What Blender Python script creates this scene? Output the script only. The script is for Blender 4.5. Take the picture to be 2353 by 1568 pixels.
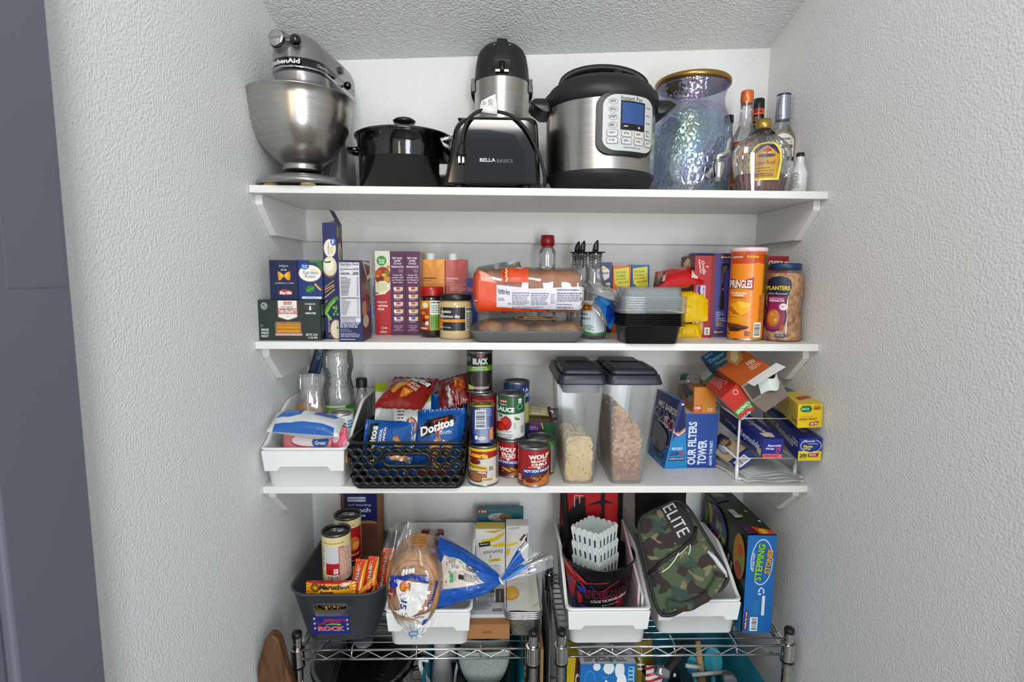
import bpy, bmesh, math, random
from mathutils import Vector, Matrix, noise
for _o in list(bpy.data.objects): bpy.data.objects.remove(_o)
PI=math.pi; R=math.radians
SC=bpy.context.scene; COL=SC.collection
# ---------------------------------------------------------------- camera
CAM=Vector((.60554,-1.70235,1.5619)); YAW,PITCH,ROLL,FPX=.02437,-.11894,.0075,1240.488
_cy,_sy,_cp,_sp,_cr,_sr=math.cos(YAW),math.sin(YAW),math.cos(PITCH),math.sin(PITCH),math.cos(ROLL),math.sin(ROLL)
FWD=Vector((_sy*_cp,_cy*_cp,_sp)); _r=Vector((_cy,-_sy,0)); _u=_r.cross(FWD)
RGT=_cr*_r+_sr*_u; UPV=-_sr*_r+_cr*_u
cd=bpy.data.cameras.new('camera'); cam=bpy.data.objects.new('camera',cd); COL.objects.link(cam)
M=Matrix.Identity(4)
for i in range(3): M[i][0]=RGT[i]; M[i][1]=UPV[i]; M[i][2]=-FWD[i]; M[i][3]=CAM[i]
cam.matrix_world=M
cd.sensor_fit='HORIZONTAL'; cd.sensor_width=36; cd.lens=36*FPX/2353; cd.clip_start=.02
cd.dof.use_dof=True; cd.dof.focus_distance=1.42; cd.dof.aperture_fstop=5.6
SC.camera=cam
# ---------------------------------------------------------------- light and exposure
SC.view_settings.view_transform='Standard'; SC.view_settings.look='None'
SC.view_settings.exposure=0.24; SC.view_settings.gamma=1; SC.view_settings.use_curve_mapping=False
SC.cycles.transparent_max_bounces=24
w=bpy.data.worlds.new('room_light'); SC.world=w; w.use_nodes=True
w.node_tree.nodes['Background'].inputs[0].default_value=(.86,.93,1,1)
w.node_tree.nodes['Background'].inputs[1].default_value=.74
def area(name,loc,target,sx,sy,power,col,spread=180):
    l=bpy.data.lights.new(name,'AREA'); l.shape='RECTANGLE'; l.size=sx; l.size_y=sy; l.energy=power; l.color=col; l.spread=R(spread)
    o=bpy.data.objects.new(name,l); COL.objects.link(o); o.location=loc
    o.rotation_euler=(Vector(target)-Vector(loc)).to_track_quat('-Z','Y').to_euler(); return o
area('ceiling_lamp_light',(.52,-2.05,2.62),(.7,0,1.2),.5,.5,13,(1,.97,.93))
area('window_light',(1.4,-3.6,1.35),(.75,0,1.6),.6,2.0,40,(.88,.95,1))
area('warm_lamp_light',(.12,-3.6,1.75),(.5,0,1.4),.14,1.5,7,(1,.72,.42))
# ---------------------------------------------------------------- helpers
def ray(u,v): return FWD+(u-1176.5)/FPX*RGT-(v-784)/FPX*UPV
def at(u,v,y): d=ray(u,v); return CAM+d*((y-CAM.y)/d.y)
def atz(u,v,z): d=ray(u,v); return CAM+d*((z-CAM.z)/d.z)
def atx(u,v,x): d=ray(u,v); return CAM+d*((x-CAM.x)/d.x)
def lin(h):
    h=h.lstrip('#'); c=[int(h[i:i+2],16)/255 for i in (0,2,4)]
    return tuple(x/12.92 if x<=.04045 else ((x+.055)/1.055)**2.4 for x in c)+(1,)
def deep(h): c=lin(h); return tuple(x**1.2 for x in c[:3])+(1,)   # printed inks, a little deeper than they photograph
MATS={}
def mat(h,rough=.45,metal=0,coat=0,bump=None,name=None):
    """plain painted or printed material; bump=(scale,distance)"""
    k=(h,rough,metal,coat,bump)
    if k in MATS: return MATS[k]
    m=bpy.data.materials.new(name or 'print_'+h.lstrip('#')); m.use_nodes=True
    b=m.node_tree.nodes['Principled BSDF']; c=deep(h) if not metal else lin(h)
    b.inputs['Base Color'].default_value=c; b.inputs['Roughness'].default_value=rough; b.inputs['Metallic'].default_value=metal
    if coat: b.inputs['Coat Weight'].default_value=coat; b.inputs['Coat Roughness'].default_value=.05
    m.diffuse_color=c
    if bump:
        nt=m.node_tree; tc=nt.nodes.new('ShaderNodeTexCoord'); n=nt.nodes.new('ShaderNodeTexNoise'); bp=nt.nodes.new('ShaderNodeBump')
        n.inputs['Scale'].default_value=bump[0]; n.inputs['Detail'].default_value=2
        bp.inputs['Distance'].default_value=bump[1]; bp.inputs['Strength'].default_value=1
        nt.links.new(tc.outputs['Object'],n.inputs['Vector']); nt.links.new(n.outputs['Fac'],bp.inputs['Height']); nt.links.new(bp.outputs['Normal'],b.inputs['Normal'])
    MATS[k]=m; return m
def film(h='ffffff',opac=.12,rough=.06,name='clear_film',gloss=.14,bump=None):
    """thin clear plastic: part see-through, part glossy"""
    k=('film',h,opac,rough,gloss,bump)
    if k in MATS: return MATS[k]
    m=bpy.data.materials.new(name); m.use_nodes=True; nt=m.node_tree; nt.nodes.clear()
    N=nt.nodes.new; L=nt.links.new
    out=N('ShaderNodeOutputMaterial'); tr=N('ShaderNodeBsdfTransparent'); df=N('ShaderNodeBsdfDiffuse'); gl=N('ShaderNodeBsdfGlossy')
    m1=N('ShaderNodeMixShader'); m2=N('ShaderNodeMixShader'); lw=N('ShaderNodeLayerWeight'); mp=N('ShaderNodeMapRange')
    c=lin(h); df.inputs[0].default_value=c; gl.inputs['Roughness'].default_value=rough; m1.inputs[0].default_value=opac
    L(tr.outputs[0],m1.inputs[1]); L(df.outputs[0],m1.inputs[2]); L(m1.outputs[0],m2.inputs[1]); L(gl.outputs[0],m2.inputs[2])
    lw.inputs[0].default_value=.35; L(lw.outputs['Fresnel'],mp.inputs['Value']); mp.inputs['To Min'].default_value=gloss*.35; mp.inputs['To Max'].default_value=min(1,gloss*4)
    L(mp.outputs[0],m2.inputs[0]); L(m2.outputs[0],out.inputs[0])
    if bump:
        tc=N('ShaderNodeTexCoord'); n=N('ShaderNodeTexNoise'); bp=N('ShaderNodeBump'); n.inputs['Scale'].default_value=bump[0]; bp.inputs['Distance'].default_value=bump[1]
        L(tc.outputs['Object'],n.inputs['Vector']); L(n.outputs['Fac'],bp.inputs['Height'])
        for q in (gl,lw): L(bp.outputs['Normal'],q.inputs['Normal'])
    m.diffuse_color=c; MATS[k]=m; return m
def glass(h='ffffff',rough=.02,name='clear_glass',ior=1.45):
    k=('glass',h,rough)
    if k in MATS: return MATS[k]
    m=bpy.data.materials.new(name); m.use_nodes=True; b=m.node_tree.nodes['Principled BSDF']
    b.inputs['Base Color'].default_value=lin(h); b.inputs['Roughness'].default_value=rough; b.inputs['Transmission Weight'].default_value=1; b.inputs['IOR'].default_value=ior
    MATS[k]=m; return m
def noisemat(name,cols,scale,rough=.6,metal=0,detail=3,stretch=(1,1,1),const=False,bump=0,coat=0,dist=0):
    """procedural colour-ramp material: cols=[(pos,hex),...]"""
    if name in MATS: return MATS[name]
    m=bpy.data.materials.new(name); m.use_nodes=True; nt=m.node_tree; N=nt.nodes.new; L=nt.links.new; b=nt.nodes['Principled BSDF']
    tc=N('ShaderNodeTexCoord'); mp=N('ShaderNodeMapping'); n=N('ShaderNodeTexNoise'); cr=N('ShaderNodeValToRGB')
    mp.inputs['Scale'].default_value=stretch; n.inputs['Scale'].default_value=scale; n.inputs['Detail'].default_value=detail; n.inputs['Distortion'].default_value=dist
    L(tc.outputs['Object'],mp.inputs[0]); L(mp.outputs[0],n.inputs['Vector']); L(n.outputs['Fac'],cr.inputs[0]); L(cr.outputs[0],b.inputs['Base Color'])
    e=cr.color_ramp.elements
    while len(e)<len(cols): e.new(.5)
    for i,(p,h) in enumerate(cols): e[i].position=p; e[i].color=(lin(h) if metal else deep(h))
    if const: cr.color_ramp.interpolation='CONSTANT'
    b.inputs['Roughness'].default_value=rough; b.inputs['Metallic'].default_value=metal
    if coat: b.inputs['Coat Weight'].default_value=coat
    if bump:
        bp=N('ShaderNodeBump'); bp.inputs['Distance'].default_value=bump; L(n.outputs['Fac'],bp.inputs['Height']); L(bp.outputs['Normal'],b.inputs['Normal'])
    m.diffuse_color=lin(cols[0][1]); MATS[name]=m; return m

class MB:
    """collects faces for ONE mesh"""
    def __init__(s): s.v=[]; s.f=[]; s.m=[]; s.mats=[]; s.sm=[]
    def mi(s,m):
        if isinstance(m,str): m=mat(m)
        if m not in s.mats: s.mats.append(m)
        return s.mats.index(m)
    def add(s,vs,fs,m,smooth=False,X=None):
        o=len(s.v); k=s.mi(m)
        for p in vs: s.v.append(tuple(X@Vector(p)) if X else tuple(p))
        for f in fs: s.f.append([i+o for i in f]); s.m.append(k); s.sm.append(smooth)
    def box(s,a,b,m,X=None):
        x0,y0,z0=a; x1,y1,z1=b
        s.add([(x0,y0,z0),(x1,y0,z0),(x1,y1,z0),(x0,y1,z0),(x0,y0,z1),(x1,y0,z1),(x1,y1,z1),(x0,y1,z1)],
              [(0,3,2,1),(4,5,6,7),(0,1,5,4),(1,2,6,5),(2,3,7,6),(3,0,4,7)],m,False,X)
    def prism(s,pts,y0,y1,m,X=None,plane='xz',smooth=False):
        """outline pts (ccw seen from -y) extruded from y0 to y1; plane xy extrudes along z"""
        n=len(pts)
        g=(lambda p,q:(p[0],q,p[1])) if plane=='xz' else ((lambda p,q:(p[0],p[1],q)) if plane=='xy' else (lambda p,q:(q,p[0],p[1])))
        s.add([g(p,y0) for p in pts]+[g(p,y1) for p in pts],[tuple(range(n)),tuple(range(2*n-1,n-1,-1))],m,False,X)
        s.add([g(p,y0) for p in pts]+[g(p,y1) for p in pts],[(i,n+i,n+(i+1)%n,(i+1)%n) for i in range(n)],m,smooth,X)
    def lathe(s,prof,m,seg=32,c=(0,0,0),X=None,smooth=True,close=True,sx=1,sy=1):
        """prof [(r,z,mat?)...] bottom to top"""
        for i in range(len(prof)-1):
            r0,z0=prof[i][:2]; r1,z1=prof[i+1][:2]; mm=prof[i+1][2] if len(prof[i+1])>2 else m
            vs=[];fs=[]
            for k in range(seg):
                a=2*PI*k/seg; ca,sa=math.cos(a)*sx,math.sin(a)*sy
                vs+=[(c[0]+r0*ca,c[1]+r0*sa,c[2]+z0),(c[0]+r1*ca,c[1]+r1*sa,c[2]+z1)]
            for k in range(seg):
                j=(k+1)%seg
                if r0<1e-6: fs.append((2*k,2*j+1,2*k+1))
                elif r1<1e-6: fs.append((2*k,2*j,2*k+1))
                else: fs.append((2*k,2*j,2*j+1,2*k+1))
            s.add(vs,fs,mm,smooth,X)
    def tube(s,pts,r,m,seg=8,X=None,cap=True,smooth=True,closed=False):
        pts=[Vector(p) for p in pts]; n=len(pts); rs=r if isinstance(r,(list,tuple)) else [r]*n
        vs=[];fs=[]; prev=None
        for i,p in enumerate(pts):
            if closed: t=(pts[(i+1)%n]-pts[i-1])
            else: t=(pts[min(i+1,n-1)]-pts[max(i-1,0)])
            t.normalize()
            if prev is None:
                a=Vector((0,0,1)) if abs(t.z)<.9 else Vector((1,0,0)); nrm=t.cross(a).normalized()
            else:
                nrm=(prev-t*prev.dot(t)); nrm=nrm.normalized() if nrm.length>1e-6 else t.orthogonal().normalized()
            prev=nrm; bn=t.cross(nrm)
            for k in range(seg):
                a=2*PI*k/seg; vs.append(tuple(p+(nrm*math.cos(a)+bn*math.sin(a))*rs[i]))
        m_=n if closed else n-1
        for i in range(m_):
            for k in range(seg): j=(k+1)%seg; i2=(i+1)%n; fs.append((i*seg+k,i*seg+j,i2*seg+j,i2*seg+k))
        if cap and not closed: fs.append(tuple(range(seg-1,-1,-1))); fs.append(tuple((n-1)*seg+k for k in range(seg)))
        s.add(vs,fs,m,smooth,X)
    def grid(s,nu,nv,fn,m,X=None,smooth=True,wrap=False,mf=None):
        """fn(a,b)->point, a,b in 0..1; mf(a,b)->material"""
        vs=[fn(i/nu,j/nv) for j in range(nv+1) for i in range(nu+1)]; W=nu+1
        if mf is None: s.add(vs,[(j*W+i,j*W+i+1,(j+1)*W+i+1,(j+1)*W+i) for j in range(nv) for i in range(nu)],m,smooth,X)
        else:
            gr={}
            for j in range(nv):
                for i in range(nu): gr.setdefault(mf((i+.5)/nu,(j+.5)/nv),[]).append((j*W+i,j*W+i+1,(j+1)*W+i+1,(j+1)*W+i))
            o=len(s.v)
            for p in vs: s.v.append(tuple(X@Vector(p)) if X else tuple(p))
            for mm,fl in gr.items():
                k=s.mi(mm)
                for f in fl: s.f.append([q+o for q in f]); s.m.append(k); s.sm.append(smooth)
    def loft(s,rings,m,X=None,smooth=True,cap0=True,cap1=True,closed=True):
        n=len(rings[0]); vs=[p for r in rings for p in r]; fs=[]
        for i in range(len(rings)-1):
            for k in range(n if closed else n-1): j=(k+1)%n; fs.append((i*n+k,i*n+j,(i+1)*n+j,(i+1)*n+k))
        s.add(vs,fs,m,smooth,X)
        if cap0: s.add(rings[0],[tuple(range(n-1,-1,-1))],m,False,X)
        if cap1: s.add(rings[-1],[tuple(range(n))],m,False,X)
    def ball(s,c,r,m,seg=16,ring=10,sx=1,sy=1,sz=1,X=None):
        s.lathe([(r*math.sin(PI*i/ring)*1.0,-r*math.cos(PI*i/ring)*sz) for i in range(ring+1)],m,seg,c,X,True,sx=sx,sy=sy)
    def build(s,name,parent=None,loc=(0,0,0),rot=(0,0,0),weld=True,bevel=0,recalc=False,sub=0):
        me=bpy.data.meshes.new(name); me.from_pydata(s.v,[],s.f)
        for m in s.mats: me.materials.append(m)
        me.polygons.foreach_set('material_index',s.m); me.polygons.foreach_set('use_smooth',s.sm)
        if weld or recalc:
            bm=bmesh.new(); bm.from_mesh(me)
            if weld: bmesh.ops.remove_doubles(bm,verts=bm.verts,dist=1e-6)
            if recalc: bmesh.ops.recalc_face_normals(bm,faces=bm.faces)
            bm.to_mesh(me); bm.free()
        me.update()
        o=bpy.data.objects.new(name,me); COL.objects.link(o); o.location=loc; o.rotation_euler=rot
        if parent: o.parent=parent
        if bevel:
            b=o.modifiers.new('bevel','BEVEL'); b.width=bevel; b.segments=2; b.limit_method='ANGLE'; b.angle_limit=R(40)
        if sub:
            b=o.modifiers.new('subdiv','SUBSURF'); b.levels=sub; b.render_levels=sub
        return o
def tag(o,label,cat=None,group=None,kind=None):
    o['label']=label
    if cat: o['category']=cat
    if group: o['group']=group
    if kind: o['kind']=kind
    return o
def thing(name,label,cat,loc=(0,0,0),rot=(0,0,0),group=None):
    o=bpy.data.objects.new(name,None); COL.objects.link(o); o.location=loc; o.rotation_euler=rot; o.empty_display_size=.05
    return tag(o,label,cat,group)
def copy_tree(o,parent=None):
    c=o.copy(); COL.objects.link(c)
    if parent: c.parent=parent
    for ch in list(o.children): copy_tree(ch,c)
    return c
# ---- printed artwork: flat shapes and lettering laid on a surface
_TX={}
def text_geo(t,bold=0,shear=0,font=None):
    k=(t,bold,shear)
    if k in _TX: return _TX[k]
    cu=bpy.data.curves.new('lettering','FONT'); cu.body=t; cu.size=1; cu.offset=bold; cu.shear=shear; cu.resolution_u=2; cu.fill_mode='FRONT' if hasattr(cu,'fill_mode') else cu.fill_mode
    ob=bpy.data.objects.new('lettering',cu); me=bpy.data.meshes.new_from_object(ob)
    vs=[(v.co.x,v.co.y) for v in me.vertices]; fs=[tuple(p.vertices) for p in me.polygons]
    bpy.data.objects.remove(ob); bpy.data.curves.remove(cu); bpy.data.meshes.remove(me)
    if vs:
        x0=min(v[0] for v in vs); x1=max(v[0] for v in vs); y0=min(v[1] for v in vs); y1=max(v[1] for v in vs)
        vs=[((x-x0)/max(x1-x0,1e-6)-.5,(y-y0)/max(y1-y0,1e-6)-.5) for x,y in vs]
        asp=(x1-x0)/max(y1-y0,1e-6)
    else: asp=1
    _TX[k]=(vs,fs,asp); return _TX[k]
def shape(it):
    """-> (list of verts in design units, faces, colour)"""
    k=it[0]
    if k=='r': _,x0,y0,x1,y1,c=it[:6]; return [(x0,y0),(x0,y1),(x1,y1),(x1,y0)],[(0,1,2,3)],c
    if k=='p': return list(it[1]),[tuple(range(len(it[1])))],it[2]
    if k=='e':
        _,cx,cy,rx,ry,c=it[:6]; n=20; a0=R(it[6]) if len(it)>6 else 0
        P=[]
        for i in range(n):
            a=-2*PI*i/n; x,y=rx*math.cos(a),ry*math.sin(a); P.append((cx+x*math.cos(a0)-y*math.sin(a0),cy+x*math.sin(a0)+y*math.cos(a0)))
        return P,[tuple(range(n))],c
    if k=='o':   # ring
        _,cx,cy,rx,ry,t,c=it[:7]; n=24; P=[]
        for i in range(n):
            a=-2*PI*i/n; P+=[(cx+rx*math.cos(a),cy+ry*math.sin(a)),(cx+(rx-t)*math.cos(a),cy+(ry-t)*math.sin(a))]
        return P,[(2*i,2*((i+1)%n),2*((i+1)%n)+1,2*i+1) for i in range(n)],c
    if k=='l':   # polyline with width
        _,pts,wd,c=it; P=[];F=[]
        for i in range(len(pts)-1):
            (x0,y0),(x1,y1)=pts[i],pts[i+1]; d=math.hypot(x1-x0,y1-y0) or 1; nx,ny=-(y1-y0)/d*wd/2,(x1-x0)/d*wd/2; o=len(P)
            P+=[(x0+nx,y0+ny),(x1+nx,y1+ny),(x1-nx,y1-ny),(x0-nx,y0-ny)]; F.append((o,o+1,o+2,o+3))
        return P,F,c
    if k=='t':   # ('t',cx,cy,width,height,colour,text,bold,rot,shear)
        _,cx,cy,wd,ht,c,t=it[:7]; bold=it[7] if len(it)>7 else 0; rot=R(it[8]) if len(it)>8 else 0; sh=it[9] if len(it)>9 else 0
        vs,fs,asp=text_geo(t,bold,sh); 
        if not wd: wd=ht*asp
        ca,sa=math.cos(rot),math.sin(rot); P=[]
        for x,y in vs: X,Y=x*wd,-y*ht; P.append((cx+X*ca-Y*sa,cy+X*sa+Y*ca))
        return P,fs,c
    if k=='w':   # rows of tiny illegible print: ('w',x0,y0,x1,y1,rows,colour,fill,seed)
        _,x0,y0,x1,y1,rows,c=it[:7]; fill=it[7] if len(it)>7 else .55; rnd=random.Random(it[8] if len(it)>8 else 1); P=[];F=[]; h=(y1-y0)/rows
        for r_ in range(rows):
            x=x0; xe=x0+(x1-x0)*rnd.uniform(.75,1); yy=y0+r_*h
            while x<xe:
                L_=rnd.uniform(1.2,5)*h*.8; e=min(x+L_,xe); o=len(P); P+=[(x,yy),(x,yy+h*fill),(e,yy+h*fill),(e,yy)]; F.append((o,o+1,o+2,o+3)); x=e+h*.5
        return P,F,c
    if k=='b':   # barcode
        _,x0,y0,x1,y1,c=it[:6]; vert=it[6] if len(it)>6 else False; rnd=random.Random(3); P=[];F=[]; n=26; x=0
        while x<1:
            q=rnd.choice((.02,.03,.05)); e=min(1,x+q); o=len(P)
            if vert: P+=[(x0,y0+(y1-y0)*x),(x0,y0+(y1-y0)*e),(x1,y0+(y1-y0)*e),(x1,y0+(y1-y0)*x)]
            else: P+=[(x0+(x1-x0)*x,y0),(x0+(x1-x0)*x,y1),(x0+(x1-x0)*e,y1),(x0+(x1-x0)*e,y0)]
            F.append((o,o+1,o+2,o+3)); x=e+rnd.choice((.015,.03,.045))
        return P,F,c
def art(mb,fmap,rect,items,step=None,stepy=None,rough=.4,e0=.00012,de=.00006,clip=True,coat=0,X=None):
    """rect=(X0,Y0,X1,Y1) of the design, y down; fmap(a,b,e) a right 0..1, b up 0..1, e lift"""
    X0,Y0,X1,Y1=rect
    for n,it in enumerate(items):
        P,F,c=shape(it)
        if not F: continue
        bm=bmesh.new(); bv=[bm.verts.new((x,y,0)) for x,y in P]
        for f in F:
            try: bm.faces.new([bv[i] for i in f])
            except ValueError: pass
        def cut(co,no,clear):
            g=bm.verts[:]+bm.edges[:]+bm.faces[:]
            bmesh.ops.bisect_plane(bm,geom=g,plane_co=co,plane_no=no,clear_outer=clear,dist=1e-6)
        xs=[p[0] for p in P]; ys=[p[1] for p in P]
        if clip:
            lx0,lx1,ly0,ly1=min(X0,X1),max(X0,X1),min(Y0,Y1),max(Y0,Y1)
            if max(xs)>lx1: cut((lx1,0,0),(1,0,0),True)
            if min(xs)<lx0: cut((lx0,0,0),(-1,0,0),True)
            if max(ys)>ly1: cut((0,ly1,0),(0,1,0),True)
            if min(ys)<ly0: cut((0,ly0,0),(0,-1,0),True)
        if step:
            q=abs(X1-X0)*step; i=math.floor((min(xs)-X0)/q)+1
            while X0+i*q<max(xs): cut((X0+i*q,0,0),(1,0,0),False); i+=1
        if stepy:
            q=abs(Y1-Y0)*stepy; i=math.floor((min(ys)-Y0)/q)+1
            while Y0+i*q<max(ys): cut((0,Y0+i*q,0),(0,1,0),False); i+=1
        e=e0+de*n; bm.verts.index_update(); vs=[];  fl=[]
        for v in bm.verts: vs.append(tuple(fmap((v.co.x-X0)/(X1-X0),(Y1-v.co.y)/(Y1-Y0),e)))
        for f in bm.faces:
            idx=[v.index for v in f.verts]
            fl.append(tuple(idx))
        # make the faces look outward
        if fl:
            ce=Vector(fmap(.5,.5,0)); cn=Vector(fmap(.5,.5,.01))-ce
            f=max(fl,key=len); a,b_,c_=Vector(vs[f[0]]),Vector(vs[f[1]]),Vector(vs[f[2]])
            if (b_-a).cross(c_-b_).dot(cn)<0: fl=[tuple(reversed(f)) for f in fl]
        m=mat(c,rough,0,coat) if isinstance(c,str) else c
        mb.add(vs,fl,m,False,X); bm.free()
def flat(o,U,V,N=None):
    o,U,V=Vector(o),Vector(U),Vector(V); N=Vector(N).normalized() if N else U.cross(V).normalized()
    return lambda a,b,e:o+U*a+V*b+N*e
def wrapmap(rf,z0,z1,face=-PI/2,c=(0,0),sx=1,sy=1):
    """front half of a turned body: a across the diameter, b from z0 to z1"""
    def f(a,b,e):
        s=max(-.999,min(.999,2*a-1)); ang=face+math.asin(s); z=z0+(z1-z0)*b; r=rf(z)+e
        return (c[0]+r*math.cos(ang)*sx,c[1]+r*math.sin(ang)*sy,z)
    return f
def prof_r(prof):
    pr=[(p[1],p[0]) for p in prof]
    def f(z):
        for (z0,r0),(z1,r1) in zip(pr,pr[1:]):
            if z0<=z<=z1 and z1>z0: return r0+(r1-r0)*(z-z0)/(z1-z0)
        return pr[-1][1] if z>pr[-1][0] else pr[0][1]
    return f
def face_to_cam(x,y): return math.atan2(CAM.y-y,CAM.x-x)

WHITE_PL=mat('e9ebea',.35,name='white_plastic'); BLACK_PL=mat('1c1d1f',.35,name='black_plastic'); BLACK_GL=mat('0c0c0d',.07,name='glossy_black',coat=.3)
CHROME=mat('c8c8c8',.12,1,name='chrome'); TIN=mat('b4b4b0',.28,1,name='tin'); DARKTIN=mat('6a6a6a',.3,1,name='dark_tin')
KRAFT=mat('a9825c',.8,name='brown_board'); GREYBOARD=mat('8d7f74',.85,name='grey_board')
# ---------------------------------------------------------------- room shell
def bumpy(name,h,scale,dist,rough=.55,detail=3,warm=None):
    m=bpy.data.materials.new(name); m.use_nodes=True; nt=m.node_tree; N=nt.nodes.new; L=nt.links.new; b=nt.nodes['Principled BSDF']
    b.inputs['Base Color'].default_value=lin(h); b.inputs['Roughness'].default_value=rough
    tc=N('ShaderNodeTexCoord'); n=N('ShaderNodeTexNoise'); n2=N('ShaderNodeTexNoise'); ad=N('ShaderNodeMath'); ad.operation='ADD'; bp=N('ShaderNodeBump'); mr=N('ShaderNodeMapRange')
    n.inputs['Scale'].default_value=scale; n.inputs['Detail'].default_value=detail; n.inputs['Roughness'].default_value=.45; n2.inputs['Scale'].default_value=scale*.42; n2.inputs['Detail'].default_value=1
    mr.inputs['From Min'].default_value=.35; mr.inputs['From Max'].default_value=.65
    L(tc.outputs['Object'],n.inputs['Vector']); L(tc.outputs['Object'],n2.inputs['Vector']); L(n.outputs['Fac'],mr.inputs['Value']); L(mr.outputs[0],ad.inputs[0]); L(n2.outputs['Fac'],ad.inputs[1])
    L(ad.outputs[0],bp.inputs['Height']); bp.inputs['Distance'].default_value=dist; bp.inputs['Strength'].default_value=1; L(bp.outputs['Normal'],b.inputs['Normal']); return m
WALLM=bumpy('textured_wall_paint','e4e5e4',200,.0008); CEILM=bumpy('stippled_ceiling_paint','e6e8e7',160,.0022,.5,2); TRIM=mat('e6e5e1',.38,name='white_trim_paint',bump=(60,.0002))
W=1.42; YF=-1.0
def wall(name,a,b,m=WALLM):
    q=MB(); q.box(a,b,m); o=q.build(name); o['kind']='structure'; return o
wall('wall_back',(-.1,0,0),(W+.1,.1,2.6)); wall('wall_left',(-.1,-1.127,0),(0,0,2.75)); wall('wall_right',(W,-1.127,0),(W+.1,0,2.75))
wall('floor',(-1.2,-4.2,-.05),(W+1.2,.1,0),mat('8f8578',.5,name='floor_vinyl'))
q=MB(); cz=lambda x,y:2.19067+.04307*x-.28306*y
q.add([(x,y,cz(x,y)+d) for d in(0,.06) for x,y in((-.1,.1),(W+.1,.1),(W+.1,-1.13),(-.1,-1.13))],[(0,1,2,3),(7,6,5,4),(0,4,5,1),(1,5,6,2),(2,6,7,3),(3,7,4,0)],CEILM)
o=q.build('ceiling'); o['kind']='structure'
# door opening on the left: grey painted jamb, its stop moulding and a painted-over hinge
GREY=mat('72747e',.42,name='grey_door_paint')
root=bpy.data.objects.new('door_1',None); COL.objects.link(root); root['kind']='structure'; root.location=(.0,-1.06,0)
q=MB(); q.box((-.5,-.067,0),(.062,.06,2.72),GREY); q.box((-.5,-.085,0),(.052,-.067,2.72),GREY); q.build('door_jamb',root,bevel=.004)
q=MB(); q.box((.06,-.03,1.545),(.0625,.052,1.69),GREY); q.build('hinge',root)
wall('wall_front',(W-.03,-1.127,0),(W+.5,-1.0,2.75))
# ---------------------------------------------------------------- shelves
Z1,Z2,Z3=1.77713,1.39674,1.02108; TH=.0184; CH=.0944; CT=.019
for zi,dd,lab in ((Z1,.350,'white painted board shelf on top, carrying the mixer and pressure cooker'),(Z2,.359,'white painted board shelf in the middle, carrying pasta boxes and bread'),(Z3,.357,'lowest white painted board shelf, carrying cans and cereal tubs')):
    t=thing('wall_shelf',lab,'shelf',(0,0,zi))
    q=MB(); q.box((.0005,-dd,-TH),(W-.0005,-.0005,0),TRIM); q.build('shelf_board',t,bevel=.0012)
    q=MB(); q.box((.0006,-CT,-TH-CH),(W-.0006,-.0006,-TH-.0002),TRIM); q.build('back_cleat',t,bevel=.001)
    for s in (0,1):
        x0=.0006 if s==0 else W-CT; q=MB(); b=TH+CH
        q.prism([(-.0192,-TH-.0002),(-.0192,-b),(-.244,-b),(-.322,-TH-.024),(-.322,-TH-.0002)],x0,x0+CT-.0006,TRIM,plane='yz'); q.build('side_cleat',t,bevel=.0012,recalc=True)
# ---------------------------------------------------------------- chrome wire racks
def make_rack(label,x0,x1,y0,y1,zs,ztop):
    t=thing('wire_rack',label,'rack',((x0+x1)/2,(y0+y1)/2,0)); cx,cy=(x0+x1)/2,(y0+y1)/2; hx,hy=(x1-x0)/2,(y1-y0)/2
    for sx in(-1,1):
        for sy in(-1,1):
            q=MB(); pr=[(.0,0),(.0122,0)]; z=.0254
            while z<ztop-.012: pr+=[(.0122,z-.0016),(.0108,z-.0008),(.0108,z+.0008),(.0122,z+.0016)]; z+=.0254
            pr+=[(.0122,ztop-.006)]; q.lathe(pr,CHROME,28,smooth=False); po=q.build('post',t,(sx*hx,sy*hy,0))
            q=MB(); q.lathe([(.0122,ztop-.010),(.0127,ztop-.008),(.0131,ztop),(.011,ztop+.0035),(0,ztop+.004)],BLACK_PL,20); q.build('cap',po)
            for z in zs:
                q=MB(); q.lathe([(.0145,z-.047,BLACK_PL),(.0178,z-.045,BLACK_PL),(.0178,z-.038,BLACK_PL),(.0172,z-.0375),(.0165,z+.004),(.0188,z+.0045),(.0188,z+.0085),(.0135,z+.009)],CHROME,32,smooth=False); q.build('collar',po)
    for z in zs:
        q=MB(); wr=.003
        for zz in(z,z-.026):
            for sy in(-1,1): q.tube([(-hx+.014,sy*hy,zz),(hx-.014,sy*hy,zz)],wr,CHROME,8)
            for sx in(-1,1): q.tube([(sx*hx,-hy+.014,zz),(sx*hx,hy-.014,zz)],wr,CHROME,8)
        for sy in(-1,1):
            n=15; P=[(-hx+.04+(2*hx-.08)*i/n,sy*hy,z-.003 if i%2==0 else z-.023) for i in range(n+1)]; q.tube(P,.002,CHROME,6)
        for sx in(-1,1):
            n=8; P=[(sx*hx,-hy+.03+(2*hy-.06)*i/n,z-.003 if i%2==0 else z-.023) for i in range(n+1)]; q.tube(P,.002,CHROME,6)
        n=int((2*hy)/.0262)
        for i in range(1,n): yy=-hy+2*hy*i/n; q.tube([(-hx,yy,z+.002),(hx,yy,z+.002)],.0019,CHROME,6)
        for xx in(-.5,0,.5): q.tube([(xx*hx*1.1,-hy,z-.022),(xx*hx*1.1,-hy+.012,z-.0025),(xx*hx*1.1,hy-.012,z-.0025),(xx*hx*1.1,hy,z-.022)],.0028,CHROME,6)
        q.build('wire_shelf',t)
    return t
RZ=.583; RT=RZ+.004   # top of the deck wires
make_rack('chrome wire rack standing on the left, holding the grey tub and bread bin',.081,.700,-.380,-.03,(RZ,.215),.632)
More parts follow.
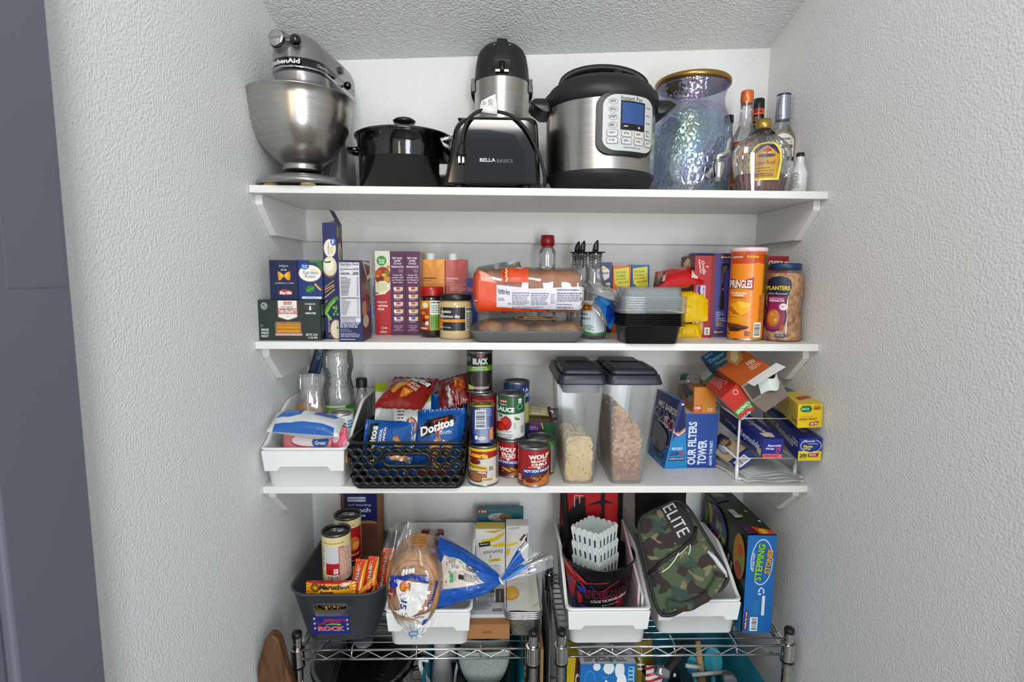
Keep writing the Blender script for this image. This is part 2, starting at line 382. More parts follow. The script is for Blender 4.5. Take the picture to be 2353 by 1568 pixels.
make_rack('chrome wire rack standing on the right, holding the popcorn bucket bin and lunch bag',.775,1.385,-.380,-.03,(RZ+.002,.215),.632)
def mpp(P): return (Vector(P)-CAM).dot(FWD)/FPX
def pxprof(uc,y,zb,rows):
    """rows [(v,halfwidth px,mat?)] bottom to top -> turned profile above zb, centre x"""
    xc=at(uc,rows[len(rows)//2][0],y).x; out=[]
    for r_ in rows:
        P=at(uc,r_[0],y); out.append((r_[1]*mpp(P),max(0,P.z-zb))+tuple(r_[2:]))
    return xc,out
STEEL=noisemat('brushed_steel',[(.3,'a6a29b'),(.7,'b9b5ae')],9,.27,1,4,(1,1,60)); GUNMETAL=mat('8f8d8f',.32,.7,name='gunmetal_paint',coat=.5)
MATTEBLK=mat('242527',.5,name='matte_black_plastic'); RUB=mat('131313',.6,name='black_rubber')
# ------------------------------------------------ stand mixer
mx,my=.108,-.262
t=thing('stand_mixer','gunmetal grey stand mixer with a steel bowl at the left end of the top shelf','mixer',(mx,my,Z1),(0,0,R(-12)))
def stad(z,s,n=40,w=.066,yf=-.004,yb=.175,wb=.05):
    """rounded head outline at height z shrunk by s metres"""
    P=[]
    for i in range(n): 
        a=PI+PI*i/(n-1); P.append(((w-s)*math.cos(a),yf+(w-s)*math.sin(a),z))
    for i in range(n//2):
        a=PI*i/(n//2-1); P.append(((wb-s*.9)*math.cos(a),yb+(wb-s*.9)*math.sin(a),z))
    return P
q=MB(); hx=0
zh=lambda v,yy=-.325:at(697,v,yy).z-Z1
zb0,zb1,ztp=zh(152),zh(133),zh(82,-.27)
rows=[(zb0-.020,.008,GUNMETAL),(zb0-.006,.004,GUNMETAL),(zb0-.0055,-.001,CHROME),(zb0-.0005,-.0015,CHROME),(zb0,0,BLACK_GL),(zb1,-.0005,BLACK_GL),(zb1+.001,.0,GUNMETAL)]+[(zb1+(ztp-zb1)*k,s_,GUNMETAL) for k,s_ in((.3,.001),(.5,.006),(.68,.014),(.83,.026),(.93,.039),(1,.05))]
for (z0,s0,_),(z1,s1,m) in zip(rows,rows[1:]): q.loft([stad(z0,s0),stad(z1,s1)],m,cap0=z0<zb0-.019,cap1=z1>=ztp-1e-5)
def headmap(a,b,e):   # arc length from the front, a in metres about the nose
    w_=.0667+e; L_=a
    if abs(L_)<w_*PI/2: an=-PI/2+L_/w_; return (w_*math.cos(an),-.004+w_*math.sin(an),b)
    k=(abs(L_)-w_*PI/2)/.18; s=1 if L_>0 else -1
    return (s*(w_+(.0505-.0667)*k),-.004+.18*k,b)
bandmap=lambda a,b,e: headmap(-.1+a*.36,zb0+b*(zb1-zb0),e)
art(q,bandmap,(0,0,360,26),[('t',88,13,92,15,'e8e8e8','KitchenAid',.03),('t',196,14,42,10,'d0d0d0','Classic Plus',0,0,.3),('r',318,6,345,20,'55565a')],step=.012,e0=.0006)
q.build('mixer_head',t,(hx,0,0))
q=MB(); q.lathe([(.063,zb0-.036),(.065,zb0-.034),(.065,zb0-.01)],GUNMETAL,40); q.lathe([(.054,zb0-.070,DARKTIN),(.060,zb0-.068),(.0655,zb0-.062),(.0655,zb0-.036)],TIN,40); q.lathe([(.0,zb0-.10),(.045,zb0-.098),(.054,zb0-.070)],GUNMETAL,24); q.build('beater_head',t)
q=MB(); X=Matrix.Translation((-.012,-.078,zb1+.036))@Matrix.Rotation(R(84),4,'X')@Matrix.Rotation(0,4,'Z')
q.lathe([(.03,-.03),(.026,-.012),(.0215,0),(.0215,.004)],GUNMETAL,28,X=X)
q.lathe([(.0195,.004),(.0195,.010),(.018,.012),(0,.0125)],CHROME,28,X=X)
art(q,lambda a,b,e:X@Vector(((a-.5)*.034,(b-.5)*.034,.0127+e)),(0,0,34,34),[('r',2,14,32,20.5,'9a9a9c'),('t',17,17,27,3.5,'333333','KitchenAid',.02)],clip=False)
q.build('attachment_hub',t)
q=MB(); q.tube([(.006,-.076,zb1+.034),(.022,-.074,zb1+.034)],.0035,TIN,10); q.ball((.031,-.076,zb1+.033),.0135,BLACK_GL,20,12); q.build('hub_knob',t)
q=MB(); q.tube([(hx+.055,.10,zb0+.005),(hx+.064,.10,zb0+.005)],.003,TIN,10); q.ball((hx+.071,.10,zb0+.005),.0105,BLACK_GL,20,12); q.build('speed_knob',t)
q=MB(); q.lathe([(.001,0),(.009,0),(.009,.003),(0,.003)],mat('4b4c4e',.4),20,X=Matrix.Translation((hx+.0585,.085,zb1+.02))@Matrix.Rotation(R(90),4,'Y')@Matrix.Scale(1.4,4,(0,1,0))); q.build('hinge_pin',t)
q=MB()   # pedestal column + base plate
def rr(cx,cy,w,h,z,r=.03,n=6):
    P=[]
    for (sx,sy,a0) in((1,1,0),(-1,1,90),(-1,-1,180),(1,-1,270)):
        for i in range(n+1): a=R(a0+90*i/n); P.append((cx+sx*(w-r)+r*math.cos(a),cy+sy*(h-r)+r*math.sin(a),z))
    return P
q.loft([rr(0,.13,.066,.065,.02,.05),rr(0,.135,.06,.06,.04,.045),rr(0,.15,.05,.05,.09),rr(0,.155,.042,.046,.17),rr(0,.15,.046,.055,zb0-.018)],GUNMETAL)
def basep(s,z,n=36):
    P=[]
    for i in range(n+1): a=PI+PI*i/n; P.append(((.118-s)*math.cos(a),-.005+(.112-s)*math.sin(a),z))
    for i in range(n//2+1): a=PI*i/(n//2); P.append(((.068-s)*math.cos(a),.145+(.045-s*.5)*math.sin(a),z))
    return P
q.loft([basep(.006,.006),basep(0,.009),basep(.001,.016),basep(.018,.026),basep(.03,.03)],GUNMETAL); q.build('pedestal',t)
q=MB(); q.lathe([(.0,.03),(.06,.03),(.06,.034),(0,.034)],RUB,32); q.build('bowl_clamp',t)
for fx,fy in((-.05,-.075),(.05,-.075),(-.05,.15),(.07,.15)):
    q=MB(); q.lathe([(0,0),(.017,0),(.018,.004),(.016,.0085),(0,.0085)],mat('b7a27a',.6,name='tan_rubber'),20,(fx,fy,0)); q.build('foot',t)
xc,pr=pxprof(694,my,Z1,[(397,43),(392,45),(385,41),(380,46),(366,62),(350,77),(328,94),(305,103),(282,109),(254,113.5),(229,115.5)])
q=MB(); zt=pr[-1][1]; q.lathe([(0,pr[0][1])]+pr+[(pr[-1][0]+.0025,zt+.001),(pr[-1][0]+.003,zt+.004),(pr[-1][0],zt+.005),(pr[-1][0]-.003,zt-.002)]+[(r-.0025,z) for r,z in reversed(pr[3:-1])]+[(0,pr[2][1])],STEEL,64,(xc-mx,0,0)); q.build('mixing_bowl',t)
# ------------------------------------------------ black roasting pot
y=-.16; xc,pr=pxprof(931,y,Z1,[(428,88),(425,93),(416,97),(400,99.5),(380,101.5),(360,103.5),(325,106.5)])
ENAMEL=mat('0b0b0c',.1,name='black_enamel',coat=.8,bump=(40,.0006))
t=thing('roasting_pot','black enamel lidded pot between the stand mixer and the toaster','pot',(xc,y,Z1))
q=MB(); pr[0]=(pr[0][0],0); zt=pr[-1][1]; q.lathe([(0,0)]+pr+[(pr[-1][0]+.004,zt+.001),(pr[-1][0]-.004,zt+.002),(pr[-1][0]-.006,.01),(0,.01)],ENAMEL,56); q.build('pot_body',t)
q=MB(); r=pr[-1][0]; q.lathe([(r-.004,zt+.001),(r+.006,zt+.002),(r+.007,zt+.007),(r+.001,zt+.0105),(r-.02,zt+.014),(r*.5,zt+.028),(.016,zt+.034),(0,zt+.034)],ENAMEL,56)
lid=q.build('lid',t); q=MB(); q.lathe([(.01,zt+.033),(.01,zt+.044),(.028,zt+.047),(.031,zt+.053),(.022,zt+.059),(0,zt+.060)],BLACK_PL,28); q.build('knob',lid)
for s in(-1,1):
    q=MB(); q.tube([(s*(r-.006),-.035,zt-.03),(s*(r+.018),-.028,zt-.028),(s*(r+.025),0,zt-.028),(s*(r+.018),.028,zt-.028),(s*(r-.006),.035,zt-.03)],.006,ENAMEL,10); q.build('handle',t)
# ------------------------------------------------ two-slice toaster
yf=-.325; A=at(1019,425,yf); B=at(1254,427,yf); T=at(1140,262,yf); x0,x1=A.x,B.x-.012; h=T.z-Z1-.002; w_=x1-x0; cx=(x0+x1)/2
t=thing('toaster','glossy black two-slice toaster with a tagged cord lying over it','toaster',(cx,yf,Z1))
q=MB()
def trap(s,z0,zt_,n=7):
    P=[(-w_/2+s,z0)]; P.append((w_/2-s,z0)); rt=.045; xr=w_/2-.008-s; zt2=zt_-s
    for i in range(n+1): a=PI/2*i/n; P.append((xr-rt*.5+rt*.5*math.cos(a),zt2-rt*.5+rt*.5*math.sin(a)))
    xl=-w_/2+.022+s
    for i in range(n+1): a=PI/2+PI/2*i/n; P.append((xl+rt+rt*math.cos(a),zt2-rt+rt*math.sin(a)))
    return P
body=trap(0,.012,h); n=len(body)
def ring(s,y): return [(x,y,z) for x,z in trap(s,.012+s*.3,h)]
q.loft([ring(.012,0),ring(.004,.006),ring(0,.02),ring(0,.12),ring(.006,.132),ring(.02,.136)],BLACK_GL)
pan=[(-w_*.30,.018),(w_*.36,.018),(w_*.33,h*.5),(w_*.22,h*.74),(-w_*.05,h*.80),(-w_*.27,h*.795)]
q.add([(x,-.0035,z) for x,z in pan]+[(x,.004,z) for x,z in pan],[tuple(range(6))]+[(i,i+6,(i+1)%6+6,(i+1)%6) for i in range(6)],mat('17181b',.05,name='smoked_panel'))
art(q,flat((-w_/2,-.0036,0),(w_,0,0),(0,0,h),(0,-1,0)),(160,745,1100,1435),[('t',585,1165,150,34,'cfd1d3','BELLA',.02),('t',750,1172,150,32,'6f7276','BASICS',0)])
q.build('toaster_body',t)
for sx in(-.35,.35):
    for yy in(.02,.115): q=MB(); q.lathe([(0,0),(.01,0),(.011,.013),(0,.013)],RUB,14,(sx*w_,yy,0)); q.build('foot',t)
q=MB(); q.box((-w_/2-.014,.03,.05-.012),(-w_/2+.008,.06,.05+.016),mat('a9aaa2',.4,name='grey_plastic')); q.build('browning_knob',t,bevel=.003)
q=MB(); P=[(-w_/2+.02,.07,h*.62),(-w_/2-.004,.068,h*.68),(-w_/2-.012,.066,h*.75),(-w_/2+.02,.064,h*.78)]; q.tube(P,.005,mat('b5b8b5',.3,.5),10); q.build('lever',t)
def W2L(t,P): return Vector(P)-t.location
def pxpath(t,pts): return [W2L(t,at(u,v,y)) for u,v,y in pts]
def smooth_path(P,n=6):
    P=[Vector(p) for p in P]; Q=[]
    for i in range(len(P)-1):
        a=P[max(i-1,0)];b=P[i];c=P[i+1];d=P[min(i+2,len(P)-1)]
        for k in range(n):
            s=k/n; Q.append(.5*((2*b)+(-a+c)*s+(2*a-5*b+4*c-d)*s*s+(-a+3*b-3*c+d)*s**3))
    Q.append(P[-1]); return Q
q=MB(); q.tube(smooth_path(pxpath(t,[(1062,330,-.338),(1066,300,-.34),(1078,272,-.34),(1098,257,-.335),(1120,250,-.325),(1142,256,-.325),(1175,266,-.332),(1205,292,-.338),(1225,325,-.339),(1240,360,-.340),(1250,395,-.340),(1252,420,-.336),(1251,428,-.33)]),5),.0042,RUB,10)
c_=q.build('power_cord',t)
q=MB(); P=pxpath(t,[(1063,328,-.338),(1061,336,-.339),(1060,344,-.339),(1059,352,-.339),(1058,359,-.339)]); q.tube(P,[.005,.0075,.0085,.011,.011],RUB,12)
P=pxpath(t,[(1054,357,-.339),(1054,375,-.339),(1063,357,-.339),(1063,375,-.339)])
for a,b in((0,1),(2,3)): q.box(tuple(P[a]+Vector((-.0012,-.002,-.018))),tuple(P[a]+Vector((.004,.002,0))),TIN)
q.build('plug',c_)
q=MB(); a_,b_,c2,d2=[W2L(t,at(u,v,-.334)) for u,v in((1101,256),(1142,262),(1143,247),(1104,239))]; q.loft([[a_,a_+Vector((0,.012,0)),d2+Vector((0,.012,0)),d2],[b_,b_+Vector((0,.012,0)),c2+Vector((0,.012,0)),c2]],mat('e8e6e0',.5))
a_,b_,c2,d2,e_=[W2L(t,at(u,v,-.326)) for u,v in((1104,242),(1142,248),(1138,216),(1125,222),(1107,232))]
q.add([a_,b_,c2,d2,e_]+[p+Vector((0,.0006,0)) for p in (a_,b_,c2,d2,e_)],[(0,1,2,3,4),(9,8,7,6,5)],mat('e8e6e0',.5))
fm=lambda a,b,e: a_+(b_-a_)*a+((e_-a_)*(1-a)+(c2-b_)*a)*b+Vector((0,-e-.0002,0))
art(q,fm,(0,0,10,10),[('w',.8,3.5,4,9,6,'8a8a8a'),('w',4.6,2.5,9,9,8,'8a8a8a'),('p',[(1,3),(2.6,3),(1.8,1)],'e08a2c')],e0=.0004)
q.build('cord_tag',c_)
# toaster slots on top
q=MB()
for yy in(.045,.085): q.box((-w_*.36,yy-.012,h-.001),(w_*.36,yy+.012,h+.0012),mat('050505',.6))
q.build('bread_slots',t)
# ------------------------------------------------ pump airpot behind the toaster
y=-.085; xc,pr=pxprof(1153,y,Z1,[(265,62),(240,62),(195,61.5)])
t=thing('airpot','steel pump airpot with a black head behind the toaster','flask',(xc,y,Z1)); r=pr[0][0]; zs=pr[-1][1]
q=MB(); q.lathe([(0,0),(r,0),(r*1.02,.01),(r*1.02,.02),(r,.022),(r,zs)],STEEL,48); q.build('steel_body',t)
_,ph=pxprof(1153,y,Z1,[(196,63),(185,62.5),(160,60.5),(135,56),(122,50),(112,40),(106,24),(104,0)])
q=MB(); q.lathe(ph,MATTEBLK,48)
zt=ph[-1][1]
X=Matrix.Identity(4)
q.loft([[(-.03,-r*.93,zs+.010),(.03,-r*.93,zs+.010),(.03,-r*.5,zs+.01),(-.03,-r*.5,zs+.01)],[(-.024,-r*1.12,zs+.035),(.024,-r*1.12,zs+.035),(.024,-r*.5,zs+.035),(-.024,-r*.5,zs+.035)],[(-.018,-r*1.05,zs+.058),(.018,-r*1.05,zs+.058),(.02,-r*.45,zs+.06),(-.02,-r*.45,zs+.06)],[(-.014,-r*.75,zs+.102),(.014,-r*.75,zs+.102),(.014,-r*.3,zs+.102),(-.014,-r*.3,zs+.102)]],MATTEBLK)
q.build('pump_head',t,bevel=.002)
q=MB(); q.tube([(0,-r*1.06,zs+.03),(0,-r*1.13,zs+.012),(0,-r*1.13,zs+.004)],[.009,.007,.006],BLACK_PL,12); q.box((-.018,-r*1.16,zs+.004),(.018,-r*.9,zs+.010),BLACK_GL); q.build('spout',t)
q=MB(); q.lathe([(.0,zt-.006),(.02,zt-.005),(.021,zt+.002),(.018,zt+.004),(0,zt+.004)],BLACK_GL,24,(0,-.01,0),sy=.7); q.build('pump_button',t)
for sx in(-1,1): q=MB(); q.ball((sx*.021,-r*.74,zs+.085),.0028,CHROME,10,6); q.build('pump_rivet',t)
q=MB(); 
for sx in(-1,1): q.box((sx*(r+.004)-.005,-.012,zs-.022),(sx*(r+.004)+.005,.012,zs+.012),BLACK_PL)
P=[(-(r+.006),0,zs),(-(r+.004),.03,zs-.03),(-.05,.07,zs-.05),(.05,.07,zs-.05),(r+.004,.03,zs-.03),(r+.006,0,zs)]; q.tube(smooth_path(P,5),.005,BLACK_PL,8)
q.build('carry_handle',t)
# ------------------------------------------------ pressure cooker
y=-.218; pc,_=pxprof(1376,y,Z1,[(400,120)]); r=.5*(at(1502,330,y).x-at(1250,330,y).x)*.985
t=thing('pressure_cooker','steel electric pressure cooker with a domed black lid and control panel','cooker',(pc,y,Z1),(0,0,R(0)))
zz=lambda v,yy=None: at(1376,v,(y-r) if yy is None else yy).z-Z1
z0=zz(386); z1=zz(218)
q=MB(); q.lathe([(0,.0),(r*.72,0),(r*.86,.006),(r*.97,z0-.012),(r*1.0,z0-.002),(r*.985,z0)],MATTEBLK,64); q.box((-r-.012,-.02,.012),(-r+.02,.02,.03),BLACK_PL); q.box((r-.02,-.02,.012),(r+.012,.02,.03),BLACK_PL); q.build('base',t)
q=MB(); q.lathe([(r*.985,z0-.001),(r*.985,z1)],STEEL,72); q.build('steel_body',t)
q=MB(); q.lathe([(r*.985,z1-.002),(r*1.03,z1),(r*1.035,z1+.02),(r*1.02,z1+.032),(r*.95,z1+.04),(r*.93,z1+.048),(r*.80,z1+.062),(r*.5,z1+.072),(0,z1+.076)],MATTEBLK,64); lid=q.build('lid',t)
q=MB()
for rr_,hz in((.78,.0),):
    pts=[]; n=24
    for i in range(n+1): a=PI*(i/n); pts.append((-r*.80*math.cos(a),-.02,z1+.058+.05*math.sin(a)))
    q.loft([[ (p[0],p[1]-.022,p[2]),(p[0],p[1]+.022,p[2]),(p[0]*.93,p[1]+.018,p[2]-.012),(p[0]*.93,p[1]-.018,p[2]-.012)] for p in pts],MATTEBLK)
q.build('lid_handle',lid,(0,0,0))
q=MB(); q.lathe([(.012,z1+.07),(.012,z1+.082),(.008,z1+.086),(0,z1+.086)],BLACK_PL,16,(.03,-.06,0)); q.build('steam_valve',lid)
for s in(-1,1):
    q=MB(); q.loft([rr(s*(r+.004),0,.012,.05,z1-.012,.008),rr(s*(r+.014),0,.024,.05,z1+.004,.008),rr(s*(r+.017),0,.028,.046,z1+.012,.008),rr(s*(r+.012),0,.022,.036,z1+.024,.008)],BLACK_PL); q.build('side_handle',t,bevel=.002)
rp=r*.985; pa=-PI/2+math.asin(38/126)*.95; hw=66/126*r*1.02  # panel half arc
zp0,zp1=zz(357),zz(212)
pm=lambda a,b,e:((rp+e)*math.cos(pa+(a-.5)*2*hw/rp),(rp+e)*math.sin(pa+(a-.5)*2*hw/rp),zp0+(zp1-zp0)*b)
def rrect(x0,y0,x1,y1,r_,n=6):
    P=[]
    for cx_,cy_,a0 in((x1-r_,y0+r_,-90),(x0+r_,y0+r_,180),(x0+r_,y1-r_,90),(x1-r_,y1-r_,0)):
        for i in range(n+1):
            a=R(a0+(90*i/n if a0!=180 else 90*i/n)); 
            P.append((cx_+r_*math.cos(a),cy_+r_*math.sin(a)))
    # order: build a proper loop by angle
    cx0,cy0=(x0+x1)/2,(y0+y1)/2; P.sort(key=lambda p:-math.atan2((p[1]-cy0)*(x1-x0),(p[0]-cx0)*(y1-y0))); return P
q=MB()
for e,ins in((.0,0),(.009,0),(.010,6)): pass
o0=rrect(1520,568,2045,1172,130); o1=rrect(1526,574,2039,1166,126)
rct=(1520,568,2045,1172)
def lp(o,e): return [pm((x-1520)/525,(1172-yv)/604,e) for x,yv in o]
q.loft([lp(o0,-.004),lp(o0,.007),lp(o1,.009)],MATTEBLK,cap0=False,cap1=False)
its=[('p',rrect(1524,572,2041,1168,128),'1b1c1e'),('p',rrect(1575,590,2038,1128,110),'c9cccb'),('r',1712,645,1935,925,'121316'),('r',1724,662,1922,862,'3f5f95'),
 ('t',1808,622,190,40,'1a1a1a','Instant Pot',.01),('r',1740,885,1775,893,'e9e9e9'),('r',1865,890,1889,896,'e9e9e9'),('r',1874,880,1880,906,'e9e9e9'),('t',1818,1092,155,20,'2a2a2a','www.InstantPot.com')]
for i,v_ in enumerate((660,735,808,885)): its+=[('o',1652,v_,36,30,2.5,'6a6a6a'),('w',1628,v_-12,1676,v_+14,2,'444444',.5,i),('w',1950,v_+20,2000,v_+34,1,'777777',.6,i)]
for r_ in(0,1):
    for c_i,(cc,colr) in enumerate(((1650,'555555'),(1764,'b25a50' if r_==0 else '4a5fa0'),(1873,'c9a24a' if r_==0 else 'c0453c'),(1975,'777777'))):
        vv=960+r_*72; its+=[('p',rrect(cc-44,vv-32,cc+44,vv+32,16),colr),('p',rrect(cc-40,vv-28,cc+40,vv+28,14),'d5d8d7'),('w',cc-26,vv-12,cc+28,vv+12,2,'505050',.55,c_i+r_*4)]
art(q,pm,rct,its,step=.05,e0=.0091,de=.00005)
q.build('control_panel',t)
# ------------------------------------------------ glass drink dispenser
y=-.115; xc,pr=pxprof(1588,y,Z1,[(436,82),(425,86),(400,92),(370,94),(335,93),(300,88),(270,80),(252,73.5),(235,71.5),(219,74),(208,79),(201,81)])
t=thing('drink_dispenser','iridescent dimpled glass drink dispenser with a brass lid and chrome tap','dispenser',(xc,y,Z1)); pr[0]=(pr[0][0],0)
m=bpy.data.materials.new('iridescent_glass'); m.use_nodes=True; nt=m.node_tree; N=nt.nodes.new; L=nt.links.new; nt.nodes.clear()
out=N('ShaderNodeOutputMaterial'); tr=N('ShaderNodeBsdfTransparent'); gl=N('ShaderNodeBsdfGlossy'); gl.inputs['Roughness'].default_value=.07; mx_=N('ShaderNodeMixShader'); vo=N('ShaderNodeTexVoronoi'); vo.feature='DISTANCE_TO_EDGE'; vo.inputs['Scale'].default_value=62
tc=N('ShaderNodeTexCoord'); bp=N('ShaderNodeBump'); mr=N('ShaderNodeMapRange'); mr.inputs['From Max'].default_value=.25; bp.inputs['Distance'].default_value=.0008; bp.inputs['Strength'].default_value=1
L(tc.outputs['Object'],vo.inputs['Vector']); L(vo.outputs['Distance'],mr.inputs['Value']); L(mr.outputs[0],bp.inputs['Height']); L(bp.outputs['Normal'],gl.inputs['Normal'])
n2=N('ShaderNodeTexNoise'); n2.inputs['Scale'].default_value=7; cr=N('ShaderNodeValToRGB'); L(tc.outputs['Object'],n2.inputs['Vector']); L(n2.outputs['Fac'],cr.inputs[0])
for i,(p_,h_) in enumerate(((.3,'c4d6a4'),(.42,'b5d8f2'),(.52,'d9cbf5'),(.6,'a9bcf2'),(.7,'e0e8c4'))):
    e=cr.color_ramp.elements[i] if i<2 else cr.color_ramp.elements.new(p_); e.position=p_; e.color=lin(h_)
L(cr.outputs[0],gl.inputs['Color']); tr.inputs[0].default_value=lin('e8edf2'); mx_.inputs[0].default_value=.34; L(tr.outputs[0],mx_.inputs[1]); L(gl.outputs[0],mx_.inputs[2]); L(mx_.outputs[0],out.inputs[0])
q=MB(); q.lathe([(0,0)]+pr+[(pr[-1][0]-.006,pr[-1][1])],m,64); q.build('glass_jar',t)
BRASS=mat('a8824a',.28,.9,name='brass'); zt=pr[-1][1]
q=MB(); q.lathe([(pr[-1][0]-.001,zt-.001),(pr[-1][0]+.004,zt),(pr[-1][0]+.0045,zt+.010),(pr[-1][0]+.001,zt+.014),(0,zt+.015)],BRASS,56); q.build('lid',t)
S=at(1628,398,y-.10)-t.location; K=at(1651,380,y-.14)-t.location
q=MB(); d=(K-S).normalized(); X=Matrix.Translation(S)@d.to_track_quat('Z','Y').to_matrix().to_4x4()
q.lathe([(.012,-.012),(.0165,-.004),(.0175,0),(.016,.004),(.009,.008),(.008,.03),(0,.03)],CHROME,24,X=X)
q.lathe([(0,-.042),(.009,-.042),(.012,-.03),(.0145,-.012),(.0155,.002),(.0155,.008),(0,.010)],CHROME,24,tuple(K))
P=smooth_path([K+Vector((-.004,0,.006)),K+Vector((-.004,-.004,.022)),K+Vector((.008,-.006,.026)),K+Vector((.018,-.004,.036)),K+Vector((.022,0,.056)),K+Vector((.028,.002,.068))],4); q.tube(P,[.006,.0075,.009,.009,.0085]+[.008]*(len(P)-6)+[.004],CHROME,10)
q.build('tap',t)
# ------------------------------------------------ bottles at the right end
CLG=film('e8f0ee',.05,.03,'bottle_glass',.2)
def lbl(q,prof,rect,v2z,x2a,items,face,e=.0004,step=.08,bg=None):
    pass
def bottle(name,label,cat,u,y,zb,rows,cap_i,gm,capm,liquid=None,arts=None,seg=36,sx=1,sy=1,group=None,capname='cap',face=None,stepy=None):
    """rows bottom->top (v,halfwidth px); rows from cap_i up are the cap; arts=[(u0,v0,u1,v1,scale design rect,items)]"""
    xc,pr=pxprof(u,y,zb,rows); t=thing(name,label,cat,(xc,y,zb),group=group); pr[0]=(pr[0][0],0)
    body=pr[:cap_i+1]; q=MB(); q.lathe([(0,0)]+body,gm,seg,sx=sx,sy=sy); rf=prof_r(body); fc=face if face is not None else face_to_cam(xc,y)
    q.build('bottle_body',t,recalc=True)
    c=MB(); cp=pr[cap_i:]; c.lathe([(cp[0][0],cp[0][1]-.004)]+cp+[(0,cp[-1][1])],capm,28,sx=1,sy=1); c.build(capname,t)
    if liquid:
        lm,lz=liquid; q=MB(); P=[(max(r-.0025,.001),z+.003) for r,z in body if z<lz]; P.append((rf(lz)-.0025,lz)); q.lathe([(0,.003)]+P+[(0,lz)],lm,seg,sx=sx,sy=sy); q.build('liquid',t)
    for nm,rect,items,st in (arts or []):
        # rect in photo pixels; items in the same frame
        zt_=at(u,rect[1],y).z-zb; zl=at(u,rect[3],y).z-zb; m_=mpp(at(u,(rect[1]+rect[3])/2,y))
        def fm(a,b,e,zl=zl,zt_=zt_,rect=rect,m_=m_):
            z=zl+(zt_-zl)*b; r=rf(z); X_=((rect[0]+(rect[2]-rect[0])*a)-u)*m_; s=max(-.985,min(.985,X_/r)); an=fc+math.asin(s); return ((r+e)*math.cos(an)*sx,(r+e)*math.sin(an)*sy,z)
        q=MB(); art(q,fm,rect,items,step=st,stepy=stepy,e0=.0005); q.build(nm,t)
    return t
LIQ=mat('7d3616',.15,name='dark_whisky',coat=.4)
# square-shouldered orange liqueur
bottle('liqueur_bottle','clear tall bottle with an orange cap and orange label behind the gold-capped bottle','bottle',1714,-.135,Z1,[(436,27),(340,28),(318,27),(303,21),(290,15),(275,13.5),(236,13),(233,14.5),(213,14),(210,13)],6,CLG,mat('e2703c',.25,.4,name='orange_foil'),arts=[('label',(1684,330,1740,432),[('r',1685,330,1740,432,'d08a35'),('r',1685,330,1740,334,'b9481c'),('t',1697,348,22,14,'2a1a12','Tr',.02),('w',1690,365,1735,385,4,'5a3a1c'),('r',1686,392,1738,428,'c9952f'),('w',1689,398,1736,425,6,'6a4418')],.08)])
bottle('liqueur_bottle','dark bottle with a black cap and orange neck band in the back corner','bottle',1741,-.07,Z1,[(430,22),(330,22),(310,20),(296,13),(290,12.5),(250,12),(248,12.5),(229,12),(228,11)],6,mat('15120f',.1,coat=.8),mat('15171a',.4),arts=[('neck_label',(1728,252,1754,290),[('r',1728,252,1754,266,'e0683a'),('w',1732,254,1750,263,2,'402018'),('r',1728,268,1754,284,'1a1a1a'),('w',1731,271,1751,282,3,'b08a50'),('r',1728,286,1754,290,'e0683a')],.15)])
bottle('liqueur_bottle','small clear bottle with a dark green cap behind the drink dispenser','bottle',1673,-.05,Z1,[(430,18),(345,18),(325,15),(312,10),(283,9.5),(280,10.5),(266,10)],5,CLG,mat('16241c',.4))
bottle('tequila_bottle','tall clear bottle with a silver cap and white arched label by the right wall','bottle',1798,-.15,Z1,[(432,29),(345,30),(325,30),(310,26),(297,19),(290,16.5),(274,15),(272,15.5),(240,15),(238,15),(220,14.5),(217,14)],6,CLG,mat('aab0be',.25,.8,name='silver_foil'),capname='foil_cap',
 arts=[('label',(1776,305,1828,400),[('p',[(1778,400),(1826,400),(1826,325),(1821,315),(1812,309),(1802,307),(1792,309),(1783,315),(1778,325)],'9a8050'),('p',[(1780,400),(1824,400),(1824,328),(1819,320),(1811,315),(1802,313),(1793,315),(1785,320),(1780,328)],'ece9e2'),('t',1805,326,22,8,'222222','Jose',.01),('t',1807,341,30,11,'222222','Cuervo',.02),('w',1786,355,1820,370,3,'777777')],.08),
       ('cap_ring',(1783,218,1813,272),[('r',1783,268,1813,271,'1d2f66')],.12),('cap_ring',(1783,218,1813,272),[('r',1783,218,1813,221,'1d2f66')],.12)])
# gold-capped whisky: flattened faceted body
u,y=1752,-.255; xc,pr=pxprof(u,y,Z1,[(438,48),(432,52),(420,56),(400,59),(375,64),(358,65),(345,63),(330,54),(318,40),(311,28),(306,18),(302,17),(296,16.5),(294,17.5),(276,16.5)])
t=thing('whisky_bottle','squat faceted bottle of whisky with a gold cap and yellow crowned label','bottle',(xc,y,Z1)); pr[0]=(pr[0][0],0); body=pr[:13]; rf=prof_r(body); fc=face_to_cam(xc,y)
q=MB(); SG=48
for i in range(len([(0,0)]+body)-1):
    P=[(0,0)]+body; (r0,z0_),(r1,z1_)=P[i],P[i+1]; vs=[];fs=[]
    for k in range(SG):
        a=2*PI*k/SG; f_=1+(.035 if k%2 else -.0) ; fy=.62
        if z0_>rf(0) and r0<.02: f_=1
        vs+=[(r0*f_*math.cos(a),r0*f_*fy*math.sin(a),z0_),(r1*f_*math.cos(a),r1*f_*fy*math.sin(a),z1_)]
    for k in range(SG): j=(k+1)%SG; fs.append((2*k,2*j,2*j+1,2*k+1))
    q.add(vs,fs,CLG,False)
q.build('bottle_body',t)
q=MB(); lz=at(u,404,y).z-Z1; P=[(max(r-.003,.001),z+.003) for r,z in body if z<lz]+[(rf(lz)-.003,lz)]; q.lathe([(0,.003)]+P+[(0,lz)],LIQ,48,sy=.6); q.build('liquid',t)
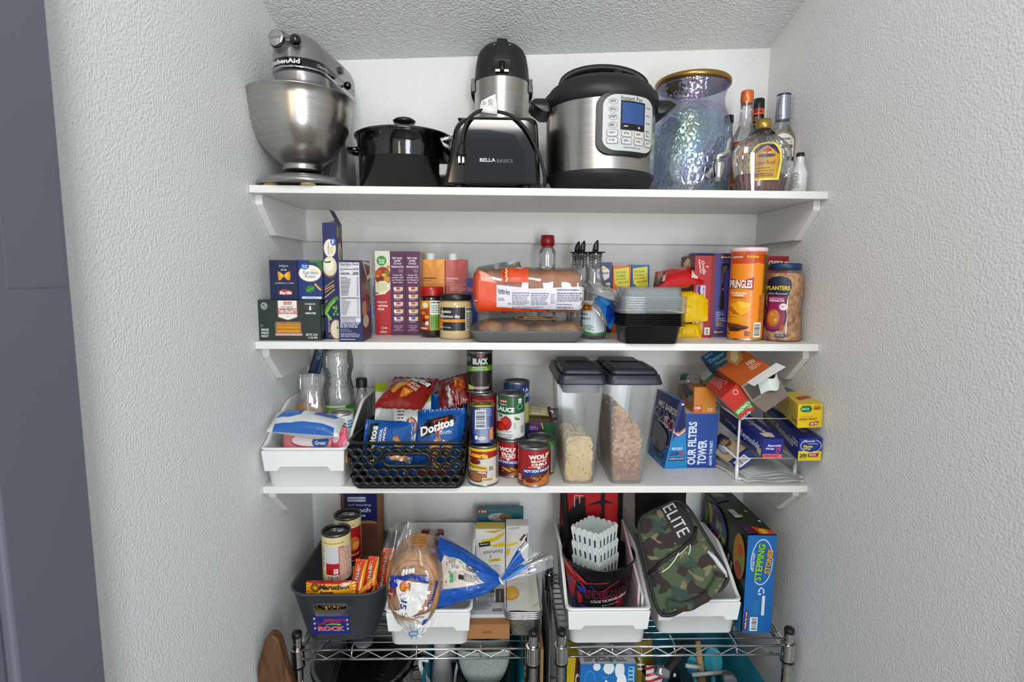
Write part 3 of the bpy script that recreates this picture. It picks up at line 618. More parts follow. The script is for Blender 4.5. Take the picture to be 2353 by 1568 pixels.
q=MB(); cp=pr[13:]; q.lathe([(cp[0][0]-.002,cp[0][1]-.004),cp[0],(cp[0][0]+.001,cp[0][1]+.004),cp[1],(0,cp[1][1]+.001)],mat('b3924a',.3,.8,name='gold_foil'),28); q.build('cap',t)
ZT=lambda v:at(u,v,y).z-Z1
q=MB(); q.lathe([(rf(ZT(309))*1.08,ZT(308)),(rf(ZT(303))*1.08+.001,ZT(300))],mat('2a1c1a',.4),28,sy=.9); q.build('neck_band',t)
m_=mpp(at(u,370,y)); fd=Vector((CAM.x-xc,CAM.y-y,0)).normalized(); rd=Vector((-fd.y,fd.x,0))
def cm(a,b,e):
    U=1725+(1795-1725)*a; V=423-(423-333)*b; X_=(U-1758)*m_; z=ZT(V); return rd*(X_+.006)+fd*(.045-.35*X_*X_/.05-(.02 if z>ZT(345) else 0)*((z-ZT(345))/.012)**1*.6+e)+Vector((0,0,z))
q=MB(); arch=[(1730,421),(1790,421),(1794,380),(1793,360),(1788,345),(1779,336),(1763,333),(1747,336),(1736,345),(1729,360),(1727,380)]
arch2=[(1735,417),(1786,417),(1790,380),(1789,361),(1784,349),(1777,341),(1763,338),(1749,341),(1740,349),(1733,361),(1731,380)]
bk=[cm((a-1725)/70,(423-b)/90,-.004) for a,b in arch]; fr=[cm((a-1725)/70,(423-b)/90,0) for a,b in arch]; q.loft([bk,fr],mat('e6d34a',.4),cap1=False)
art(q,cm,(1725,333,1795,423),[('p',arch[::-1],'e9dc58'),('p',arch2[::-1],'3b2360'),('p',[(1735,417),(1786,417),(1789,365),(1775,352),(1763,343),(1750,352),(1733,365)],'c79a26'),
 ('e',1763,355,9,6,'a3202c'),('r',1755,358,1771,362,'e0c04a'),('e',1763,366,18,4,'3b2360'),('t',1760,383,44,12,'201510','Crown Royal',0,-3,.2),('w',1742,393,1780,396,1,'3a2a12'),('t',1761,400,36,4,'3a2a12','Blended Canadian Whisky'),('w',1740,405,1784,414,3,'4a3512')],step=.12,stepy=.2,e0=.0003)
q.build('label',t)
for (u,vv,y,lab) in ((1838,352,-.27,'small white bottle with a black cap at the end of the top shelf'),(1813,362,-.20,'small white bottle half hidden between the whisky and the corner')):
    t=bottle('small_bottle',lab,'bottle',u,y,Z1,[(441 if vv==352 else 428,17),(400,17),(392,15),(383,11),(375,9),(vv+9,8),(vv+8,9),(vv,8.5)],5,mat('d9dadb',.25,coat=.3,name='frosted_white'),mat('1e1c1c',.4),arts=[('label',(u-16,398,u+8,438),[('w',u-14,399,u+2,436,9,'8a8a8a')],.1)] if vv==352 else None)
# ---------------------------------------------------------------- helpers for packets on the shelves
def carton(name,label,cat,u0,u1,vt,y,zb,depth,col,rect,items,side=None,ritems=None,rrect_=None,litems=None,lrect=None,titems=None,rz=0,group=None,top=None,rough=.4,vb=None,tilt=0,open_top=False):
    """upright box whose front face is seen between u0,u1 with its top at vt, standing on zb"""
    um=(u0+u1)/2; A=at(u0,vt,y); B=at(u1,vt,y); w_=B.x-A.x; zt=at(um,vt,y).z; h=zt-zb
    q=MB(); m=mat(col,rough) if isinstance(col,str) else col; ms=mat(side,rough) if side else m
    q.add([(0,0,0),(w_,0,0),(w_,0,h),(0,0,h)],[(0,1,2,3)],m)
    q.add([(w_,0,0),(w_,depth,0),(w_,depth,h),(w_,0,h)],[(0,1,2,3)],ms); q.add([(0,depth,0),(0,0,0),(0,0,h),(0,depth,h)],[(0,1,2,3)],ms)
    q.add([(w_,depth,0),(0,depth,0),(0,depth,h),(w_,depth,h)],[(0,1,2,3)],m); q.add([(0,0,0),(0,depth,0),(w_,depth,0),(w_,0,0)],[(0,1,2,3)],ms)
    tm=mat(top,rough) if top else ms
    if open_top: q.box((.001,.001,h-.03),(w_-.001,depth-.001,h-.028),mat('5b4a3c',.8))
    else: q.add([(0,0,h),(w_,0,h),(w_,depth,h),(0,depth,h)],[(0,1,2,3)],tm)
    if items: art(q,flat((0,0,0),(w_,0,0),(0,0,h),(0,-1,0)),rect,items)
    if ritems: art(q,flat((w_,0,0),(0,depth,0),(0,0,h),(1,0,0)),rrect_,ritems)
    if litems: art(q,flat((0,depth,0),(0,-depth,0),(0,0,h),(-1,0,0)),lrect,litems)
    if titems: art(q,flat((0,0,h),(w_,0,0),(0,depth,0),(0,0,1)),(0,0,100,100),titems)
    o=q.build(name,None,(A.x,y,zb),(tilt,0,rz)); tag(o,label,cat,group); o['_w']=w_; o['_h']=h
    del o['_w']; del o['_h']
    return o
def obox(name,label,cat,P0,PU,PV,thick,col,rect,items,faces=None,group=None,rough=.35):
    """box at any angle: P0 lower-left, PU lower-right, PV upper-left of the face seen; thick = depth away from us (vector or metres); faces: {'U':(rect,items),'V':...,'u':...,'v':...} for the side faces"""
    P0,PU,PV=Vector(P0),Vector(PU),Vector(PV); U=PU-P0; V=PV-P0; V=V-U*(V.dot(U)/U.dot(U)); 
    N=U.cross(V).normalized()
    D=-N*thick if not isinstance(thick,Vector) else thick
    q=MB(); m=mat(col,rough); c=[Vector((0,0,0)),U,U+V,V]; pts=c+[p+D for p in c]
    q.add(pts,[(0,1,2,3),(7,6,5,4),(0,4,5,1),(1,5,6,2),(2,6,7,3),(3,7,4,0)],m)
    art(q,flat((0,0,0),U,V,N),rect,items)
    for k,(rc,its) in (faces or {}).items():
        if k=='U': art(q,flat(U,D,V,U),rc,its)
        if k=='u': art(q,flat(D,-D,V,-U),rc,its)
        if k=='V': art(q,flat(V,U,D,V),rc,its)
        if k=='v': art(q,flat(D,U,-D,-V),rc,its)
    o=q.build(name,None,P0); tag(o,label,cat,group); return o
def can(name,label,cat,u,y,zb,rpx,vt,col,rect,items,lid='8d8d8b',group=None,h=None,ring=True,seg=40,face=None,pull=False):
    """tin can centred at u, front silhouette half width rpx, lid rim top at vt"""
    P=at(u,vt,y); m_=mpp(P); r=rpx*m_; h=h or (P.z-zb); t=thing(name,label,cat,(P.x,y,zb),group=group); fc=face if face is not None else face_to_cam(P.x,y)
    q=MB(); q.lathe([(0,.0),(r*.93,0),(r*1.0,.001),(r*1.02,.0035),(r*.985,.006),(r*.985,h-.007),(r*1.02,h-.004),(r*1.02,h-.001),(r*.985,h),(r*.955,h-.0005),(r*.94,h-.006),(r*.84,h-.006),(r*.82,h-.0048),(r*.72,h-.0055),(r*.7,h-.0048),(0,h-.005)],mat(lid,.3,.9,name='tinplate'),seg); q.build('can_body',t)
    q=MB(); q.lathe([(r*.993,.0062),(r*.993,h-.0072)],mat(col,.35,coat=.15),seg)
    Z=lambda v:h-.0072-(h-.0134)*(v-rect[1])/(rect[3]-rect[1])
    fm=lambda a,b,e:((r*.993+e)*math.cos(fc+math.asin(max(-.995,min(.995,2*a-1)))),(r*.993+e)*math.sin(fc+math.asin(max(-.995,min(.995,2*a-1)))),.0062+(h-.0134)*b)
    art(q,fm,rect,items,step=.06,e0=.0002,coat=.15); q.build('paper_label',t)
    if pull:
        q=MB(); P=[(r*.25*math.cos(a)-r*.1,r*.13*math.sin(a),h+.001) for a in [2*PI*k/16 for k in range(16)]]; q.tube(P,.0014,TIN,6,closed=True); q.box((r*.08,-r*.08,h-.004),(r*.5,r*.08,h+.0015),TIN); o=q.build('ring_pull',t); o.rotation_euler=(0,0,R(20))
    return t
def bag(name,label,cat,o,U,V,puff,col,rect,items,rough=.22,crimp=.06,nx=26,ny=20,wr=.004,seed=0,back=None,group=None,top_free=0,metal=0,mf=None,seam='ends',waves=1.0,as_part=None,coat=.3,pw=.55,build=True,edgecol=None,dents=1.0):
    """pillow bag: o lower-left corner, U along the bottom, V up the side, bulging by puff both ways"""
    o,U,V=Vector(o),Vector(U),Vector(V); N=U.cross(V).normalized(); rnd=random.Random(seed); ph=[rnd.uniform(0,6.28) for _ in range(8)]; off=Vector((seed*3.1,seed*1.7,seed*.9))
    m=mat(col,rough,metal,coat) if isinstance(col,str) else col
    Lu,Lv=U.length,V.length
    def base(a,b,sgn,e=0):
        ea=1-(2*a-1)**2; eb=1-(2*b-1)**2
        if seam=='ends': prof=(max(0,ea)**pw)*(max(0,min(1,(min(b,1-b)-crimp)/.32)) if min(b,1-b)>crimp else 0)**.6
        elif seam=='sides': prof=(max(0,eb)**pw)*(max(0,min(1,(min(a,1-a)-crimp)/.28)) if min(a,1-a)>crimp else 0)**.6
        else: prof=(max(0,ea)**pw)*(max(0,eb)**pw)
        n=noise.noise(Vector((a*Lu*26,b*Lv*26,sgn*2.2))+off)*.7+abs(noise.noise(Vector((a*Lu*60,b*Lv*42,sgn))+off))*.5*dents
        h=puff*prof*(1+.12*math.sin(a*5+ph[0])*math.sin(b*4+ph[1]))+wr*n*(prof*.8+.15)
        if prof<=0: h+= .0018*math.sin(a*40*waves+ph[2]) if seam=='ends' else .0018*math.sin(b*34*waves+ph[2])
        pin=1-.07*prof  # sides draw in where it bulges
        if seam=='sides': aa,bb=a,.5+(b-.5)*pin
        else: aa,bb=.5+(a-.5)*pin,b
        hh=max(h,.0004) if prof>0 else h+sgn*0
        if prof<=0: return U*aa+V*bb+N*(h+sgn*.0003+sgn*e)
        return U*aa+V*bb+N*(sgn*hh+sgn*e)
    q=MB(); q.grid(nx,ny,lambda a,b:base(a,b,1),m,mf=mf)
    bm_=mat(back,rough,metal,coat) if isinstance(back,str) else (back or m)
    q.grid(nx,ny,lambda a,b:base(1-a,b,-1),bm_)
    if items: art(q,lambda a,b,e:base(a,b,1,e),rect,items,step=1/nx,stepy=1/ny,rough=rough,e0=.0006,de=.00012,coat=coat)
    if as_part: return q.build(name,as_part,o-Vector(as_part.location))
    ob=q.build(name,None,o); tag(ob,label,cat,group); return ob
def potato_mesh(rx,ry,rz_,seed,m,n=20):
    q=MB(); off=Vector((seed*5.3,seed,0))
    def f(a,b):
        th=2*PI*a; ph=PI*b; d=Vector((math.sin(ph)*math.cos(th),math.sin(ph)*math.sin(th),-math.cos(ph))); k=1+.10*noise.noise(d*1.6+off)+.03*noise.noise(d*5+off)
        return (d.x*rx*k,d.y*ry*k,d.z*rz_*k)
    q.grid(n,n//2+2,f,m); return q
# ================================================================ middle shelf
B_NAVY='232b5e'
# thin spaghetti box, lying on its long side
carton('pasta_box','dark green box of thin spaghetti lying on the left end of the middle shelf','pasta box',592,734,690,-.332,Z2,.062,'32403c',(97,985,735,1400),[
 ('o',160,1046,34,36,4,'d7dbd6'),('e',160,1046,24,26,'d7dbd6'),('e',160,1046,20,22,'2c6a48'),('l',[(148,1048),(158,1058),(176,1030)],6,'d7dbd6'),
 ('p',[(300,990),(502,990),(502,1160),(402,1192),(300,1160)],'b98c80'),('p',[(306,990),(496,990),(496,1156),(402,1186),(306,1156)],'e6e2dc'),
 ('r',362,1000,445,1030,'b23a3a'),('t',403,1015,68,18,'f0eeea','H-E-B',.02),('t',402,1056,124,20,'55565a','POT READY',.01),
 ('r',296,1070,508,1126,'a8645c'),('t',402,1100,186,40,'f2efe9','THIN SPAGHETTI',.02),('r',396,1140,408,1156,'c8c0b8'),
 ('t',637,1023,106,18,'e6e8e4','COOKS IN',.02),('t',637,1066,22,48,'f2f2f0','8',.04),('t',641,1118,108,20,'e6e8e4','MINUTES',.03),
 ('l',[(602,1050),(612,1058)],3,'c8a098'),('l',[(600,1070),(611,1070)],3,'c8a098'),('l',[(672,1050),(662,1058)],3,'c8a098'),('l',[(674,1070),(663,1070)],3,'c8a098'),
 ('p',rrect(268,1206,538,1330,18),'a47870'),('r',288,1222,522,1318,'8a5a10'),('r',288,1226,522,1240,'d19a26'),('r',288,1243,522,1256,'c48a1c'),('r',288,1259,522,1272,'d8a532'),('r',288,1275,522,1288,'bf861a'),('r',288,1291,522,1316,'d19a26'),
 ('r',266,1326,550,1350,'b98c80'),('t',408,1338,264,13,'efe9e2','HALF LENGTH FOR EASY COOKING & EATING',.02),
 ('o',131,1247,11,12,2,'d7dbd6'),('t',162,1289,78,24,'e6e8e4','ENRICHED',.02),('t',162,1322,78,24,'e6e8e4','SPAGHETTI',.02),('t',160,1355,74,24,'e6e8e4','PRODUCT',.02),
 ('t',645,1338,120,24,'e6e8e4','NET WT. 16 OZ',.02),('t',657,1370,92,24,'e6e8e4','(1 LB) 454g',.02)],side='222d2b',rrect_=(0,0,60,100),ritems=[('w',12,12,50,40,5,'8f9a94'),('w',12,46,50,80,7,'8f9a94')])
zt=at(662,690,-.332).z
carton('pasta_box','navy box of bow-tie pasta standing on the dark green spaghetti box','pasta box',618,681.5,598,-.318,zt+.0005,.045,'1f2a55',(215,575,500,980),[
 ('t',363,634,92,16,'cfd3dd','FARFALLE',.01),('t',363,674,58,20,'dfe2ea','N°65',.01),('r',356,649,372,651,'cfd3dd'),
 ('p',[(300,690),(330,700),(352,722),(368,722),(392,700),(425,690),(432,735),(422,780),(392,776),(370,750),(352,750),(332,776),(306,784),(302,740)],'e0a92e'),('p',[(330,712),(352,730),(332,750)],'f3cf5e'),('p',[(394,712),(372,730),(396,750)],'f3cf5e'),('l',[(306,700),(312,775)],4,'c08a1c'),('l',[(424,700),(416,775)],4,'c08a1c'),('e',361,735,11,16,'c9921f'),
 ('t',366,810,196,15,'cfd3dd','AL DENTE IN 11-12 MIN.',.01),('e',372,905,78,32,'a4242c'),('e',372,905,70,26,'b5262e'),('t',374,908,126,34,'f3f0ee','Barilla',.03,0,.2),('w',340,882,404,888,1,'e8c0c0')],side='1a2348',top='2b3560')
carton('pasta_box','blue box of tricolour rotini standing between the bow-tie pasta and the tall linguine box','pasta box',682.5,739,598,-.312,zt+.0005,.045,'1f4080',(500,575,760,985),[
 ('l',[(520,800),(600,985)],3,'2b5296'),('l',[(560,820),(640,985)],3,'183568'),('l',[(640,840),(700,985)],3,'2b5296'),('p',[(620,575),(760,575),(760,640),(720,600),(640,600)],'4d8a3a'),('p',[(700,600),(760,590),(760,700),(730,660)],'3f7a30'),
 ('e',632,712,122,88,'c8a878'),('e',632,710,116,82,'ecebe4'),('e',580,640,46,32,'1f62b4'),('t',580,632,60,16,'e8eef6','Great',.02),('t',582,652,54,14,'e8eef6','Value',.02),
 ('t',632,702,152,36,'2b4c8e','Garden',.0),('t',634,742,108,32,'2b4c8e','Rotini',.0),('l',[(640,668),(700,680)],8,'e8d070'),('l',[(690,690),(730,710)],8,'e8d070'),('l',[(700,730),(716,710)],8,'e8d070'),
 ('e',630,875,50,36,'3f8a34',-20),('l',[(590,895),(668,858)],4,'a8d08a'),('l',[(680,820),(700,840),(720,862),(745,885)],20,'d8a640'),('l',[(690,816),(676,838)],5,'f0d070'),('l',[(712,838),(696,858)],5,'f0d070'),('l',[(735,858),(718,880)],5,'f0d070'),
 ('p',rrect(538,952,750,976,10),'dfe6f2'),('t',644,964,130,11,'1f4080','STOVETOP INSTRUCTIONS',.01),('r',500,978,760,985,'1a3fa0')],side='1a3468',top='35552c')
# tall linguine box with its lid flap up
yl=-.300; o=carton('pasta_box','tall blue linguine box with its top flap standing open','pasta box',740,773,512,yl,Z2,.045,'28336c',(760,185,915,1395),[
 ('l',[(765,250),(905,210)],2,'3a4a8a'),('l',[(765,300),(905,250)],2,'3a4a8a'),('l',[(770,345),(900,300)],2,'3a4a8a'),
 ('e',836,445,68,96,'c8a080'),('e',836,445,62,92,'e6e2d8'),('e',874,378,30,40,'1f6cb8'),('t',874,378,42,34,'e6eef6','Great',.03,90),('t',822,448,112,26,'2b4590','Linguine',0,90),('e',858,460,15,34,'e0bf52'),('e',860,460,7,22,'f3e3a0'),
 ('e',830,640,84,112,'8a6a4c'),('e',830,630,76,100,'e2dcc4'),('e',820,620,50,60,'efeadb'),('p',[(770,575),(800,582),(840,572),(845,590),(810,598),(775,594)],'3c7a34'),
 ('l',[(768,850),(872,778)],9,'d9a63c'),('l',[(766,875),(868,820)],9,'e8c878'),('l',[(768,905),(875,835)],9,'d9a63c'),('l',[(766,955),(878,868)],10,'e4bd5a'),('l',[(764,1010),(796,984)],8,'d9a63c'),
 ('l',[(775,1110),(810,1040),(880,970),(915,960)],44,'6ba83a'),('l',[(780,1108),(820,1045),(880,985)],12,'9fd060'),('e',860,1060,15,15,'7fbf45'),('e',888,1070,14,14,'8cca50'),('e',880,1100,15,15,'6ab03a'),('e',900,1130,13,13,'8cca50'),('e',860,1130,13,13,'7fbf45'),('e',890,1045,12,12,'6ab03a'),
 ('l',[(765,1110),(800,1150),(830,1190)],26,'8cc04a'),('t',803,1235,170,18,'e2e6ee','NET WT 16 OZ (1 LB) 454g',.02,-90),
 ('e',880,1290,70,108,'b87a68'),('e',882,1290,62,98,'e2dcc4'),('e',895,1272,8,14,'3c7a34'),('o',808,1362,10,11,2,'c8cede')],side='232c5e',rrect_=(915,185,980,1395),ritems=[('e',945,500,24,120,'cfc4b0'),('t',950,500,100,20,'2b4590','Linguine',.01,-90),('p',[(916,250),(960,200),(975,330),(925,330)],'5a6a3c'),('r',916,225,926,330,'d0a64c')],open_top=True)
flap=MB(); wd=at(773,512,yl).x-at(740,512,yl).x; hh=at(756,512,yl).z-Z2
flap.add([(wd,.0,hh-.002),(wd,.043,hh-.002),(wd-.018,.043,hh+.033),(wd-.018,0,hh+.033),(wd+.0006,0,hh-.002),(wd+.0006,.043,hh-.002),(wd-.0174,.043,hh+.033),(wd-.0174,0,hh+.033)],[(0,3,2,1),(4,5,6,7),(2,3,7,6),(0,4,7,3),(1,2,6,5)],mat('39415f',.5)); f_=flap.build('side_flap',o)
flap=MB(); flap.add([(0,.044,hh),(wd,.044,hh),(wd-.001,.040,hh+.016),(0,.04,hh+.004)],[(0,1,2,3)],mat('c9ad86',.8)); flap.build('top_flap',o)
carton('pasta_box','purple-blue pasta box turned to show its nutrition panel','pasta box',774,829,598,-.352,Z2,.09,'2b3366',(912,570,1160,1418),[
 ('r',932,594,1142,1212,'d9d8dc'),('t',1038,611,194,24,'26263a','Nutrition Facts',.03),('w',944,626,1100,638,1,'8a8a98'),('t',987,652,88,11,'26263a','Serving size',.02),('t',1096,652,76,11,'26263a','2 oz (56g)',.02),('r',940,662,1136,669,'26263a'),('w',944,676,990,684,1,'77788a'),('t',990,703,98,24,'26263a','Calories',.03),('t',1103,703,62,28,'26263a','200',.03),('r',940,718,1136,721,'26263a')]
 +[x for i in range(12) for x in (('r',944,744+i*16.5,944+(70+((i*37)%40)),750+i*16.5,'77788a' if i%3 else '3a3a50'),('r',1112,744+i*16.5,1132,750+i*16.5,'77788a'),('r',942,755+i*16.5,1134,756.2+i*16.5,'a8a8b4'))]
 +[('r',940,956,1136,963,'26263a')]+[x for i in range(9) for x in (('r',944,975+i*19,944+(50+((i*53)%60)),981+i*19,'8a8a98'),('r',1114,975+i*19,1132,981+i*19,'8a8a98'),('r',942,990+i*19,1134,991.2+i*19,'b0b0bc'))]
 +[('r',940,1156,1136,1161,'26263a'),('w',944,1166,1132,1204,5,'9a9aa8'),('w',932,1216,1140,1272,4,'c6c8d8',.6,2),('w',932,1282,1050,1290,1,'c6c8d8'),('w',932,1302,1090,1310,1,'c6c8d8'),('w',932,1324,1140,1372,4,'b6bace',.5,4),('w',932,1388,1130,1396,1,'e6e8f2',.8)],
 side='3f2440',rrect_=(1160,570,1237,1418),ritems=[('p',[(1172,575),(1237,590),(1237,740),(1215,780),(1195,700)],'d8cfc4'),('p',[(1185,600),(1237,620),(1237,700),(1210,740)],'6a4030'),('e',1175,880,26,90,'8a2c3a'),('e',1205,820,10,60,'5a7a3a'),('e',1180,1075,26,90,'b87048'),('e',1182,1075,20,74,'c88c60'),('e',1190,1210,26,70,'c8c0a8'),('t',1213,930,14,40,'c02838','N',.02),('w',1195,980,1232,1130,9,'6a3a68')],top='343c6c')
carton('tea_box','narrow blue and white box standing behind the rice boxes','box',845,864,640,-.15,Z2,.09,'b9bec8',(1235,765,1310,1340),[('r',1235,765,1275,1045,'a8a49c'),('r',1235,1045,1262,1200,'2448a0'),('r',1235,1200,1262,1255,'2f7a4a'),('r',1235,1255,1262,1340,'2448a0'),('t',1285,1000,300,16,'2a2f3a','Herbal 10-20 bags',.02,90),('w',1268,1180,1276,1320,12,'6a7488'),('r',1294,765,1310,1340,'8fa4c4')])
# rice boxes
yr=-.195
carton('rice_box','white and red box of instant white rice','rice box',861,895.5,577,yr,Z2,.10,'b83038',(1305,475,1460,1345),[
 ('r',1305,475,1460,900,'dedccc'),('e',1373,575,51,52,'4f9e48'),('t',1374,566,58,24,'eef4ea','food',.02),('t',1374,592,58,24,'eef4ea','club',.02),
 ('e',1385,735,82,100,'a4441f'),('e',1340,690,34,24,'c8632a'),('e',1420,700,36,26,'7c8a3a'),('e',1360,760,40,26,'8c2c18'),('e',1425,760,34,28,'d0a040'),('e',1395,720,26,18,'e0b050'),('e',1385,690,22,14,'b03020'),('e',1330,730,22,16,'d8903c'),('e',1440,640,20,20,'d8983c'),
 ('e',1380,850,84,70,'e4e0c0'),('w',1316,800,1452,890,9,'c8bf94',.4,5),('p',[(1305,930),(1400,920),(1460,860),(1460,900),(1400,940),(1305,1345)],'b83038'),('l',[(1305,925),(1380,915),(1455,866)],9,'f0eee6'),
 ('t',1374,998,98,26,'f2ecec','instant',.0),('t',1377,1036,104,26,'f2ecec','white',.02),('t',1358,1070,66,28,'f2ecec','rice',.02),('w',1328,1096,1440,1104,1,'d07078'),
 ('o',1371,1270,14,14,4,'f0dede'),('w',1390,1262,1428,1284,2,'f0dede'),('w',1345,1302,1432,1324,3,'f0dede')],side='a02830',top='d0cec0')
for k in (0,1):
    dx=162*k; u0=896+k*34.6
    its=[('t',1532+dx,549,104,20,'efe6ee','TRY OUR',.03),('t',1534+dx,576,68,16,'efe6ee','OTHER',.03),('t',1536+dx,600,82,26,'efe6ee','Great',.0,0,.25),('t',1535+dx,637,124,19,'efe6ee','PRODUCTS',.03),('r',1462+dx,525,1612+dx,527,'5a1f4e'),('r',1462+dx,664,1612+dx,666,'8a4a7c'),
     ('o',1568+dx,678,22,22,2,'c8a8c0'),('t',1568+dx,678,26,16,'c8a8c0','IN',.02)]
    for i,s_ in enumerate(('Keep life','simple with','our Ready to','Serve cups.')): its.append(('t',1535+dx,722+i*25,(98,118,124,104)[i],19,'efe6ee',s_,.01,0,.25))
    for i in range(5):
        yv=862+i*77; c_=('c23a30','b8703a','c04a68','a88a40','3a62b8')[i]; its+=[('p',[(1490+dx,yv-20),(1590+dx,yv-20),(1584+dx,yv+22),(1494+dx,yv+22)],'d8c8b8'),('r',1518+dx,yv-16,1558+dx,yv+6,c_),('e',1505+dx,yv,12,14,'efe6d8'),('e',1576+dx,yv+2,12,14,'e0c8a0'),('w',1500+dx,yv+30,1580+dx,yv+37,1,'d8b8d0',.9)]
    for i,s_ in enumerate(('Good hot options','perfect anytime,','anywhere.','Ready when you are.')): its.append(('t',1535+dx,1243+i*16,(92,86,54,100)[i],11,'e8d8e4',s_,.02))
    carton('rice_box','purple rice box %s'%('touching the red white-rice box' if k==0 else 'nearest the orange broth carton'),'rice box',u0,u0+33.8,578,yr-.0,Z2,.10,'64275a',(1460+dx,480,1612+dx,1342),its,side='4f1f4a' if k==0 else 'b09a82',group='purple rice boxes on the middle shelf',top='4a1c44')
# broth cartons
def broth(label,u0,u1,vt,y,c1,c2,txt,rect,lab2):
    A=at(u0,vt,y); B=at(u1,vt,y); w_=B.x-A.x; h=A.z-Z2; d=.062; t=thing('broth_carton',label,'carton',(A.x,y,Z2)); q=MB(); m=mat(c1,.3,coat=.2)
    q.box((0,0,0),(w_,d,h),m)
    m2=mat(c2,.3,coat=.2); fd_=.12*h+.01
    q.add([(0,-.0004,h),(w_,-.0004,h),(w_*.5,-.0008,h-fd_)],[(0,2,1)],m2); q.add([(w_*.42,-.001,h),(w_*.62,-.001,h),(w_*.62,-.0014,h-fd_),(w_*.5,-.0014,h-fd_*.93)],[(0,3,2,1)],m)
    q.box((0,d*.4,h),(w_,d*.55,h+.003),m2)
    art(q,flat((0,0,0),(w_,0,0),(0,0,h),(0,-1,0)),(0,0,100,200),[('r',4,48,60,52,lab2),('w',4,56,50,59,1,lab2),('r',4,66,96,66.8,lab2),('w',4,72,96,160,18,lab2,.35,3)])
    q.build('carton_body',t); q=MB(); q.lathe([(0,h),(.0135,h),(.0135,h+.003),(.012,h+.004),(.012,h+.018),(.011,h+.019),(0,h+.019)],WHITE_PL,24,(w_*.33,d*.3,0)); q.build('screw_cap',t)
broth('orange broth carton with a white screw cap beside the purple rice boxes',971,1021.5,597,-.13,'dd9324','e8a83c','','','7a5018')
broth('red broth carton with a white screw cap behind the queso jar',1023,1073,598,-.13,'b0303c','c2404a','','','e0b8b8')
# jars
def jar(name,label,u,y,rows,lidrows,gm,lm,lrect,litems,fill=None,zb=None,step=.08):
    zb=Z2 if zb is None else zb; xc,pr=pxprof(u,y,zb,rows+lidrows); n=len(rows); pr[0]=(pr[0][0],0); t=thing(name,label,'jar',(xc,y,zb)); body=pr[:n]; lid=pr[n:]; rf=prof_r(body); fc=face_to_cam(xc,y)
    q=MB(); q.lathe([(0,0)]+body+[(0,body[-1][1])],gm,44); q.build('jar_body',t)
    q=MB(); q.lathe([(0,lid[0][1])]+lid+[(lid[-1][0]*.97,lid[-1][1]+.0008),(0,lid[-1][1]+.0005)],lm,44); q.build('lid',t)
    zt_=at(u,lrect[1],y).z-zb; zl=at(u,lrect[3],y).z-zb; m_=mpp(at(u,(lrect[1]+lrect[3])/2,y))
    def fm(a,b,e):
        z=zl+(zt_-zl)*b; r=rf(z); X_=((lrect[0]+(lrect[2]-lrect[0])*a)-u)*m_; s=max(-.995,min(.995,X_/r)); an=fc+math.asin(s); return ((r+e)*math.cos(an),(r+e)*math.sin(an),z)
    q=MB(); art(q,fm,lrect,litems,step=step,e0=.0004); q.build('paper_label',t); return t
jar('sauce_jar','brown sauce jar with a red lid and a green and yellow label',992,-.225,[(771,25),(766,27),(690,27),(684,25.5),(681,24)],[(680,26.5),(678,27),(661,27),(659.5,26)],mat('3a1a12',.12,coat=.5,name='brown_sauce'),mat('b01c22',.3),(966,690,1018,757),[
 ('r',966,690,987,757,'b8441c'),('p',[(966,690),(987,690),(985,706),(966,712)],'d8a01c'),('e',977,700,6,6,'e6ddd0'),('e',976,724,10,13,'a8401a'),('e',973,718,5,4,'d8883a'),('e',981,727,5,4,'e0a04c'),('e',976,735,6,4,'7a2412'),('r',968,742,975,749,'3f7a3a'),('e',981,741,4,5,'c8dce6'),('w',968,751,985,756,1,'f0e0c8'),
 ('r',987,690,1018,757,'7fa63a'),('r',988,690,1018,721,'dde0d4'),('w',990,693,1014,696,1,'33332c',.9),('w',990,700,1016,719,5,'8a8c80'),('w',990,726,1016,752,7,'40561c',.4)])
jar('queso_jar','jar of queso blanco dip with a black lid at the front of the shelf',1047,-.262,[(777,31),(775,35.5),(770,37),(703,37),(695,36),(690,32)],[(689,35.5),(687,36.5),(677.5,36.5),(676,35)],mat('cdb98c',.14,coat=.5,name='cheese_dip'),mat('202124',.35),(1007,705,1087,757),[
 ('r',1007,705,1087,757,'25272a'),('r',1068,705,1087,757,'d6d4ce'),('r',1007,731.5,1068,738,'dd8f28'),('e',1012,744,6,10,'dd8f28'),('t',1026,716,22,7.5,'eceae6','queso',.02),('t',1035,725.5,42,9,'eceae6','blanco dip',.02),('t',1024,734.8,14,2.6,'f6e0c0','medium'),('t',1025,750,22,4,'eceae6','NET WT. 15 OZ (425g)',.01),('w',1070,707,1084,713,2,'22231f',.7),('w',1070,717,1085,755,10,'5a5a54',.5)])
carton('snack_box','small blue box with orange lettering behind the queso jar','box',1071,1096,640,-.14,Z2,.06,'24479a',(0,0,50,100),[('t',24,20,40,9,'e07030','SNACK',.03)],side='1c3a80')
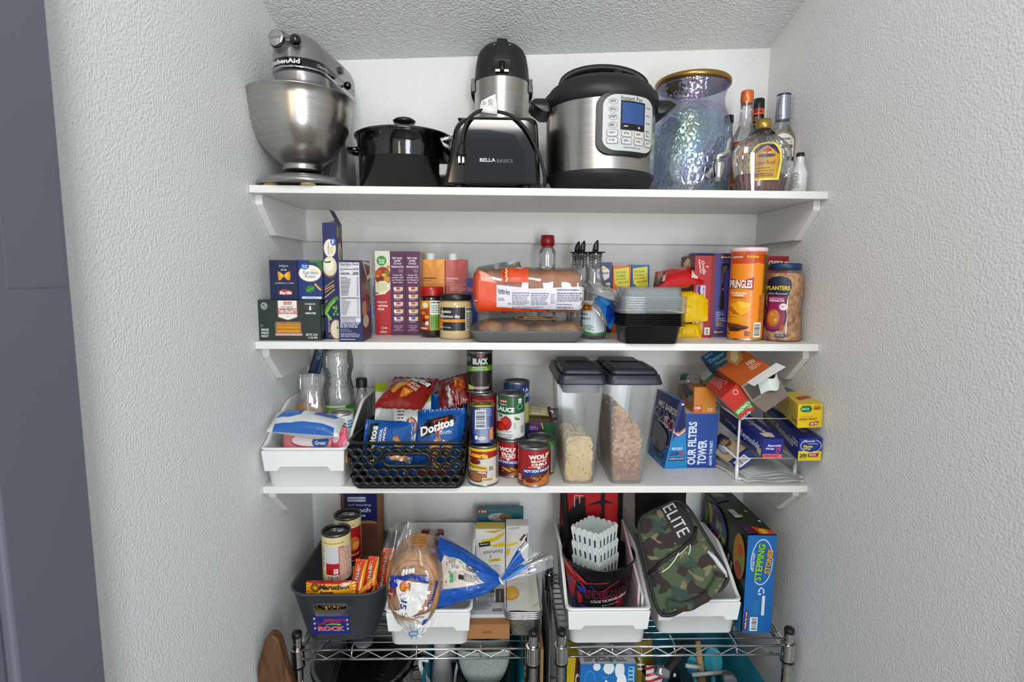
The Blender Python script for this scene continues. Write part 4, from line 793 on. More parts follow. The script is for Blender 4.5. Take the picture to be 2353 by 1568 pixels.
# seasoning packets leaning behind the loaf
for i,(P0,P1,c_,lab,tk) in enumerate((((1098,614),(1185,598),'2d6f74','teal seasoning envelope tip behind the orange loaf bag',.0),((1092,640),(1128,611),'a8323a','red seasoning envelope corner behind the orange loaf bag',.0),((1140,618),(1194,601),'5a5148','brown seasoning envelope corner behind the orange loaf bag',0),((1078,655),(1100,612),'1f2228','black seasoning envelope behind the orange loaf bag',0))):
    y=-.085-.012*i; A=at(P0[0],P0[1],y); B=at(P1[0],P1[1],y); d=(B-A); 
    U=d.normalized()*.11 if i!=1 else d.normalized()*.09; n_=Vector((d.z,0,-d.x)).normalized(); 
    if n_.z>0: n_=-n_
    # envelope: top edge A->B, hanging down behind the loaf
    o_=A-U*.25+n_*((A.z-Z2)/max(.2,-n_.z)*.0+.13)
    low=A+d*.0+n_*.15
    H=.135
    bag('seasoning_packet',lab,'packet',(A.x+n_.x*H,y,A.z+n_.z*H),d if d.length>.05 else d*2,-n_*H,.004,c_,(0,0,10,10),[('r',1,1,9,2,'c8c0a8' if i else '1f565a'),('w',1,3,9,8,4,'d0c8b8')],crimp=.04,nx=8,ny=8,wr=.002,seed=i+3,group=None)
# honey bottle with red lid
bottle('syrup_bottle','clear waisted bottle with a red flip cap behind the bread loaf','bottle',1258,-.09,Z2,[(752,20),(700,21),(650,21),(620,20),(600,18),(588,19.5),(577,19),(570,14),(566,13.5),(565,16),(553,16.5),(551,16),(543,15.5),(541,14)],8,film('e8eeee',.06,.04,'bottle_plastic',.22),mat('a01c26',.3),capname='flip_cap')
# three syrup bottles with black pourers
def pourer(label,u,y,rpx,vt_cap,lab,dx):
    t=bottle('syrup_bottle',label,'bottle',u,y,Z2,[(776,rpx),(700,rpx),(660,rpx*.98),(636,rpx*.66),(606,rpx*.52),(592,rpx*.5),(590,rpx*.56),(583,rpx*.56),(582,rpx*.5)],7,film('eef2f2',.06,.04,'bottle_plastic',.22),BLACK_PL,liquid=(mat('7a1226',.15,coat=.4,name='red_syrup'),.028) if lab else None,capname='pourer_flange',arts=lab)
    z=at(u,582,y).z-Z2
    for k in range(4): 
        q=MB(); q.lathe([(rpx*.30*mpp(t.location),z-.012-k*.008),(rpx*.44*mpp(t.location),z-.010-k*.008),(rpx*.30*mpp(t.location),z-.008-k*.008)],BLACK_PL,20); q.build('stopper_ring',t)
    q=MB(); m_=mpp(t.location); q.lathe([(0,z-.045),(rpx*.2*m_,z-.04),(rpx*.24*m_,z),(rpx*.78*m_,z+.001),(rpx*.78*m_,z+.003),(.008,z+.004)],BLACK_PL,24)
    q.loft([[( .008*math.cos(a)*k_+o_,.006*math.sin(a)*k_,z+.003+hh) for a in [2*PI*i/10 for i in range(10)]] for k_,o_,hh in((1,0,0),(1,.001,.008),(.9,.002,.018),(.6,.004,.026),(.15,.006,.032))],BLACK_PL); q.build('pour_spout',t); return t
pourer('syrup bottle with a black pourer and strawberry shaved-ice label in front',1367,-.245,29,556,[('paper_label',(1337,690,1397,768),[('r',1337,690,1397,768,'ccd4da'),('p',[(1337,700),(1352,694),(1364,702),(1364,712),(1337,712)],'c8902c'),('t',1351,706,22,10,'8a3c1c','ICE',.03),('r',1337,700,1363,703,'2c6a74'),('t',1352,713,26,5,'8a5a2c','Shaved Ice Syrup',0),('t',1344,720,20,6,'2a2a2c','Classic',.01),('t',1346,731,28,9,'2a2a2c','strawberry',0),('w',1338,745,1372,758,4,'6a8a5a',.5),('p',[(1337,768),(1397,768),(1397,760),(1370,763),(1337,757)],'3f8a50')],.1)],0)
pourer('syrup bottle with a black pourer left of the strawberry one, behind the loaf end',1337,-.165,24,560,None,0)
pourer('syrup bottle with a black pourer furthest back in the row of three',1325,-.09,21,562,None,0)
# mix and cookie boxes
carton('baking_mix_box','dark blue baking mix box partly hidden by the syrup bottles','box',1370,1407.5,603,-.10,Z2,.05,'2a2c66',(270,395,475,1000),[('p',[(285,460),(362,425),(438,460),(438,525),(362,560),(285,525)],'e6e6ec'),('e',366,450,34,9,'e8c83a'),('t',362,488,140,30,'2a2c66','Bisquick',.03,0,.2),('t',364,580,188,24,'eeeef2','DISCOVER',.04),('t',380,614,154,24,'f0d83a','GREAT',.04),('t',382,648,156,24,'f0d83a','RECIPES',.04),('r',270,670,475,700,'c8ccd8')],top='c8b84a')
for k,(u0,u1,vt,c,c2,nm) in enumerate(((1409,1450.5,611,'e0742a','b8a89a','orange'),(1452,1493,609,'1f6a9e','3a3434','blue'))):
    dx=232*k; dy=-8*k
    carton('cookie_box','%s cookie box with a yellow note panel behind the stacked food trays'%nm,'box',u0,u1,vt,-.10,Z2,.05,c,(478+dx,440+dy,700+dx,1000+dy),[
     ('p',[(492+dx,470+dy),(672+dx,452+dy),(688+dx,612+dy),(640+dx,630+dy),(560+dx,622+dy),(505+dx,590+dy)],'e6dc3e'),('t',572+dx,492+dy,132,22,'3f8a4a','Girl Scout',.02,-3),('t',576+dx,520+dy,116,22,'3f8a4a','Cookies.',.02,-3),('t',578+dx,550+dy,124,20,'33302c','proceeds',.01,-4),('t',610+dx,576+dy,134,20,'33302c','stay local.',.01,-4),
     ('t',572+dx,661+dy,150,18,'f2e8e0','The Girl Scout',.03),('t',586+dx,684+dy,176,18,'f2e8e0','Cookie Program',.03),('w',500+dx,710+dy,650+dx,745+dy,2,'f2e0d0',.4),('e',678+dx,718+dy,16,18,'e8e0d8')],top=c2,side=c)
# ---- potatoes on a foam tray
A=at(1080,765,-.335); B=at(1341,765,-.335); cx=(A.x+B.x)/2; hw=(B.x-A.x)/2; ty0,ty1=-.375,-.235
t=thing('foam_tray','grey foam tray of wrapped potatoes under the bread loaf','tray',(cx,-.30,Z2))
q=MB(); FOAM=mat('77797b',.6,name='grey_foam')
def tring(w_,d_,z,r_=.02,wave=0):
    P=[]
    for (x,y,zz_) in rr(0,0,w_,d_,z,r_,5): P.append((x,y,zz_+wave*(abs(x)/hw)**3))
    return P
q.loft([tring(hw-.022,.05,.001),tring(hw-.016,.056,.003),tring(hw-.001,.071,.024,wave=.006),tring(hw,.072,.026,wave=.006),tring(hw-.004,.068,.026,wave=.006),tring(hw-.02,.054,.006)],FOAM,cap1=True); q.build('tray_body',t)
SKIN=noisemat('potato_skin',[(.3,'8f6a4a'),(.55,'a9825c'),(.75,'b89670')],30,.55,bump=.0008)
for i,(u,v,rw,rh) in enumerate(((1128,752,29,21),(1185,753,30,20),(1245,755,29,19),(1301,753,28,20))):
    y=-.318; P=at(u,v,y); m_=mpp(P); q=potato_mesh(rw*m_,.045,rh*m_,i+2,SKIN); q.build('potato',None,(P.x,y,Z2+.008+rh*m_),(0,0,R(20*i)))
    tag(bpy.data.objects[-1] if False else [o for o in COL.objects if o.name.startswith('potato')][-1],('big brown potato at the left end of the foam tray','shiny brown potato second from the left end of the foam tray','yellowish brown potato second from the right end of the foam tray','brown potato at the right end of the foam tray')[i],'potato',"potatoes on the foam tray")
q=MB(); WR=film('f4f6f6',.03,.04,'cling_film',.13,bump=(30,.003))
def wf(a,b):
    x=(2*a-1)*hw; ex=(1-abs(2*a-1)**3); y=-.072+.144*b; ey=1-abs(2*b-1)**4; return (x,y,.028+.006*(abs(2*a-1))**3+.030*ex**.6*ey**.6+.002*noise.noise(Vector((x*50,y*50,0))))
q.grid(30,14,wf,WR); q.build('film_wrap',t)
q=MB(); P=[(1195,723),(1225,728),(1255,729),(1285,726)]; fm=flat((at(1190,735,-.372)-t.location),(at(1300,735,-.372)-at(1190,735,-.372)),(0,.02,.012))
art(q,lambda a,b,e:(-.035+.11*a,-.073+.02*b,.058+.008*b-.0*(a-.5)**2+e),(0,0,110,14),[('e',55,4,55,10,'17130f'),('o',55,4,52,8.5,2.5,'b08a30'),('w',25,2,85,8,2,'c9a03c')],step=.1,clip=True); q.build('tray_label',t)
# ---- sliced loaf in an orange bag
x0=at(1088,670,-.31).x; x1=at(1340,670,-.31).x; zb=Z2+.068; zt=at(1215,616,-.27).z; H=zt-zb; cy=-.285; Lx=x1-x0
t=thing('bread_loaf','long sliced loaf in a clear and orange bag resting on the potato tray','bread',(x0,cy,zb))
CR=noisemat('bread_crust',[(.3,'9c6138'),(.6,'b87a4a'),(.8,'c9925f')],14,.6,stretch=(3,1,1),bump=.001)
def sec(x,s,n=28,hd=.062):
    P=[]
    for i in range(n):
        a=2*PI*i/n; c_,s_=math.cos(a),math.sin(a); y=hd*s*math.copysign(abs(c_)**.65,c_); z=H/2+H/2*s*math.copysign(abs(s_)**.7,s_); 
        if s_>.2: y*=1+.05*math.sin(a)
        P.append((x,y,z))
    return P
q=MB(); rings=[]; n=34
for i in range(n+1):
    x=.012+(Lx-.024)*i/n; s=.93-.03*(i%2)-.22*max(0,abs(2*i/n-1)-.85)/.15*.6
    rings.append(sec(x,s))
q.loft(rings,CR); q.build('sliced_bread',t)
BF=film('f6efe8',.04,.05,'bread_bag_film',.2,bump=(14,.004))
def bgm(a,b,e=0):   # a along the loaf, b round the front from underneath (0) to the top back (1)
    ang=PI*1.42-PI*1.15*b; x=Lx*a; k=1-.9*max(0,(abs(2*a-1)-.9)/.1)**2*.35; s=1.02*k
    c_,s_=math.cos(ang),math.sin(ang); y=.062*s*math.copysign(abs(c_)**.65,c_); z=H/2+H/2*s*math.copysign(abs(s_)**.7,s_)
    nn=.0022*noise.noise(Vector((x*32,b*7,1)))+.0003*noise.noise(Vector((x*90,b*20,3)))
    return (x,y+(nn+e)*(-abs(c_)),z+(nn+e)*s_)
q=MB(); q.grid(56,30,bgm,BF)
q.grid(10,14,lambda a,b:(Lx+.0+.05*a,(.5-b)*.10*(1-a*.55)+.0,H*.5-.015*a+math.sin(b*9)*.012*(1-a)+H*.25*(1-a)*math.cos(b*PI-PI/2)),BF)
OR='d9541c'; its=[('p',[(700,560),(765,580),(990,800),(1000,830),(990,1010),(1600,1075),(1600,1110),(760,1110),(700,980)],OR),('p',[(765,585),(880,680),(985,800),(800,770)],'e8a89c'),('r',1045,500,1365,790,OR),
 ('l',[(1075,500),(1060,530),(1082,560),(1060,590),(1082,620),(1060,650),(1082,680),(1060,710),(1082,740),(1068,785)],18,'a02c30'),('l',[(1105,500),(1092,530),(1114,560),(1092,590),(1114,620),(1092,650),(1114,680),(1092,710),(1114,740),(1100,785)],18,'e8c878'),('l',[(1125,500),(1112,530),(1134,560),(1112,590),(1134,620),(1112,650),(1134,680),(1112,710),(1134,740),(1120,785)],5,'39406a'),
 ('t',1265,530,70,60,'f2e6da','WHEAT',.02,90),('t',980,550,60,36,'efe6da','SOFT',.02,90),
 ('p',[(985,815),(1400,845),(2050,825),(2050,1055),(1500,1050),(985,1008)],'dcd6dc'),('t',1072,860,144,26,'3a4076','Nutrition Facts',.03,3),('w',1002,900,1085,935,4,'55598a',.5),('t',1138,966,34,26,'3a4076','70',.03),
 ('r',1168,862,1382,866,'55598a'),('w',1170,874,1382,985,8,'6a6e98',.45,2),('r',1395,864,1620,868,'55598a'),('w',1398,876,1618,985,8,'6a6e98',.45,6),('w',1172,1000,1600,1040,3,'8084a8',.5,9),('w',1636,868,1698,960,9,'8084a8',.45,7),('r',1706,845,1709,1040,'9a9cb8'),('w',1716,848,2036,940,7,'5a5e8c',.5,8),('w',1716,964,1940,972,1,'2c3060',.9),('w',1716,1000,1950,1034,2,'6a6e98',.5),('b',2012,940,2046,1000,'3a4880'),
 ('p',[(1500,480),(1765,475),(1780,530),(1560,535)],'e6e4e6'),('t',1600,510,60,50,'2c3468','AS',.04,95),('t',1680,500,60,46,'2c3468','UN',.04,95),('t',1745,505,46,34,'2c3468','SAS',.03,95),('l',[(1945,500),(1990,520),(1975,545),(2020,560)],14,'2c3c88'),
 ('l',[(705,590),(728,640)],14,'3a3a6a'),('l',[(722,940),(760,930)],8,'f0e6e6'),('l',[(722,960),(760,950)],8,'c03030'),('p',[(1610,1060),(2030,1058),(2030,1080),(1640,1090)],'a0683c')]
art(q,lambda a,b,e:bgm(a,.12+b*.62,e),(700,475,2055,1110),its,step=1/40,stepy=1/20,rough=.42,e0=.0006,de=.0001,coat=.08); q.build('printed_bag',t)
# ---- clear bag with a blue printed end beside the loaf
y=-.335
bag('bread_bag','twisted clear bag with a blue printed end between the loaf and the food trays','bag',at(1360,700,y),at(1402,757,y)-at(1360,700,y),at(1394,668,y)-at(1360,700,y)+Vector((0,.05,0)),.010,film('e6ecf0',.1,.05,'bag_film',.3,bump=(18,.004)),(0,0,10,10),[('p',[(0,2),(6,0),(10,4),(10,10),(5,9),(0,8)],'2f77b4'),('p',[(3,4),(8,4),(9,10),(6,9)],'1c3f96'),('p',[(0,2),(5,1),(4,5),(1,6)],'4a94cc')],nx=12,ny=10,wr=.006,seed=5,seam='all')
bag('bag_tail','clear crumpled bag end lying over the syrup bottle','bag',at(1345,670,-.34),at(1430,700,-.345)-at(1345,670,-.34),at(1352,645,-.30)-at(1345,670,-.34),.008,film('e6ecf0',.12,.05,'bag_film_light',.3,bump=(18,.004)),(0,0,10,10),[],nx=12,ny=8,wr=.006,seed=9,seam='all')
# ---- stack of food trays and lids
A=at(1437,790,-.372); B=at(1556,790,-.372); A2=at(1421,740,-.385); B2=at(1575,740,-.385); cxs=(A.x+B.x)/2; wb=(B.x-A.x)/2; wt=(B2.x-A2.x)/2; db,dt=.046,.064; yc=-.372+db+.001
def food_tray(first=None):
    if first: return copy_tree(first)
    q=MB(); q.loft([rr(0,0,wb,db,0,.014),rr(0,0,wb+.002,db+.002,.002,.015),rr(0,0,wt-.010,dt-.010,.040,.018),rr(0,0,wt-.0095,dt-.0095,.0405,.018),rr(0,0,wt-.0088,dt-.0088,.0455,.018),rr(0,0,wt,dt,.046,.018),rr(0,0,wt,dt,.0475,.018),rr(0,0,wt-.0070,dt-.0070,.0474,.018)],mat('17181a',.25,name='black_food_tray'),cap1=False)
    return q.build('food_tray',None)
f0=None
for i in range(7):
    o=food_tray(f0); f0=f0 or o; o.location=(cxs,yc,Z2+i*.0048+.0001)
    tag(o,'black rectangular food tray nested in the stack under the clear lids','food tray','nested black food trays at the shelf edge')
zl=Z2+6*.0048+.0490; l0=None
LIDM=film('dfe9ee',.16,.08,'clear_lid_plastic',.2)
for i in range(10):
    if l0 is None:
        q=MB(); q.loft([rr(0,0,wt+.001,dt+.001,0,.019),rr(0,0,wt+.002,dt+.002,.003,.019),rr(0,0,wt-.008,dt-.008,.0032,.017),rr(0,0,wt-.012,dt-.011,.024,.016),rr(0,0,wt-.016,dt-.015,.0265,.016)],LIDM,cap0=False); l0=q.build('clear_cover',None); o=l0
    else: o=copy_tree(l0)
    o.location=(cxs,yc,zl+i*.0042); tag(o,'clear plastic lid in the pile on top of the black food trays','lid','clear lids stacked on the food trays')
# ---- yellow bags, red bag
y=-.237
bag('snack_bag','plain yellow bag standing on the shelf behind the black food trays','snack bag',at(1548,779,y),at(1612,778,y)-at(1548,779,y),at(1552,746,y)-at(1548,779,y)+Vector((0,.02,0)),.014,'e2bf12',(0,0,10,10),[('p',[(7,3),(8,3),(9,9),(8,9)],'f0d848')],seed=11,wr=.007,seam='sides',crimp=.03,group=None)
bag('snack_bag','crumpled yellow bag lying on top of the plain yellow bag','snack bag',at(1530,744,y),at(1626,738,y)-at(1530,744,y),at(1540,674,y)-at(1530,744,y)+Vector((0,.03,0)),.015,'e2bf12',(0,0,100,100),[('r',74,4,98,16,'d8cc1c'),('t',84,10,18,9,'2a3a1c','14',.03),('l',[(10,30),(60,60)],1.5,'b8980c')],seed=12,wr=.008,seam='sides',crimp=.03)
bag('snack_bag','shiny red bag of pretzel sticks lying over the yellow bags','snack bag',at(1500,664,-.25),at(1618,650,-.23)-at(1500,664,-.25),at(1506,630,-.16)-at(1500,668,-.25),.024,'c21e22',(0,0,120,60),[('p',[(0,5),(22,5),(26,55),(0,58)],'6a1c2a'),('l',[(3,10),(5,34)],4,'c8682c'),('l',[(9,8),(10,34)],4,'d07a34'),('l',[(15,8),(16,34)],4,'c8682c'),('e',3,30,6,10,'2c6a3a'),('r',88,34,104,54,'e2dfd8'),('b',20,34,26,52,'f0eae6'),('w',50,8,100,26,4,'e8b0a8',.25)],seed=13,wr=.006,seam='sides',crimp=.05,rough=.15)
# ---- popcorn, scoop box, crisps, crackers, peanuts
carton('popcorn_box','red microwave popcorn box with a maroon side beside the purple scoop box','box',1598,1646,588,-.218,Z2,.115,'b01f2a',(600,140,815,1060),[('r',770,140,815,1060,'8c1822'),('t',690,270,150,34,'efe4e0','Orville',.01,80,.2),('t',655,260,160,20,'efe4e0','Redenbacher',.01,80,.2),('e',728,262,14,10,'e8c890'),('p',rrect(630,470,720,735,14),'d5c4dc'),('r',636,476,668,728,'3a3070'),('t',702,610,230,17,'3a3070','MOVIE THEATER',.02,90),('t',678,610,100,16,'3a3070','BUTTER',.02,90),('r',580,860,715,1020,'c89a68'),('t',648,945,130,26,'f0e6dc','REAL',.04,90),('t',690,935,90,24,'f0e6dc','Only',.01,90),('w',600,890,622,1010,2,'f0e6dc',.4),('r',728,945,785,1030,'dfe0dc'),('t',756,988,60,24,'2a2a2a','2S',.03,90)],
 side='6c1a24',lrect=(345,140,600,1060),litems=[('e',470,200,46,40,'d8bc8c'),('e',440,230,44,40,'e6cfa4'),('e',490,240,44,40,'caa86c'),('e',460,215,26,22,'f2e4c4'),('e',480,190,22,24,'ecd9b0'),('w',355,170,385,260,5,'a85058',.4)])
carton('ice_cream_scoop_box','tall purple ice cream scoop box standing between the popcorn box and the crisp tube','box',1644,1690,582,-.205,Z2,.05,'4b4a92',(800,105,1030,1045),[('e',925,150,76,32,'8a4a2c'),('e',925,150,68,26,'1f1a1c'),('t',925,150,110,24,'e0d4c8','BRAUN',.02),
 ('p',[(870,240),(900,215),(960,225),(968,270),(925,330),(915,460),(935,700),(915,740),(885,740),(872,700),(890,460),(880,320)],'2c2826'),('p',[(895,250),(945,240),(940,300),(910,330),(905,440),(890,440),(893,320)],'6a6258'),('e',908,505,8,10,'a89c8a'),
 ('t',880,765,80,16,'c4c2dc','EASILY',.02),('t',888,788,94,16,'c4c2dc','SCOOPS',.02),('t',862,810,44,16,'c4c2dc','THE',.02),('t',896,834,110,16,'c4c2dc','HARDEST',.02),('t',900,857,116,16,'c4c2dc','ICE CREAM',.02),('w',845,878,940,930,3,'c8b040',.5),('e',880,988,68,30,'8a4a2c'),('e',880,988,60,24,'1f1a1c'),('t',880,988,100,22,'e0d4c8','BRAUN',.02)],side='35356e')
carton('ice_cream_scoop_box','second purple box against the wall behind the popcorn box','box',1594,1650,582,-.075,Z2,.04,'3f4184',(0,0,100,300),[('w',10,20,90,40,2,'8a8ab8')])
# crisp tube
u,y=1710,-.262; P=at(u,772,y); m_=mpp(P); r=38*m_; zt=at(u,571,y).z-Z2; t=thing('crisp_tube','tall orange tube of cheddar cheese crisps with a white lid','tube',(P.x,y,Z2)); fc=face_to_cam(P.x,y)
q=MB(); q.lathe([(0,0),(r*.97,0),(r,.002),(r,.004),(r*.985,.006)],TIN,44); q.lathe([(r*.985,.006),(r*.985,zt-.008)],mat('e8921c',.35,coat=.2),44)
fm=lambda a,b,e:((r*.985+e)*math.cos(fc+math.asin(max(-.995,min(.995,2*a-1)))),(r*.985+e)*math.sin(fc+math.asin(max(-.995,min(.995,2*a-1)))),.006+(zt-.014)*b)
its=[('p',[(955,60),(1335,60),(1335,235),(1230,200),(1200,215),(980,215),(955,230)],'c8501a')]+[('l',[(1150+60*math.cos(a),120+40*math.sin(a)),(1150+150*math.cos(a),120+90*math.sin(a))],3,'e8a040') for a in [-2.9+.2*k for k in range(14)]]
its+=[('t',1030,140,100,22,'f2e4d4','BURSTING WITH',.03),('t',1178,138,118,26,'f3c22c','FLAVOR',.05,1),
 ('p',[(968,385),(1080,412),(1200,368),(1196,514),(1080,492),(963,500)],'a01f2c'),('t',1075,447,220,92,'f2eee8','PRINGLES',.03,0),('t',1062,550,156,22,'f6ead8','CHEDDAR',.05),('t',1055,576,112,20,'f6ead8','CHEESE',.05),('w',978,596,1142,612,2,'7a4a14',.5),
 ('p',[(965,700),(1040,650),(1180,690),(1160,770),(1060,820),(990,810)],'efb42c'),('p',[(985,690),(1050,770),(1090,800),(1010,800),(965,730)],'c8781c'),('p',[(1050,640),(1180,660),(1180,700),(1080,720)],'f4c64a'),('p',[(960,860),(1100,800),(1170,850),(1160,880),(1040,900),(960,890)],'e0a41c'),
 ('p',[(960,905),(1060,910),(1175,930),(1170,950),(1060,990),(985,995)],'4a2412'),('p',[(970,910),(1100,925),(1160,935),(1080,950),(990,940)],'7a4018'),
 ('w',945,1020,1010,1034,1,'7a3c10'),('w',1135,985,1200,1045,4,'6a3410',.6),('r',1218,882,1288,1055,'e9e6de'),('b',1226,900,1280,1035,'2a2a2a',True),('r',1290,110,1322,560,'8a8030'),('w',1294,116,1318,552,26,'2e2c1c',.6),('w',1262,570,1300,880,26,'a05c14',.5)]
art(q,fm,(953,70,1319,1075),its,step=.05,e0=.0002); q.build('tube_body',t)
q=MB(); q.lathe([(r*1.0,zt-.010),(r*1.035,zt-.009),(r*1.035,zt-.001),(r*1.0,zt+.001),(r*.94,zt+.001),(r*.92,zt-.003),(0,zt-.003)],mat('e8cfd0',.35,name='pale_plastic_lid'),44); q.build('lid',t)
carton('cracker_box','dark red box of cheese crackers behind the peanut jar','box',1763,1817,589,-.185,Z2,.062,'a01c28',(1390,140,1645,1060),[('t',1515,224,210,58,'efe9e4','CHEEZ-IT',.03,4,.2),('w',1420,270,1640,300,1,'e0c0b0')],side='5c1018',lrect=(1300,140,1390,1060),litems=[('t',1345,240,50,16,'c8a8a0','Cheez-It',.02),('w',1310,470,1380,560,5,'a88078',.4),('w',1310,700,1380,900,10,'a88078',.4)],top='241414')
# peanut jar
u,y=1799,-.27; xc,pr=pxprof(u,y,Z2,[(784,37),(781,42),(775,43.5),(760,43),(735,40.5),(712,39),(695,39.5),(670,42),(655,42.5),(640,41),(628,37),(622,33),(619,31.5)]); pr[0]=(pr[0][0],0)
t=thing('peanut_jar','waisted jar of dry roasted peanuts with a dark blue lid by the right wall','jar',(xc,y,Z2)); rf=prof_r(pr); fc=face_to_cam(xc,y)
q=MB(); q.lathe([(0,0)]+pr+[(0,pr[-1][1])],film('f0e6da',.02,.05,'jar_plastic',.10),48); q.build('jar_body',t)
q=MB(); PN=bpy.data.materials.new('peanuts'); PN.use_nodes=True; nt=PN.node_tree; N=nt.nodes.new; L=nt.links.new; b=nt.nodes['Principled BSDF']; vo=N('ShaderNodeTexVoronoi'); vo.inputs['Scale'].default_value=85; cr=N('ShaderNodeValToRGB'); tc=N('ShaderNodeTexCoord'); L(tc.outputs['Object'],vo.inputs['Vector']); L(vo.outputs['Color'],cr.inputs[0]); cr.color_ramp.elements[0].color=lin('8f5c36'); cr.color_ramp.elements[1].color=lin('d0a070'); L(cr.outputs[0],b.inputs['Base Color']); b.inputs['Roughness'].default_value=.5
bp=N('ShaderNodeBump'); bp.invert=True; bp.inputs['Distance'].default_value=.005; L(vo.outputs['Distance'],bp.inputs['Height']); L(bp.outputs['Normal'],b.inputs['Normal'])
q.lathe([(0,.002)]+[(r_-.0022,max(z,.002)) for r_,z in pr[:11]]+[(0,pr[10][1])],PN,48); o=q.build('peanuts',t)
m_=mpp(at(u,700,y))
def fm(a,b,e):
    V=784-(784-619)*b; z=min(pr[-1][1],at(u,V,y).z-Z2); r=rf(z); X_=((1753+(1842-1753)*a)-u)*m_; s=max(-.99,min(.99,X_/r)); an=fc+math.asin(s); return ((r+e)*math.cos(an),(r+e)*math.sin(an),z)
q=MB(); sh=[(1395,470),(1405,420),(1440,390),(1510,375),(1580,385),(1625,420),(1638,480),(1620,560),(1600,640),(1590,720),(1610,800),(1605,880),(1560,960),(1480,990),(1410,975),(1385,900),(1400,800),(1412,700),(1412,600)]
mg=[(1424,700),(1420,600),(1590,600),(1585,640),(1575,720),(1590,800),(1585,870),(1545,950),(1480,975),(1415,960),(1398,900),(1412,800)]
art(q,fm,(1336,299,1772,1107),[('p',sh[::-1],'1d2344'),('p',mg[::-1],'9a1a62'),('t',1508,508,228,46,'e8d02c','PLANTERS',.03),('t',1508,572,186,26,'e6e2dc','Dry Roasted',0,0,.3),('t',1500,624,140,14,'f0dce6','SWEET & SPICY',.02),('t',1502,648,144,22,'f6f0f2','PEANUTS',.03),
 ('e',1568,714,40,38,'e9e4e0'),('o',1568,714,36,34,3,'c8c0c0'),('w',1545,705,1592,722,2,'1d2344'),('e',1478,840,66,100,'a8692c'),('e',1480,830,54,84,'c88a40'),('e',1462,800,14,14,'dba860'),('e',1500,860,16,14,'e0b26c'),('e',1470,890,14,12,'b87834'),('p',[(1560,880),(1590,930),(1580,970),(1540,960)],'a8501c'),
 ('r',1508,1010,1615,1046,'1c2f5c'),('w',1515,1016,1610,1040,2,'a8b4c8',.5),('w',1396,1016,1450,1050,3,'8a8aa8',.5)],step=.05,stepy=.06,e0=.0005); q.build('printed_label',t)
xc2,pl=pxprof(u,y,Z2,[(621,33),(620,34.5),(608,34.5),(606,33)]); q=MB(); P=[]; 
q.lathe([(0,pl[0][1])]+pl+[(pl[-1][0]*.96,pl[-1][1]+.0006),(0,pl[-1][1])],mat('14456a',.4,name='navy_lid'),60); q.build('lid',t)
# ================================================================ white storage bins
def make_bin(label,x0,yf,zb,wid=.230,dep=.345,hf=.107,hb=.19,rz=0,kn=.10,group=None):
    t=thing('storage_bin',label,'bin',(x0+wid/2,yf+dep/2,zb),(0,0,rz),group); hx=wid/2; hy=dep/2
    def zt(y):
        s=(y+hy)/dep; return hf if s<kn else (hf+(hb-hf)*min(1,(s-kn)/.45)**.8)
    def ring(w_,d_,z=None,dz=0,r_=.018): return [(x,y,(zt(y*hy/d_)+dz) if z is None else z) for x,y,_ in rrn(w_,d_,r_)]
    def rrn(w_,d_,r_):
        P=[]; base=rr(0,0,w_,d_,0,r_,5)
        for i in range(len(base)):
            a=base[i]; b=base[(i+1)%len(base)]; P.append(a); L_=math.hypot(b[0]-a[0],b[1]-a[1])
            if L_>.05:
                for k in range(1,12): P.append((a[0]+(b[0]-a[0])*k/12,a[1]+(b[1]-a[1])*k/12,0))
        return P
    q=MB(); q.loft([ring(hx-.016,hy-.016,.0),ring(hx-.0145,hy-.0145,.002),ring(hx-.006,hy-.006,dz=-.004),ring(hx-.001,hy-.001,dz=-.006),ring(hx,hy,dz=-.005),ring(hx,hy,dz=-.001),ring(hx-.001,hy-.001,dz=.0),ring(hx-.008,hy-.008,dz=0),ring(hx-.009,hy-.009,dz=-.004),ring(hx-.0175,hy-.0175,.003)],WHITE_PL); q.build('tub',t)
    q=MB(); o=[(-hx+.005,hf-.007),(-hx+.009,hf*.42),(-hx+.042,hf*.42),(-hx+.050,hf*.53),(hx-.050,hf*.53),(hx-.042,hf*.42),(hx-.009,hf*.42),(hx-.005,hf-.007)]
    def py(z,e): return -hy+.016-.012*z/hf-e
    f_=[(x,py(z,.006),z) for x,z in o]; b_=[(x,py(z,-.002),z) for x,z in o]; q.loft([b_,f_],WHITE_PL,smooth=False,cap0=False); q.build('front_apron',t,bevel=.0015,recalc=True)
    return t
make_bin('white storage bin of sugar bags against the left wall on the lowest board shelf',.003,-.372,Z3,.218,.345)
# sugar bags etc
bag('flour_bag','white and blue bag lying across the top of the left white bin','bag',at(612,992,-.36),at(778,1004,-.36)-at(612,992,-.36),at(655,948,-.27)-at(612,992,-.36)+Vector((-.02,0,0)),.028,'d8dadc',(0,0,178,80),
 [('p',[(8,42),(28,14),(82,4),(74,38),(40,46)],'2b78be'),('p',[(106,34),(118,4),(146,2),(168,22),(160,34)],'2b78be'),('w',28,14,64,34,5,'a8c8e4',.35),('e',141,17,14,9,'22408e',-10),('t',141,15,16,6,'e6ecf4','Cane',.02),('e',146,19,3,3,'e07090'),('r',14,64,166,80,'2a6cb4')],seed=21,seam='all',wr=.005,pw=.5,rough=.35)
bag('sugar_bag','pink bag with white oval panel under the white and blue bag','bag',(.042,-.325,Z3+.02),(.165,0,0),(0,.012,.115),.022,'dc8c92',(0,0,160,100),[('e',70,20,50,16,'b84a58'),('e',70,19,47,13,'e8dedf'),('e',100,22,22,13,'2a5ca4'),('t',100,24,28,9,'e6ecf4','Great',.02),('w',6,36,60,60,3,'c8707c',.3),('e',90,48,10,12,'cc7882'),('e',50,72,26,8,'e8dedf'),('e',42,70,10,6,'2a5ca4')],seed=22,seam='all',wr=.004,rough=.35)
